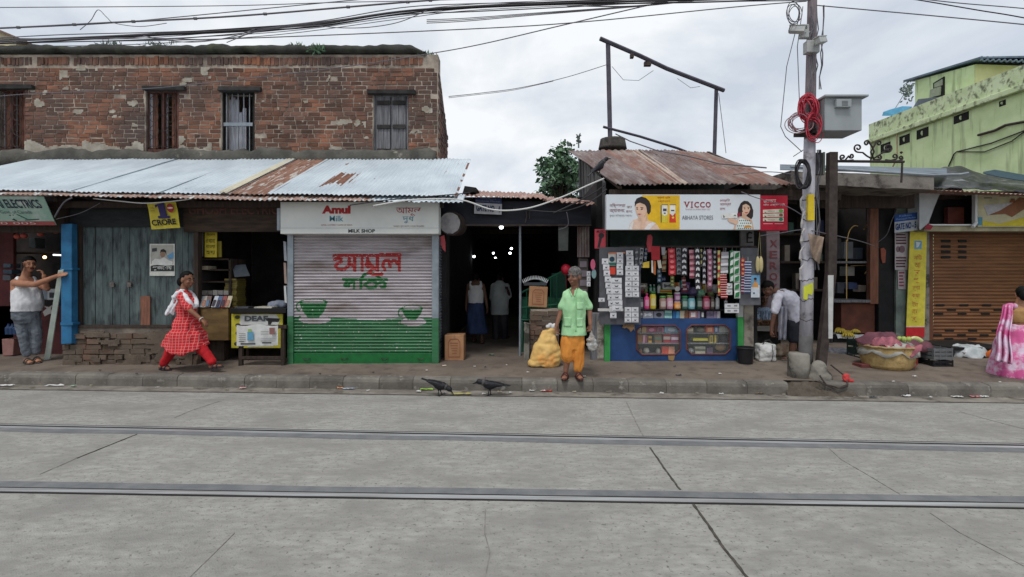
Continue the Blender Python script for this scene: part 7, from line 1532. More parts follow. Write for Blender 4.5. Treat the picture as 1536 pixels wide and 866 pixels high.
cloth(c.x, c.y-.0, c.z+.36, .43, .40, .10, m_netw, 'grey white sacking draped over the rim of the wicker basket', 3, .12)
cloth(c.x-.10, c.y-.10, c.z+.42, .24, .2, .10, m_pk, 'pink cloth heaped on the wicker basket', 11, .06)
cloth(c.x-.04, c.y+.06, c.z+.43, .38, .28, .14, m_mar, 'maroon cloth behind the pink one on the wicker basket', 17, .05)
b = MB(); b.grid(lambda u, v: c+V((.03+.24*u-.05*v, -.36-.035*v+.03*sin(u*5), .41-.17*v*(1-abs(u-.5))+.02*sin(u*9))), 12, 8); solo(b, 'pink_corner', m_pk, 'pink cloth corner hanging down the front of the wicker basket', 'cloth', smooth=True, solid=.008)
cloth(c.x+.62, c.y+.35, .52, .42, .26, .12, m_mar, 'dull maroon cloth spread over the crates right of the wicker basket', 23, .06)
for k, (dx, dy) in enumerate(((.12, -.2), (.18, -.22), (.17, -.13), (.22, -.17), (.1, -.13))):
    b = MB(); q = c+V((dx, dy, .49)); b.ell(q, .038, .038, .04); b.k = 1; b.cyl(q+V((0, 0, .036)), q+V((.003, 0, .05)), .004, .003, 5); solo(b, 'guava', [mat('guava_green', S(150,170,84), S(170,184,104), sc=9, r=.5), m_bark], 'green guava on the cloth of the wicker basket', 'fruit', 'guavas on the wicker basket', smooth=True)
b = MB(); b.tube([c+V((.24+.16*q, -.18-.03*q, .50-.05*q+.03*sin(q*3))) for q in [i/8 for i in range(9)]], lambda q: .034*(.5+1.0*q*(1.4-q)), 10); b.k = 1; b.cyl(c+V((.24, -.18, .50)), c+V((.215, -.175, .515)), .009, .006, 6)
solo(b, 'gourd', [mat('gourd_pale', S(206,204,160), S(160,176,104), sc=8, r=.5), C8(110,130,70)], 'pale striped gourd lying at the right of the wicker basket', 'vegetable', smooth=True)
def crate(px0, py0, px1, py1, Y, d, c_, label, slats=3, group=None):
    a0_, a1_ = P(px0, py1, Y), P(px1, py0, Y); t = thing('plastic_crate', label, 'crate', ((a0_.x+a1_.x)/2, Y+d/2, a0_.z), group); m = C8(*c_, .45); h = a1_.z-a0_.z; tk = .012
    b = MB(); b.box(a0_.x+tk, Y+tk, a0_.z, a1_.x-tk, Y+d-tk, a0_.z+.012); b.build('floor', m, t)
    for nm, q in (('front_panel', (a0_.x, Y, a1_.x, Y+tk)), ('back_panel', (a0_.x, Y+d-tk, a1_.x, Y+d)), ('end_panel', (a0_.x, Y+tk, a0_.x+tk, Y+d-tk)), ('end_panel', (a1_.x-tk, Y+tk, a1_.x, Y+d-tk))):
        b = MB()
        for k in range(slats): b.box(q[0], q[1], a0_.z+h*(k/slats)+.004, q[2], q[3], a0_.z+h*((k+.78)/slats))
        if q[2]-q[0] > q[3]-q[1]:
            for f in (0, .33, .66, 1): x = q[0]+(q[2]-q[0]-.02)*f; b.box(x, q[1]-.004, a0_.z, x+.02, q[1]-.001, a1_.z)
        else:
            for f in (0, .5, 1): y = q[1]+(q[3]-q[1]-.02)*f; e_ = -.004 if q[0] == a0_.x else .013; b.box(q[0]+e_, y, a0_.z, q[0]+e_+.003, y+.02, a1_.z)
        b.build(nm, m, t)
    return t
crate(1400, 540.5, 1430, 557, 8.25, .5, (34,34,38), 'black plastic crate at the bottom of the pair right of the basket')
crate(1400.5, 522, 1429.5, 540, 8.26, .5, (112,116,118), 'grey plastic crate stacked on the black one right of the basket')
crate(1295, 511, 1325, 546, 8.85, .45, (34,50,46), 'very dark green plastic crate left of the wicker basket')
t = thing('low_platform', 'low black display platform behind the crates before the brown shutter', 'platform', (wx(1465, 9.4), 9.5, .27))
b = MB(); b.box(wx(1428, 9), 9.0, .40, wx(1520, 9), 10.0, .44); b.build('table_top', m_black, t)
for x, y in ((1431, 9.05), (1517, 9.05), (1431, 9.9), (1517, 9.9)): b = MB(); b.box(wx(x, 9), y, .26, wx(x, 9)+.05, y+.05, .399); b.build('leg', m_black, t)
b = MB(); a0_ = P(1446, 545, 8.95); a1_ = P(1482, 529, 8.95); b.box(a0_.x, 8.95, a0_.z, a1_.x, 9.3, a0_.z+.01); 
for q in ((a0_.x, 8.95, a1_.x, 8.962), (a0_.x, 9.288, a1_.x, 9.3), (a0_.x, 8.963, a0_.x+.012, 9.287), (a1_.x-.012, 8.963, a1_.x, 9.287)): b.box(q[0], q[1], a0_.z+.011, q[2], q[3], a1_.z)
o = solo(b, 'produce_tray', C8(120,112,112), 'grey brown tray under white plastic before the brown shutter', 'tray')
cloth(wx(1452, 9.1), 9.12, wz(526, 9.1), .30, .25, .10, mat('white_plastic_sheet', S(190,194,196), S(160,168,170), sc=8, r=.35), 'crumpled white plastic over the grey brown tray', 31, .12, 'plastic_sheet')
cloth(wx(1487, 9.3), 9.35, wz(530, 9.3), .28, .2, .10, m_netw, 'grey plastic sheeting beside the orange bag', 37, .06, 'plastic_sheet')
b = MB()
for k in range(4): b.ell(P(1487+3*k, 534-2*(k % 2), 8.9), .08, .09, .1)
o = link('orange_bag', remeshed(b, .016, 3, .012, 14), mat('orange_plastic', S(214,112,40), S(190,90,30), sc=6, r=.4)); rebase(o); tag(o, 'orange plastic bag half hidden by the pink sari', 'bag')
b = MB(); q = P(1494, 543, 8.6); b.lathe(q, [(0, 0), (.07, .005), (.1, .03), (.095, .034), (.065, .012), (0, .01)], 20); solo(b, 'plate', C8(196,194,190), 'white plate beside the orange bag', 'plate', smooth=True)
# banana tray
t = thing('banana_tray', 'dark tray lined with white paper under the showcase', 'tray', G(1277, 514)); g = G(1277, 514); tz = g.z+.16
b = MB(); b.box(g.x-.37, g.y, g.z, g.x+.37, g.y+.6, tz); b.build('box_base', m_black, t); b = MB(); b.grid(lambda u, v: V((g.x-.33+.6*u, g.y-.06+.5*v, tz+.012+.03*noise.noise(V((u*4, v*4, 3)))-.08*(v < .1))), 12, 8); b.build('white_paper', C8(186,188,190), t, solid=.004)
m_ban = mat('banana_yellow', S(196,176,70), S(176,150,56), sc=12, r=.5, c3=S(90,70,40), t3=.66, sc3=14)
for k, (dx, dy, n) in enumerate(((-.20, .12, 7), (-.05, .16, 8), (.11, .14, 8), (-.10, .02, 6))):
    b = MB(); o = V((g.x+dx, g.y+dy, tz+.13 if k != 3 else tz+.05))
    for j in range(n):
        a_ = -.9+1.8*j/(n-1); d = V((sin(a_), -cos(a_)*.8, 0)); b.tube([o, o+d*.05+V((0, 0, .01)), o+d*.11-V((0, 0, .01)), o+d*.16-V((0, 0, .06)), o+d*.17-V((0, 0, .085))], lambda q: .006+.016*sin(pi*min(1, .1+q*.85)), 6)
    solo(b, 'banana_bunch', m_ban, '%s banana bunch on the white paper tray' % ('left', 'middle', 'right', 'front low')[k], 'bananas', smooth=True)
cloth(G(1270, 527).x, 9.6, .27, .45, .28, .06, mat('dark_check_cloth', S(70,72,84), S(110,110,116), sc=9, r=.9), 'dark patterned cloth lying on the pavement under the banana tray', 41, .0)
b = MB(); g = G(1303, 552); b.box(g.x-.12, g.y, g.z, g.x+.14, g.y+.22, g.z+.05, .01); solo(b, 'brick_block', C8(112,62,60), 'dull red block on the pavement left of the wicker basket', 'block', bevel=.008)
# ================================================================ people
def chain(b, pr, n=12):
    pts, rs = [], []
    for (p0, r0), (p1, r1) in zip(pr, pr[1:]):
        for k in range(4): t = k/4; pts.append(V(p0).lerp(V(p1), t)); rs.append(r0+(r1-r0)*t)
    pts.append(V(pr[-1][0])); rs.append(pr[-1][1]); m = len(pts)-1
    b.tube(pts, lambda q: rs[min(m, int(round(q*m)))], n)
    for p, r_ in pr: b.ell(p, r_*.99, r_*.99, r_*.99, nu=10, nv=8)
def torso(b, rings, side, fw, n=18):
    side = V(side).normalized(); fw = V(fw).normalized(); out = []
    for k in range(len(rings)-1):
        (c0, a0, d0), (c1, a1, d1) = rings[k], rings[k+1]
        for q in range(4):
            t = q/4; t2 = t*t*(3-2*t); c = V(c0).lerp(V(c1), t); a = a0+(a1-a0)*t2; d = d0+(d1-d0)*t2; out.append((c, a, d))
    out.append((V(rings[-1][0]), rings[-1][1], rings[-1][2]))
    b.ring([[c+side*a*cos(2*pi*i/n)+fw*d*sin(2*pi*i/n) for i in range(n)] for c, a, d in out])
def frame3(f, u=(0, 0, 1)):
    f = V(f).normalized(); u = V(u); s = f.cross(u).normalized(); u = s.cross(f); return Matrix((s, f, u)).transposed()
def head(b, c, m, s):
    q = lambda x, y, z: V(c)+m @ V((x, y, z))*s; e = lambda p, x, y, z: b.ell(q(*p), x*s, y*s, z*s, m, 14, 10)
    e((0, -.008, .03), .074, .094, .09); e((0, .028, -.03), .058, .062, .078); e((0, .05, -.082), .03, .03, .026)
    e((0, .096, -.018), .013, .019, .026); e((0, .088, .012), .01, .014, .03); e((0, .083, -.062), .026, .014, .012)
    for k in (-1, 1): e((k*.073, -.005, -.008), .012, .022, .034); e((k*.036, .066, -.03), .024, .024, .02)
def face(o, c, m, s, hairm, mous=False, lipc=(126,74,66)):
    q = lambda x, y, z: V(c)+m @ V((x, y, z))*s
    for k in (-1, 1):
        b = MB(); b.ell(q(k*.031, .081, .006), .012*s, .007*s, .0055*s, m); ey = b.build('eye', C8(150,140,130,.4), o, smooth=True)
        b = MB(); b.ell(q(k*.031, .086, .006), .0075*s, .004*s, .006*s, m); b.build('iris', C8(30,24,22,.3), ey, smooth=True)
        b = MB(); b.ell(q(k*.031, .088, .028), .02*s, .007*s, .005*s, m); b.build('eyebrow', hairm, o, smooth=True)
    b = MB(); b.ell(q(0, .094, -.062), .023*s, .007*s, .0075*s, m); b.build('mouth', C8(*lipc), o, smooth=True)
    if mous: b = MB(); b.ell(q(0, .098, -.048), .028*s, .009*s, .007*s, m); b.build('moustache', hairm, o, smooth=True)
def hair(o, c, m, s, hm, line=.055, low=-.05, bun=None, vol=1.09, seed=1):
    b = MB(); vs = []; nu, nv = 26, 16
    def fn(u, v):
        t = pi*v*.98+.01; a = 2*pi*u; x, y, z = .074*vol*sin(t)*cos(a), .094*vol*sin(t)*sin(a), .09*vol*-cos(t)
        k = 1+.05*noise.noise(V((x*60, y*60, z*60+seed)))
        if z < low+.02*sin(a*3) or (y > .03 and z < line-.02*abs(x)/.07) or (y > -.005 and z < .0): k = .86
        return V(c)+m @ V((x*k, y*k-.008, z*k+.03))*s
    b.grid(fn, nu, nv)
    if bun: b.ell(V(c)+m @ V(bun[0])*s, bun[1]*s, bun[1]*1.1*s, bun[1]*1.25*s, m)
    b.build('hair', hm, o, smooth=True)
def hand(b, wr, d, nrm, thumb, curl=.6, s=1.0):
    d = V(d).normalized(); nrm = (V(nrm)-d*V(nrm).dot(d)).normalized(); sd = d.cross(nrm)*thumb; wr = V(wr); m = Matrix((sd, d, nrm)).transposed()
    b.ell(wr+d*.045*s, .038*s, .05*s, .017*s, m, 12, 8)
    for k, (o, l) in enumerate(((.028, .070), (.010, .080), (-.009, .074), (-.027, .058))):
        p0 = wr+d*.075*s+sd*o*s; a = curl*.8; p1 = p0+(d*cos(a)+nrm*sin(a)+sd*o*1.2)*l*.5*s; a2 = curl*1.9; p2 = p1+(d*cos(a2)+nrm*sin(a2))*l*.5*s
        chain(b, [(p0-d*.02*s, .0105*s), (p1, .0095*s), (p2, .0085*s)], 8)
    p0 = wr+d*.025*s+sd*.03*s; p1 = p0+(sd*.75+d*.6+nrm*.25)*.036*s; p2 = p1+(d*.9+nrm*.5+sd*.1)*.03*s; chain(b, [(p0, .014*s), (p1, .011*s), (p2, .009*s)], 8)
def foot(b, an, d, s=1.0, pitch=0):
    d = V(d); d.z = 0; d.normalize(); d = (d+V((0, 0, pitch))).normalized(); sd = d.cross(V((0, 0, 1))).normalized(); u = sd.cross(d); an = V(an); m = Matrix((sd, d, u)).transposed(); g = an-u*.075*s
    b.ell(g-d*.03*s+u*.033*s, .034*s, .045*s, .034*s, m); b.ell(g+d*.055*s+u*.03*s, .037*s, .085*s, .028*s, m); b.ell(g+d*.125*s+u*.02*s, .043*s, .05*s, .019*s, m)
    for k in range(5): b.ell(g+d*(.178-.008*k)*s+sd*(.028-.015*k)*s+u*.014*s, .011*s, .018*s, .011*s, m, 8, 6)
    return g, d, sd, u, m
def sandal(o, fr, mt, s=1.0, name='sandal'):
    g, d, sd, u, m = fr; b = MB(); rg = []
    for z in (-.014, 0.004): rg.append([g+d*(.065+.135*cos(t*pi/10))*s+sd*(.046*sin(t*pi/10)*(1+.15*cos(t*pi/10)))*s+u*z*s for t in range(20)])
    b.ring(rg)
    for y0 in (.105, .03): b.tube([g+d*(y0*s)+sd*(.048*cos(t*pi/8))*s+u*(.0+.058*sin(t*pi/8)*(1 if y0 > .05 else 1.25))*s for t in range(9)], .010*s, 6)
    b.build(name, mt, o, smooth=True)
def skin_m(name, c): return mat(name, S(*[min(255, int(x*1.2)) for x in c]), S(*[int(x*1.05) for x in c]), sc=9, r=.6, bump=.05, bs=60)
def person(b, skin, label, voxel=.0085):
    me = remeshed(b, voxel, 2); o = link('person', me, skin); rebase(o); return tag(o, label, 'person')
def garment(o, name, b, m, voxel=.013, sm=3, fold=.008, fs=9, fst=(1, 1, .35), seed=0):
    g = link(name, remeshed(b, voxel, sm, fold, fs, fst, seed), m); adopt(g, o); return g
def patch(g, Y0, x0, y0, x1, y1, m, parent, name, nu=6, nv=6, lift=.004):
    bv = BVHTree.FromPolygons([v.co.copy() for v in g.data.vertices], [tuple(p.vertices) for p in g.data.polygons]); b = MB()
    def fn(u, v):
        p = P(x0+(x1-x0)*u, y0+(y1-y0)*v, Y0); h = bv.ray_cast(p, V((0, 1, 0))); q = h[0] if h[0] is not None else p+V((0, .15, 0)); return q-V((0, lift, 0))
    b.grid(fn, nu, nv); b.build(name, m, parent, smooth=True, solid=.003)
DN = (0, 0, -1)
m_hairk = mat('black_hair', S(20,18,18), S(13,12,12), sc=30, r=.65, bump=.4, bs=160, spec=.15); m_hairg = mat('grey_hair', S(120,116,114), S(70,68,68), sc=40, r=.7, bump=.5, bs=160)
# ---- man in the green shirt, on the kerb
def J(Y): return lambda px, py, dy=0: P(px, py, Y+dy)
j = J(7.56); sk = skin_m('brown_skin_a', (112,78,62)); fw = V((-.35, -1, 0)); fh = frame3((-.6, -.8, -.05)); hc = j(862, 415.5, -.01); hs = 1.2
b = MB(); head(b, hc, fh, hs); chain(b, [(j(862.5, 423), .055), (j(862, 438), .062)])
torso(b, [(j(862,434,.02),.07,.06), (j(861,441,.01),.125,.07), (j(861,460),.155,.10), (j(861,482),.145,.105), (j(861,500),.155,.105), (j(861,510),.13,.1)], (1, 0, 0), (0, 1, 0))
chain(b, [(j(849,443), .044), (j(841.5,467,.0), .040), (j(834.5,489,-.06), .029)]); hand(b, j(834.5,489,-.06), (-.05,-.15,-1), (.7,-.5,0), -1, .7, 1.02)
chain(b, [(j(876,443), .044), (j(884.5,467,.02), .040), (j(885.5,487,-.06), .029)]); hand(b, j(885.5,487,-.06), (-.03,-.12,-1), (-.7,-.4,0), 1, .95, 1.02)
fts = []
for hx, kx, ax, ay in ((853, 851, 848.5, 561.5), (869, 868, 867, 561.5)):
    chain(b, [(j(hx,505), .082), (j(kx,531,-.03), .056), (j(kx-.5,541,.0), .052), (j(ax,558,-.0), .036)])
    a_ = j(ax, 562, -.0); a_.z = pav_z(a_.x, a_.y-.1)+.095; fts.append(foot(b, a_, (-.25 if hx < 860 else .12, -1, 0), 1.02))
man = person(b, sk, 'man in pale green shirt and orange lungi standing on the kerb with a plastic bag')
face(man, hc, fh, hs, m_hairg); hair(man, hc, fh, hs, m_hairg, .052, -.045, vol=1.15)
for f_ in fts: sandal(man, f_, C8(74,40,36), 1.02)
b = MB(); torso(b, [(j(862,431.5,.02),.062,.062), (j(861.5,437,.01),.135,.09), (j(861,446),.17,.115), (j(861,465,-.005),.176,.13), (j(861,485),.172,.13), (j(861,503),.2,.155)], (1, 0, 0), (0, 1, 0), 24)
chain(b, [(j(849,441.5), .054), (j(842.5,460,.0), .058)]); chain(b, [(j(876,441.5), .054), (j(883,460,.01), .058)])
m_gs = mat('mint_shirt', S(164,208,160), S(144,190,142), sc=5, r=.85, bump=.15, bs=40)
sh_ = garment(man, 'shirt', b, m_gs, .010, 1, .014, 11, (1, 1, .5), 3)
m_gs2 = mat('mint_shirt_seam', S(142,190,140), r=.85, bump=0); m_gs3 = mat('mint_pocket', S(168,212,164), S(150,196,148), sc=8, r=.85)
patch(sh_, 7.2, 865.5, 436, 867.5, 500, m_gs2, sh_, 'placket', 2, 20, .005)
for q in ((868.5,455,878.5,466), (868,479,878,493), (848.5,478,859,493)): patch(sh_, 7.2, *q, m_gs3, sh_, 'pocket', 6, 6, .007)
b = MB(); p_ = [(857.5,431.5),(861.5,446),(866.5,431.5)]
bv = BVHTree.FromPolygons([v.co.copy() for v in sh_.data.vertices], [tuple(p.vertices) for p in sh_.data.polygons])
def onshirt(x, y, l=.006): h = bv.ray_cast(P(x, y, 7.2), V((0, 1, 0))); return (h[0] if h[0] is not None else P(x, y, 7.5))-V((0, l, 0))
b.grid(lambda u, v: onshirt(857.5+(862.8-857.5)*v+(866.2-857.5)*u*(1-v), 433+13*v), 6, 8); b.build('open_collar', sk, sh_, smooth=True)
for s_ in (-1, 1): b = MB(); b.grid(lambda u, v: onshirt(862.5+s_*(1+4.5*(1-v))+s_*2.2*u, 432.5+13*v, .010), 2, 8); b.build('collar', m_gs2, sh_, smooth=True, solid=.006)
b = MB(); chain(b, [(j(854,499), .085), (j(852,515,-.01), .108), (j(851.5,535,-.01), .100)]); chain(b, [(j(867,499), .085), (j(868,515,-.01), .10), (j(867.5,535), .088), (j(867,552), .066)]); torso(b, [(j(861,495),.145,.11), (j(861,507,-.01),.16,.12), (j(861,524,-.0),.14,.10)], (1, 0, 0), (0, 1, 0))
garment(man, 'lungi', b, mat('orange_lungi', S(220,146,66), S(204,126,50), sc=6, r=.85, bump=.15, bs=40), .011, 1, .026, 12, (1, 1, .2), 7)
b = MB(); c_ = j(887, 511, -.10)
for z, r_, dx in ((.10, .02, 0), (.05, .045, 0), (0, .075, .005), (-.06, .09, .01), (-.11, .075, .015)): b.ell(c_+V((dx, 0, z)), r_, r_*.7, .05)
o = link('plastic_bag', remeshed(b, .012, 2, .02, 20), mat('clear_plastic_bag', S(176,178,178), S(140,128,116), sc=9, r=.25, alpha=.8, spec=.5)); rebase(o); tag(o, 'thin clear plastic bag carried by the man in a green shirt', 'bag')
# ---- woman in the red check kurta
j = J(8.12); sk = skin_m('brown_skin_b', (112,76,58)); fh = frame3((.96, -.28, -.08)); hc = j(280.5, 420); hs = 1.12
b = MB(); head(b, hc, fh, hs); chain(b, [(j(277,428), .05), (j(275,439), .058)])
sd = V((.25, 1, 0)); fd = V((1, -.25, 0))
torso(b, [(j(275,436),.07,.055), (j(276,443),.15,.085), (j(278,455),.15,.12), (j(279,476),.125,.10), (j(278,495),.16,.13), (j(278,506),.13,.11)], sd, fd)
chain(b, [(j(270,445,-.15), .05), (j(286,466,-.22), .04), (j(303,480,-.24), .026)]); hand(b, j(303,480,-.24), (.75,-.1,-.6), (-.3,.2,-.6), 1, .55, .95)
chain(b, [(j(281,445,.14), .05), (j(272,470,.2), .04), (j(264,488,.22), .026)]); hand(b, j(264,488,.22), (-.4,0,-1), (.8,0,-.2), 1, .6, .95)
chain(b, [(j(271,503,.05), .085), (j(257,527,.06), .06), (j(244.5,548,.06), .038)]); chain(b, [(j(286,503,-.03), .08), (j(305,526,-.06), .058), (j(319,543,-.08), .038)])
a1_ = j(243, 549, .06); a1_.z = pav_z(a1_.x, a1_.y)+.09; a2_ = j(318.5, 546, -.08); f1 = foot(b, a1_, (1, -.3, 0), .95, -.0); f2 = foot(b, a2_, (1, -.2, 0), .95, .2)
wom = person(b, sk, 'woman walking in red checked kurta, red trousers and white scarf')
face(wom, hc, fh, hs, m_hairk); hair(wom, hc, fh, hs, m_hairk, .06, -.06, bun=((0, -.105, -.035), .055), vol=1.09)
for f_ in (f1, f2): sandal(wom, f_, C8(48,44,58), .97)
mk = mat('red_check', S(184,36,44), r=.85, bump=.1, bs=50)
nt_ = mk.node_tree; bs_ = nt_.nodes['Principled BSDF']; ge = nt_.nodes.new('ShaderNodeNewGeometry'); sx = nt_.nodes.new('ShaderNodeSeparateXYZ'); nt_.links.new(ge.outputs['Position'], sx.inputs[0])
def stripe(sock, per, wd, ph):
    a_ = nt_.nodes.new('ShaderNodeMath'); a_.operation = 'MULTIPLY_ADD'; a_.inputs[1].default_value = 1/per; a_.inputs[2].default_value = ph; nt_.links.new(sock, a_.inputs[0])
    f_ = nt_.nodes.new('ShaderNodeMath'); f_.operation = 'FRACT'; nt_.links.new(a_.outputs[0], f_.inputs[0]); c_ = nt_.nodes.new('ShaderNodeMath'); c_.operation = 'LESS_THAN'; c_.inputs[1].default_value = wd; nt_.links.new(f_.outputs[0], c_.inputs[0]); return c_.outputs[0]
mxx = nt_.nodes.new('ShaderNodeMath'); mxx.operation = 'MAXIMUM'; nt_.links.new(stripe(sx.outputs[0], .046, .14, 100.1), mxx.inputs[0]); nt_.links.new(stripe(sx.outputs[2], .044, .14, 3.2), mxx.inputs[1])
mc = nt_.nodes.new('ShaderNodeMix'); mc.data_type = 'RGBA'; mc.inputs[6].default_value = (*S(186,34,42), 1); mc.inputs[7].default_value = (*S(206,126,122), 1); nt_.links.new(mxx.outputs[0], mc.inputs[0]); nt_.links.new(mc.outputs[2], bs_.inputs['Base Color'])
b = MB(); torso(b, [(j(275,436),.085,.07), (j(276,443),.17,.11), (j(279,456),.17,.145), (j(280,474),.15,.125), (j(280,490,0),.20,.20), (j(280,505,0),.26,.28), (j(279,523,0),.29,.36)], sd, fd, 28)
chain(b, [(j(270.5,445,-.15), .066), (j(283,463,-.21), .06)]); chain(b, [(j(281,445,.14), .066), (j(274,464,.19), .06)])
ku = garment(wom, 'kurta', b, mk, .011, 1, .030, 10, (1.2, 1.2, .25), 5)
zh = j(280, 505).z
for v_ in ku.data.vertices:
    if v_.co.z < zh: a_ = atan2(v_.co.y-8.12, v_.co.x-j(280, 505).x); v_.co.z += (zh-v_.co.z)*.35*sin(2*a_+1.2)
b = MB(); chain(b, [(j(270,500,.05), .10), (j(257,527,.06), .084), (j(246,545,.06), .068)]); chain(b, [(j(286,502,-.03), .095), (j(305,526,-.06), .085), (j(318,542,-.08), .066)])
garment(wom, 'trousers', b, mat('red_trousers', S(190,28,36), S(166,24,32), sc=6, r=.85), .012, 3, .012, 10, (1, 1, .8), 9)
b = MB()
for pth, r_ in (([(262,446,-.17),(267,440,-.17),(272,437,-.09),(278,436,.04)], .036), ([(272,438,-.10),(277,444,-.17),(283,453,-.19),(290,461,-.14),(296,458,-.02),(292,446,.08),(284,438,.1)], .034), ([(273,440,-.12),(279,449,-.18),(287,458,-.17),(293,458,-.08)], .03)): chain(b, [(j(*q), r_) for q in pth], 10)
q_ = lambda u, v, o=0: j(257-8*v+(13+1*v)*u+2.0*sin(v*5), 443+29*v-6*(1-v)*u+2*sin(u*9), -.17+.05*v+.022*sin(u*13+v*3)+o)
n_ = 12; b.ring([[q_(i/n_, v/10) for i in range(n_+1)]+[q_(1-i/n_, v/10, .035) for i in range(n_+1)] for v in range(11)])
garment(wom, 'scarf', b, mat('white_scarf', S(222,222,226), S(206,206,212), sc=6, r=.9), .012, 2, .014, 14, (1, 1, .6), 2)
b = MB(); q = j(302, 479, -.24); d_ = (j(303,480,-.24)-j(286,466,-.22)).normalized(); u_, w_ = ortho(d_); b.tube([q+u_*.034*cos(t*pi/7)+w_*.034*sin(t*pi/7) for t in range(14)], .008, 6, closed=True); b.build('bangle', C8(206,196,190,.3), wom, smooth=True)
# ---- man in a white vest on the phone
j = J(8.72); sk = skin_m('brown_skin_c', (140,98,76)); fh = frame3((.85, -.5, -.05)); hc = j(44, 397); hs = 1.16
sd = V((.55, .75, 0)).normalized(); fd = V((.75, -.55, 0)).normalized()
b = MB(); head(b, hc, fh, hs); chain(b, [(j(41,405), .06), (j(38,418), .07)])
torso(b, [(j(38,415),.08,.07), (j(38,422),.19,.10), (j(40,438),.2,.14), (j(42,455),.19,.165), (j(40,468),.165,.135), (j(39,478),.13,.10)], sd, fd)
chain(b, [(j(24,425,-.12), .065), (j(52,427,-.30), .05), (j(86,414,-.25), .032)]); hand(b, j(85,414.5,-.25), (.9,.1,.3), (.3,.5,-.2), 1, .25, 1.05)
chain(b, [(j(52,424,.12), .062), (j(71,433,.02), .048), (j(66,414,-.06), .032)]); hand(b, j(66,414,-.06), (-.25,-.1,.95), (-.6,-.5,0), -1, .8, 1.02)
chain(b, [(j(32,472,-.02), .085), (j(34,500,-.05), .062), (j(40,531,-.02), .045)]); chain(b, [(j(49,472,.04), .085), (j(54.5,500,.06), .062), (j(54.5,529,.08), .045)])
a1_, a2_ = j(40,531,-.02), j(54.5,529,.10); a1_.z = pav_z(a1_.x, a1_.y)+.095; a2_.z = pav_z(a2_.x, a2_.y)+.095
f1 = foot(b, a1_, (.9, -.5, 0), 1.08); f2 = foot(b, a2_, (.8, -.6, 0), 1.08)
vman = person(b, sk, 'man in white vest and grey jeans on the phone, hand on the blue post')
face(vman, hc, fh, hs, m_hairk, True); hair(vman, hc, fh, hs, m_hairk, .05, -.04, vol=1.1)
for f_ in (f1, f2): sandal(vman, f_, C8(86,78,72), 1.08)
b = MB(); torso(b, [(j(39,425),.135,.115), (j(40,436),.205,.155), (j(42,454),.212,.185), (j(40,467),.2,.17)], sd, fd, 24)
for k in (-.115, .115): chain(b, [(j(38.5,417)+sd*k*.85, .03), (j(39.5,428)+sd*k+fd*.08, .045)]); chain(b, [(j(38.5,417)+sd*k*.85, .03), (j(38,430)+sd*k-fd*.09, .045)])
garment(vman, 'vest', b, mat('white_vest', S(212,212,214), S(196,196,200), sc=6, r=.9), .010, 1, .011, 12, (1, 1, .6), 4)
b = MB(); torso(b, [(j(39.5,463),.19,.16), (j(39,476),.185,.15), (j(40,485),.15,.13)], sd, fd); chain(b, [(j(31.5,472,-.03), .115), (j(34,500,-.05), .08), (j(40,530,-.02), .068)]); chain(b, [(j(49,472,.05), .112), (j(54.5,500,.06), .078), (j(54.5,527,.08), .066)])
garment(vman, 'jeans', b, mat('grey_jeans', S(112,118,126), S(84,90,98), sc=5, r=.9, bump=.25), .010, 1, .010, 13, (1, 1, 1.3), 6)
b = MB(); b.obox(hc+fh @ V((.092, .035, -.03))*hs, (.012, .07, .14), fh); solo(b, 'mobile_phone', m_black, 'dark mobile phone held to the ear of the man in a vest', 'phone', bevel=.004)
# ---- two men walking away inside the market
def walker(Y, cx, top, label, skc, clothes, arms, fwd=(0, 1, 0), sh=424, feet=None, hipy=458):
    j = J(Y); sk = skin_m('skin_%d' % int(cx), skc); fh = frame3(fwd); s_ = 1.0*Y/10.9; hc = j(cx, top+9.5); b = MB(); head(b, hc, fh, 1.02); chain(b, [(j(cx,top+15), .05), (j(cx,sh), .06)])
    torso(b, [(j(cx,sh-2),.07,.06), (j(cx,sh+3),.16,.085), (j(cx,sh+14),.165,.11), (j(cx,hipy-8),.14,.10), (j(cx,hipy+5),.16,.11)], (1, 0, 0), (0, 1, 0))
    for sg_, (e_, w_, dy) in zip((-1, 1), arms): chain(b, [(j(cx+sg_*10.5,sh+4), .05), (j(*e_, 0), .04), (j(*w_, dy), .027)]); d = (j(*w_, dy)-j(*e_, 0)); hand(b, j(*w_, dy), d, (-sg_, .2, 0), -sg_, .6, 1.0)
    fts = []
    for (kx, ky, ax, ay, dy) in feet: chain(b, [(j(cx+(kx-cx)*.8,hipy+6), .08), (j(kx,ky,dy*.5), .055), (j(ax,ay,dy), .036)]); a_ = j(ax, ay, dy); a_.z = pav_z(a_.x, a_.y)+.09; fts.append(foot(b, a_, fwd, 1.0))
    o = person(b, sk, label, .0095); hair(o, hc, fh, 1.02, m_hairk, .05, -.06); face(o, hc, fh, 1.02, m_hairk)
    for f_ in fts: sandal(o, f_, C8(70,52,46))
    return o, j
o, j = walker(10.9, 713.5, 409, 'man in white vest and dark blue lungi walking away into the market', (84,60,50), 0, (((700.5,445), (699,463), 0), ((728,445), (731,462), -.05)), feet=((709,485,711,508,.15), (719,485,723,510,-.1)))
b = MB(); torso(b, [(j(713.5,428),.115,.10), (j(713.5,438),.175,.125), (j(713.5,457),.165,.12)], (1, 0, 0), (0, 1, 0))
for k in (-7.5, 7.5): chain(b, [(j(713.5+k,423.5), .03), (j(713.5+k,431,-.07), .04)]); chain(b, [(j(713.5+k,423.5), .03), (j(713.5+k,431,.07), .04)])
garment(o, 'vest', b, mat('white_vest', S(212,212,214)), .013, 2, .005)
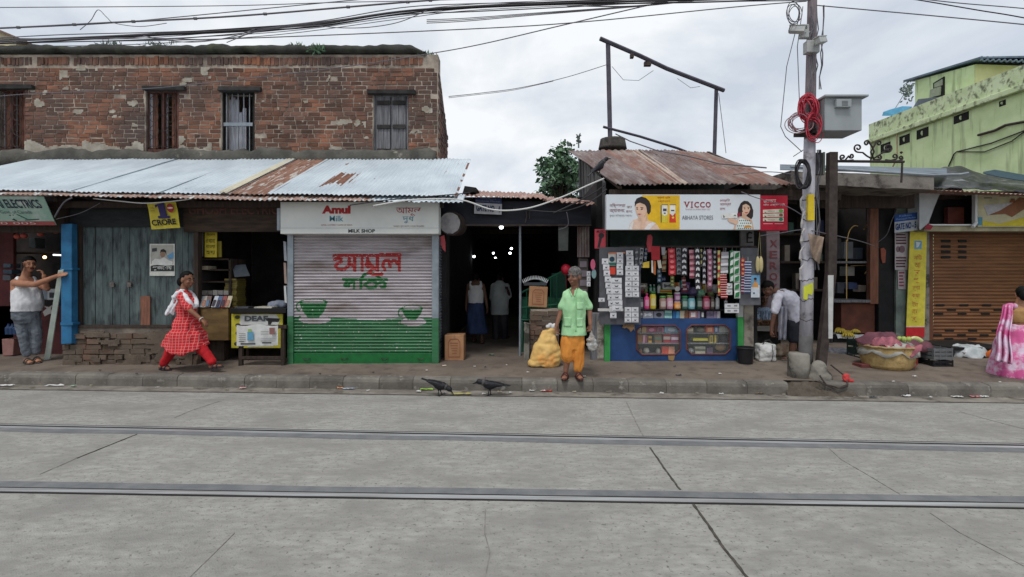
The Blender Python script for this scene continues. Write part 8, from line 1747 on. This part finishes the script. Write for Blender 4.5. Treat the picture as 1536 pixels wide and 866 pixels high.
b = MB(); torso(b, [(j(713.5,454),.165,.13), (j(714,470),.19,.17), (j(716,500),.225,.22)], (1, 0, 0), (0, 1, 0), 24); garment(o, 'lungi', b, mat('navy_lungi', S(58,74,112), S(40,52,84), sc=4, r=.85, st=(1,1,.5)), .014, 2, .02, 9, (1, 1, .2), 3)
o, j = walker(11.6, 750, 408, 'man in pale loose shirt and dark trousers standing in the market gloom', (70,52,46), 0, (((738,446), (739,462), 0), ((764,444), (762,436), -.2)), (.5, .85, 0), 425, ((744,492,744,512,0), (756,492,757,512,.1)), 462)
b = MB(); torso(b, [(j(750,421.5),.07,.07), (j(750,427),.19,.12), (j(750,445),.21,.16), (j(749,472),.215,.16)], (1, 0, 0), (0, 1, 0), 22); chain(b, [(j(739.5,429), .07), (j(738,447), .07)]); chain(b, [(j(760.5,429), .07), (j(764,444), .065)])
garment(o, 'shirt', b, mat('pale_grey_shirt', S(170,176,176), S(150,156,158), sc=5, r=.9), .014, 2, .012, 9, (1, 1, .4), 8)
b = MB(); chain(b, [(j(745,464), .12), (j(744,492), .09), (j(744,512), .075)]); chain(b, [(j(755,464), .12), (j(756,492), .09), (j(757,512,.1), .075)]); garment(o, 'trousers', b, C8(46,46,52), .014)
# ---- man stooping to the white bag
j = J(8.85); sk = skin_m('brown_skin_d', (96,68,56)); fh = frame3((-.85, -.15, -.55), (-.4, 0, .9)); hc = j(1152.5, 433); hs = 1.1
b = MB(); head(b, hc, fh, hs); chain(b, [(j(1156,435), .055), (j(1166,438), .065)])
torso(b, [(j(1163,437),.08,.07), (j(1169,441),.17,.11), (j(1180,448),.18,.15), (j(1189,464),.165,.15), (j(1193,482),.16,.13), (j(1193,490),.13,.11)], (0, 1, 0), (.75, 0, .65))
chain(b, [(j(1166,446,-.15), .055), (j(1160.5,474,-.18), .042), (j(1157,496,-.16), .029)]); hand(b, j(1157,496,-.16), (-.1,0,-1), (.7,0,-.2), 1, .9, 1.0)
chain(b, [(j(1172,446,.15), .055), (j(1166,474,.18), .042), (j(1163,496,.12), .029)]); hand(b, j(1163,496,.12), (-.1,0,-1), (.5,0,-.2), -1, .7, 1.0)
chain(b, [(j(1189,487,-.06), .09), (j(1189.5,515,-.06), .058), (j(1188,526,-.04), .052), (j(1187,541,-.04), .037)]); chain(b, [(j(1198,487,.08), .09), (j(1200,515,.1), .058), (j(1202,540,.12), .037)])
a1_, a2_ = j(1188,543,-.04), j(1202,542,.12); a1_.z = pav_z(a1_.x, a1_.y)+.09; a2_.z = pav_z(a2_.x, a2_.y)+.09; f1 = foot(b, a1_, (-1, -.15, 0), 1.02); f2 = foot(b, a2_, (-1, 0, 0), 1.02)
bman = person(b, sk, 'stooping man in white T-shirt and dark shorts reaching down to the white bag')
face(bman, hc, fh, hs, m_hairk); hair(bman, hc, fh, hs, m_hairk, .045, -.06, vol=1.12)
for f_ in (f1, f2): sandal(bman, f_, C8(110,104,98), 1.03)
b = MB(); torso(b, [(j(1162,438),.09,.075), (j(1169,441),.19,.13), (j(1180,448),.205,.175), (j(1189,462),.19,.18), (j(1191.5,479),.195,.155)], (0, 1, 0), (.75, 0, .65), 22); chain(b, [(j(1167,446,-.15), .075), (j(1162,466,-.18), .072)]); chain(b, [(j(1172,446,.15), .075), (j(1167,466,.18), .07)])
garment(bman, 'shirt', b, mat('white_tshirt', S(208,208,218), S(186,186,200), sc=6, r=.9), .011, 1, .014, 11, (1, 1, .8), 5)
b = MB(); torso(b, [(j(1192,472),.175,.145), (j(1192.5,488),.17,.14)], (0, 1, 0), (1, 0, 0)); chain(b, [(j(1190,487,-.06), .115), (j(1190,507,-.06), .105)]); chain(b, [(j(1197,487,.08), .115), (j(1199,507,.1), .105)]); garment(bman, 'shorts', b, mat('dark_shorts', S(46,48,58), S(36,38,46), sc=5, r=.9), .012, 2, .008)
b = MB(); b.grid(lambda u, v: j(1168+13*u-2*v+2*v*(1-u), 460+50*v, -.2+.035*sin(u*12+v*2)-.02*v), 14, 14); b.build('checked_cloth', mat('grey_check_cloth', S(150,150,160), S(110,112,124), sc=16, r=.9, st=(2,1,.4)), bman, smooth=True, solid=.01)
# ---- seated vendor half hidden behind him
j = J(9.75); sk = skin_m('brown_skin_e', (92,66,54)); fh = frame3((-.2, -.9, -.3)); hc = j(1146, 448); b = MB(); head(b, hc, fh, 1.05); chain(b, [(j(1146,456), .05), (j(1146,463), .06)])
torso(b, [(j(1146,462),.08,.06), (j(1147,467),.17,.09), (j(1148,482),.17,.12), (j(1149,500),.17,.13), (j(1149,508),.17,.14)], (1, 0, 0), (0, 1, 0))
chain(b, [(j(1134.5,470), .055), (j(1132,486,-.1), .045), (j(1143,489,-.3), .03)]); hand(b, j(1143,489,-.3), (1,-.3,-.1), (0,-.2,-1), -1, .6); chain(b, [(j(1158,470), .055), (j(1161,486,-.08), .045), (j(1151,489,-.3), .03)]); hand(b, j(1151,489,-.3), (-1,-.3,-.1), (0,-.2,-1), 1, .6)
for sg_ in (-1, 1): chain(b, [(j(1149+sg_*5,507), .085), (j(1149+sg_*16,508,-.1), .06), (j(1149-sg_*2,512,-.25), .04)]); a_ = j(1149-sg_*2, 512, -.25); foot(b, a_, (-sg_, -.4, 0), .95)
ven = person(b, sk, 'seated vendor in blue striped shirt half hidden behind the stooping man', .0095); face(ven, hc, fh, 1.05, m_hairk); hair(ven, hc, fh, 1.05, m_hairk)
b = MB(); torso(b, [(j(1146,461),.085,.075), (j(1147,466),.19,.11), (j(1148,482),.19,.14), (j(1149,504),.19,.155)], (1, 0, 0), (0, 1, 0)); chain(b, [(j(1135.5,470), .07), (j(1132.5,483,-.08), .065)]); chain(b, [(j(1157,470), .07), (j(1160.5,483,-.06), .065)])
garment(ven, 'shirt', b, mat('striped_shirt', S(150,166,184), S(84,100,124), sc=9, st=(9,9,.3), r=.9, lo=.47, hi=.53), .013, 2, .008)
b = MB(); torso(b, [(j(1149,502),.19,.16), (j(1149,510,-.05),.3,.2)], (1, 0, 0), (0, 1, 0)); garment(ven, 'lungi', b, C8(70,66,72), .014)
# ---- woman in the pink sari at the right edge
j = J(7.72); sk = skin_m('brown_skin_f', (140,100,76)); fh = frame3((.55, .8, -.05)); hc = j(1534, 442); hs = 1.05; sd = V((.85, -.5, 0)); fd = V((.5, .85, 0))
b = MB(); head(b, hc, fh, hs); chain(b, [(j(1531,449), .052), (j(1529,459), .06)])
torso(b, [(j(1529,457),.07,.06), (j(1528,463),.17,.09), (j(1528,476),.17,.115), (j(1529,490),.15,.115), (j(1530,506),.2,.16), (j(1530,515),.17,.14)], sd, fd)
chain(b, [(j(1512,466,.08), .06), (j(1512,490,.2), .046), (j(1524,498,.42), .029)]); hand(b, j(1524,498,.42), (.8,.5,.1), (0,0,-1), 1, .6, .95); chain(b, [(j(1545,467,-.08), .06), (j(1552,492,-.04), .046), (j(1552,512,.1), .029)]); hand(b, j(1552,512,.1), (0,.2,-1), (-.8,0,0), -1, .6, .95)
chain(b, [(j(1520,512,.0), .09), (j(1516,540,.0), .06), (j(1507,560,-.06), .036)]); chain(b, [(j(1540,512,.05), .09), (j(1548,540,.1), .06), (j(1552,558,.15), .036)])
a1_, a2_ = j(1506,561,-.08), j(1552,558,.2); a1_.z = pav_z(a1_.x, a1_.y)+.10; a2_.z = pav_z(a2_.x, a2_.y)+.09; f1 = foot(b, a1_, (.75, .55, 0), .95); f2 = foot(b, a2_, (.7, .7, 0), .95)
sw = person(b, sk, 'woman in pink and white sari walking away at the right edge'); face(sw, hc, fh, hs, m_hairk); hair(sw, hc, fh, hs, m_hairk, .055, -.06, bun=((0, -.11, -.02), .06))
for f_ in (f1, f2): sandal(sw, f_, C8(44,40,56), .97)
b = MB(); torso(b, [(j(1528.5,461.5),.13,.09), (j(1528,467),.185,.12), (j(1528,478),.18,.135), (j(1528.5,484),.165,.13)], sd, fd); chain(b, [(j(1513,466,.08), .075), (j(1512,482,.15), .068)]); chain(b, [(j(1544,467,-.08), .075), (j(1550,484,-.06), .068)])
garment(sw, 'blouse', b, mat('gold_blouse', S(166,130,82), S(146,110,66), sc=9, r=.7), .012, 2, .006)
m_sari = mat('pink_sari', S(206,98,150), S(190,80,134), sc=3, r=.75, bump=.1, bs=40, c3=S(214,190,210), t3=.535, sc3=4.5, w3=.06)
b = MB(); torso(b, [(j(1529,487),.17,.14), (j(1530,500),.235,.2), (j(1527,520),.28,.26), (j(1524,545),.32,.32), (j(1523,564),.345,.345)], sd, fd, 28); garment(sw, 'sari_skirt', b, m_sari, .014, 2, .022, 8, (1, 1, .25), 4)
b = MB(); chain(b, [(j(1509,461,.04), .05), (j(1514,459,-.03), .05), (j(1522,460,.0), .045), (j(1535,470,.14), .06), (j(1546,488,.18), .06)]); garment(sw, 'sari_fold', b, m_sari, .012, 2, .012, 12)
b = MB(); b.grid(lambda u, v: j(1505-14*v**.7+(14+12*v)*u+1.5*sin(v*9), 459+82*v+6*u*v-3*(1-v)*sin(u*pi), -.08-.24*v**.6+.10*(1-u)*(1-v*.6)+(.02+.03*v)*sin(u*15+v*2)), 30, 30); b.build('sari_drape', m_sari, sw, smooth=True, solid=.012)
# ================================================================ crows
m_crow = mat('crow_black', S(34,34,40), S(24,24,28), sc=20, r=.45, bump=.3, bs=120); m_crowg = mat('crow_grey', S(84,82,82), S(64,62,64), sc=20, r=.7)
def crow(base, yaw, pitch, label, hd=(.14, .10), s=1.0, beakdown=-.25):
    base = V(base); m = Matrix.Rotation(yaw, 3, 'Z') @ Matrix.Rotation(-pitch, 3, 'Y'); cb = base+V((0, 0, .145*s)); q = lambda x, y, z: cb+m @ V((x, y, z))*s
    b = MB(); rg = []
    for x, ry, rz_, z in ((-.14, .02, .014, .02), (-.10, .045, .034, .015), (-.04, .062, .056, .0), (.03, .064, .062, -.004), (.085, .045, .048, .012)): rg.append([q(x, ry*cos(2*pi*i/12), z+rz_*sin(2*pi*i/12)) for i in range(12)])
    b.ring(rg); hz = V((hd[0], 0, hd[1])); hp = cb+m @ V((.05, 0, .02))*s; hh = cb+V((hd[0]*cos(yaw), hd[0]*sin(yaw), hd[1]-.03))*s
    chain(b, [(hp, .046*s), (hp.lerp(hh, .6), .036*s), (hh, .038*s)], 10)
    for sg_ in (-1, 1): b.ring([[q(x, sg_*(.052-.012*abs(x)*4)+sg_*.016*cos(2*pi*i/8), z+w_*sin(2*pi*i/8)) for i in range(8)] for x, w_, z in ((.07, .02, .012), (0, .04, .012), (-.09, .03, .016), (-.19, .010, .018))])
    b.ring([[q(x, w_*cos(2*pi*i/8), .016+.008*sin(2*pi*i/8)) for i in range(8)] for x, w_ in ((-.10, .03), (-.20, .04), (-.28, .045))])
    for sg_ in (-1, 1):
        f_ = base+Matrix.Rotation(yaw, 3, 'Z') @ V((.01+.02*sg_, sg_*.03, .004)); b.tube([cb+m @ V((-.01, sg_*.028, -.04))*s, cb.lerp(f_, .5)+V((0, 0, -.01)), f_], .0085*s, 6)
        for a_ in (-.6, 0, .6, pi): d = V((cos(yaw+a_), sin(yaw+a_), 0)); b.tube([f_, f_+d*.04*s], .006*s, 5)
    o = link('crow', remeshed(b, .0075, 1), m_crow); rebase(o); tag(o, label, 'crow', 'crows')
    d = V((cos(yaw), sin(yaw), beakdown)).normalized(); b = MB(); b.cyl(hh+d*.025*s, hh+d*.092*s, .017*s, .003*s, 8); b.build('beak', m_black, o, smooth=True)
    b = MB(); b.tube([hp.lerp(hh, .25), hp.lerp(hh, .6)], .0425*s, 10); b.build('neck_ruff', m_crowg, o, smooth=True)
    for sg_ in (-1, 1): b = MB(); b.ell(hh+d*.016*s+V((-sin(yaw), cos(yaw), 0))*sg_*.034*s+V((0, 0, .008)), .006, .006, .006); b.build('eye', C8(10,10,12,.2), o)
p = RD(659, 594); crow((p.x, p.y, .004), radians(-8), -.28, 'crow pecking at the gutter with its tail to the left', (.15, -.02), 1.0, -1.2)
p = RD(735, 594); crow((p.x, p.y, .004), radians(182), .10, 'grey necked crow standing by the kerb with its tail raised to the right', (.15, .075), 1.05, -.35)
p = P(899, 263, 8.62); crow((p.x, p.y, p.z), radians(15), .75, 'crow perched on the left corner of the rusty kiosk roof', (.13, .17), 1.0, .1)
# ================================================================ overhead cables
def cable(pts, r_, m, label, group='overhead cables', sub=6, name='overhead_cable', extra=None):
    pts = [P(*p) for p in pts]; q = []
    for i in range(len(pts)-1):
        p0, p1, p2, p3 = pts[max(i-1, 0)], pts[i], pts[i+1], pts[min(i+2, len(pts)-1)]
        for k in range(sub): t = k/sub; q.append(.5*((2*p1)+(p2-p0)*t+(2*p0-5*p1+4*p2-p3)*t*t+(3*p1-p0-3*p2+p3)*t**3))
    q.append(pts[-1]); b = MB(); b.tube(q, r_, 5)
    if extra: extra(b, q)
    return solo(b, name, m, label, 'cable', group, smooth=True)
Yw = 7.4
cable([(-160,13,Yw),(0,11.5,Yw),(330,9,Yw),(500,4,Yw),(640,1,Yw),(900,-8,Yw)], .006, m_cable2, 'thin cable running nearly level along the top of the sky at the left')
def clips(b, q):
    for k in range(4, len(q)-2, 3): b.obox(q[k], (.05, .02, .035))
cable([(-160,46,Yw),(0,42.5,Yw),(170,34,Yw),(360,24,Yw),(590,5,Yw),(680,-2,Yw),(900,-20,Yw)], .013, m_cable2, 'medium cable with small clips above the thick bundle', extra=clips)
cable([(-160,48,Yw+.2),(0,43,Yw+.2),(150,36,Yw+.2),(255,27,Yw+.2),(460,7,Yw+.2),(545,-1,Yw+.2),(640,-10,Yw+.2)], .007, m_cable2, 'thin cable crossing just above the clipped cable')
base = [(-160,68),(0,62),(100,58),(240,52),(370,45),(480,36),(600,18),(700,11),(850,5),(960,2),(1090,-1),(1216,-6)]
for k, (dy, r_, lb) in enumerate(((0, .015, 'thickest black cable of the sagging bundle over the brick building'), (2.5, .010, 'black cable under the thickest one in the bundle'), (-2, .008, 'thin black cable on top of the bundle'), (5, .008, 'lowest slack cable of the bundle over the brick building'), (-4, .007, 'grey cable drawn tight above the bundle'))):
    cable([(x, y+dy*(1+.5*sin(x*.012+k*1.7)), 7.3+.03*k) for x, y in base], r_, m_cable if k < 3 else m_cable2, lb)
for k, (y0, y1, lb) in enumerate(((66, 14, 'frayed thin cable below the left end of the bundle'), (70, 17, 'very thin cable just over the mossy parapet at the left'), (58, 8, 'very thin cable above the left end of the bundle'))): cable([(-160, y0+4, 7.35), (0, y0, 7.35), (200, y0-6+3*k, 7.35), (420, y0-18, 7.35), (600, (y0+y1)/2-15, 7.35), (720, y1-2, 7.35), (1000, y1-14, 7.35)], .005, m_cable2, lb)
cable([(-100,66,7.2),(60,60,7.2),(200,57,7.2),(330,59,7.2),(400,45,7.2),(480,38,7.2)], .006, m_cable2, 'loose cable dipping under the bundle near the second window')
cable([(215,54,7.2),(260,62,7.2),(300,63,7.2),(345,56,7.2),(382,44,7.2)], .006, m_cable2, 'short slack loop under the bundle left of the barred window')
cable([(470,38,7.2),(510,42,7.2),(555,41,7.2),(600,33,7.2),(640,16,7.2)], .006, m_cable2, 'slack loop under the bundle right of its middle')
cable([(340,64,7.2),(360,56,7.2),(385,46,7.2),(420,41,7.2)], .006, m_cable2, 'short stub rising into the bundle')
cable([(120,45,7.3),(136,31,7.3),(147,15,7.3),(160,26,7.3),(172,35,7.3),(210,40,7.3),(250,35,7.3)], .005, m_cable2, 'thin kinked wire peaking between the clipped cable and the bundle')
cable([(-160,70,7.7),(100,63,7.7),(340,58.5,7.7),(700,44,7.7),(876,33,7.7),(1100,11,7.7),(1210,2,7.7)], .008, m_cable2, 'long straight cable from the left to the top of the utility pole')
cable([(-60,151,10.2),(38,141.5,10.3),(210,134,10.4),(345,121,10.4),(520,100,10.2),(637,82,9.6),(720,67,9.0),(840,39,8.2),(960,11,7.6),(1010,0,7.3),(1080,-18,7.0)], .009, m_cable2, 'cable crossing the brick wall and climbing steeply to the right')
for k in range(3): cable([(640,30+2.5*k,7.6),(700,27.5+2.2*k,7.6),(800,20+1.5*k,7.6),(900,13+k,7.6),(1000,5+k*.5,7.6),(1100,-6,7.6)], .006, m_cable2, ('top', 'middle', 'lowest')[k]+' of three close parallel cables above the gap between the buildings')
cable([(850,9,7.5),(930,10,7.5),(980,7,7.5),(1030,2,7.5)], .008, m_cable, 'short slack cable under the thick bundle left of the utility pole')
cable([(1222,8,7.6),(1300,15,7.4),(1400,24,7.2),(1536,37,6.9),(1700,54,6.6)], .008, m_cable2, 'cable running down to the right from the utility pole top')
cable([(1340,-6,7.3),(1400,4,7.2),(1470,16,7.1),(1536,27,7.0),(1700,60,6.8)], .008, m_cable, 'upper right cable crossing the corner of the sky')
cable([(1360,-4,7.3),(1440,5,7.2),(1536,13,7.1),(1700,30,6.9)], .007, m_cable2, 'topmost cable in the right corner of the sky')
cable([(673,145,11.2),(720,140,11.4),(780,132,11.6),(850,116,11.8),(911,97,11.95)], .008, m_cable2, 'sagging wire from the brick building to the billboard frame')
cable([(673,147,11.3),(760,137,11.5),(800,129,11.6),(830,122,11.7)], .006, m_cable2, 'thinner wire under the sagging one beside the billboard frame')
cable([(560,309,7.95),(620,300,7.95),(690,300,8.05),(740,315,8.1),(790,313,8.1),(840,297,8.15),(880,279,8.2),(906,268,8.3)], .0125, m_wcable, 'thick white cable sagging in front of the gate sign', 'cables along the shop fronts')
cable([(830,320,8.3),(860,306,8.3),(890,290,8.3),(908,277,8.35)], .012, m_cable, 'upper black cable climbing to the kiosk corner', 'cables along the shop fronts')
cable([(770,313,8.4),(830,318,8.35),(865,312,8.3),(893,298,8.3),(910,284,8.35)], .010, m_cable, 'lower black cable climbing to the kiosk corner', 'cables along the shop fronts')
cable([(838,345,8.5),(852,338,8.45),(850,318,8.4)], .007, m_cable2, 'short cable dropping to the pale meter box in the gateway', 'cables along the shop fronts')
cable([(82,326,8.25),(90,312,8.2),(98,302,8.15),(108,297,8.1)], .013, m_cable2, 'grey cable bent up from the electrics sign to the tin roof', 'cables along the shop fronts')
cable([(84,329,8.3),(120,320,8.35),(150,305,8.35)], .006, m_cable2, 'thin cable rising from the electrics sign over the teal stall', 'cables along the shop fronts')
cable([(140,298,8.2),(180,302,8.2),(215,305,8.2),(250,303,8.2),(285,299,8.15)], .009, m_wcable, 'pale cable looping under the tin roof above the teal stall', 'cables along the shop fronts')
cable([(525,308,7.98),(575,301,7.95),(630,296,8.0),(690,291,8.1),(705,289,8.2)], .009, m_cable, 'dark cable lying along the tin roof edge above the milk shop', 'cables along the shop fronts')
cable([(1112,288,8.1),(1135,297,8.0),(1180,310,7.8),(1206,325,7.65)], .007, m_cable2, 'cable slanting across the red end of the kiosk sign', 'cables along the shop fronts')
cable([(1140,354,8.1),(1170,350,7.8),(1206,345,7.6),(1245,352,7.6),(1290,362,8.5),(1318,372,10.6)], .007, m_cable2, 'pale wire strung from the kiosk past both poles', 'cables along the shop fronts')
cable([(1332,300,10.4),(1345,312,10.5),(1338,330,10.6),(1330,352,10.7),(1316,364,10.8)], .010, m_cable2, 'thin wire drooping down the black panel', 'cables along the shop fronts')
cable([(1190,235,7.7),(1205,225,7.7)], .006, m_cable2, 'short loop end at the pole above the black coil', 'cables along the shop fronts')
cable([(1100,262,8.4),(1150,258,8.2),(1190,262,7.9),(1207,270,7.65)], .007, m_cable2, 'cable from the kiosk roof to the utility pole', 'cables along the shop fronts')
def weed(px, py, Y, label, n, w_, h_, mt=None):
    b = MB()
    for _ in range(n):
        p = P(px+R.gauss(0, w_), py, Y+R.uniform(-.06, .1)); l = h_*R.uniform(.4, 1.1); d = V((R.uniform(-.5, .5), R.uniform(-.5, .3), R.uniform(-.3, 1))).normalized()*l; s_ = d.cross(V((R.random(), 1, R.random()))).normalized()*l*.13
        b.add([p, p+d*.5+s_, p+d, p+d*.5-s_], [(0,1,2,3)])
    solo(b, 'weed', mt or m_leaf, label, 'weed', 'weeds on the mossy parapet', fix=False)
weed(475, 76, 10.80, 'leafy green weed hanging from the middle of the mossy parapet', 90, 7, .16)
weed(447, 70, 10.95, 'small tuft of weed on the parapet above the barred window', 40, 6, .12)
weed(240, 68, 10.95, 'low grassy tuft on the parapet above the second window', 60, 12, .12, m_leafd)
weed(165, 69, 10.95, 'dry tuft on the parapet left of the second window', 50, 8, .14, m_leafd)
weed(638, 84, 10.98, 'weed at the broken right corner of the parapet', 50, 7, .13)
# ================================================================ litter along the gutter and on the pavement
def scrap(px, py, w_, h_, c, label, name='paper_scrap', pav=False, th=.012, group='scraps of litter along the gutter'):
    p = G(px, py) if pav else RD(px, py); p.z = (pav_z(p.x, p.y) if pav else .006); sd_ = R.random()*50; b = MB()
    b.grid(lambda u, v: p+V(((u-.5)*w_*(1+.4*noise.noise(V((u*3, v*3, sd_)))), (v-.5)*h_, .012+th*2*abs(noise.noise(V((u*4, v*4, sd_+3)))))), 6, 5); return solo(b, name, c, label, 'litter', group, solid=.004)
WH, BK = C8(206,206,204), C8(60,62,70)
for a in ((8,580,.22,.08,WH,'white paper strip at the far left of the gutter'), (77,577,.24,.12,C8(176,120,84),'orange brown wrapper by the kerb at the left'), (82,580,.26,.06,WH,'white tissue strip beside the orange brown wrapper'),
          (109,581,.07,.07,C8(150,170,150),'small pale green scrap in the gutter'), (364,584,.08,.06,C8(206,160,160),'pink and white cup-like scrap in the gutter'), (511,584,.09,.06,C8(220,150,110),'orange scrap in the gutter below the milk shop'),
          (523,585,.16,.05,C8(160,170,184),'bluish plastic scrap beside the orange one'), (592,583,.06,.06,C8(206,200,184),'round cream scrap in the gutter below the milk shop'), (640,586,.2,.05,C8(150,190,80),'lime green leaf strip beside the pecking crow'),
          (692,593,.26,.06,C8(170,160,90),'yellowish husk between the two crows'), (666,591,.05,.04,WH,'white crumb in front of the pecking crow'), (726,593,.06,.05,WH,'white crumb under the standing crow'), (798,588,.07,.06,WH,'square white scrap left of the red wrapper'),
          (820,588,.14,.07,C8(206,70,50),'red and white wrapper in the gutter below the man'), (815,588,.07,.05,WH,'white end of wrapper beside the red one'), (949,587,.20,.10,BK,'dark grey plastic bag lying in the gutter'), (932,589,.08,.04,BK,'small dark scrap left of the dark plastic bag'),
          (1139,592,.12,.06,C8(110,96,80),'brown leaf scrap in the gutter below the bucket'), (1205,592,.14,.07,C8(206,196,110),'yellow peel at the broken kerb'), (1233,590,.09,.07,C8(190,190,80),'yellow green peel right of the broken kerb'), (1246,591,.10,.06,C8(196,180,70),'second yellow peel right of the broken kerb'),
          (1277,590,.24,.12,C8(186,190,196),'crumpled silvery plastic in the gutter right of the iron post'), (1297,593,.08,.06,C8(206,190,140),'cream scrap right of the silvery plastic'), (1310,598,.12,.04,BK,'thin black scrap right of the cream one'), (1360,596,.1,.05,WH,'white scrap in the gutter below the wicker basket'),
          (1435,597,.14,.06,C8(196,194,190),'pale paper scrap in the gutter below the crates'), (1463,597,.12,.05,C8(190,120,120),'pink scrap in the gutter near the sari'), (1476,597,.1,.05,WH,'white scrap beside the pink one near the sari')): scrap(*a)
for px, py in ((40,583),(130,580),(235,583),(300,584),(430,586),(470,586),(560,588),(620,589),(770,591),(860,590),(905,590),(985,592),(1040,592),(1085,593),(1170,594),(1330,597),(1400,598),(1510,598),(340,587),(700,589),(745,590)): scrap(px+R.uniform(-9, 9), py, R.uniform(.03, .07), R.uniform(.02, .04), R.choice((WH, C8(120,110,96), C8(160,150,130))), 'tiny scrap of litter along the gutter', group='tiny scraps of litter along the gutter')
for px, py, w_, c, lb in ((875,566,.07,WH,'white scrap on the kerb beside the sandals of the man in a green shirt'), (666,550,.06,C8(206,190,180),'pale scrap on the pavement before the brown carton'), (712,551,.03,WH,'white speck of paper on the pavement in front of the gateway'), (737,533,.12,C8(110,130,110),'flat greenish scrap inside the gateway'), (1012,551,.04,BK,'small dark scrap on the pavement before the blue counter'), (1018,564,.08,BK,'dark twig-like scrap near the kerb before the kiosk'), (1372,566,.05,WH,'white speck on the pavement before the wicker basket')): scrap(px, py, w_, w_*.6, c, lb, pav=True, group='scraps on the pavement')
for px, py in ((728,552),(760,549),(792,560),(640,557),(560,560),(480,562),(380,563),(150,557),(205,562),(930,560),(1080,562),(1340,574),(1440,575),(1500,575)): scrap(px, py, R.uniform(.02, .04), R.uniform(.015, .03), R.choice((WH, BK, C8(120,110,96))), 'tiny scrap of litter on the pavement', pav=True, group='tiny scraps on the pavement')
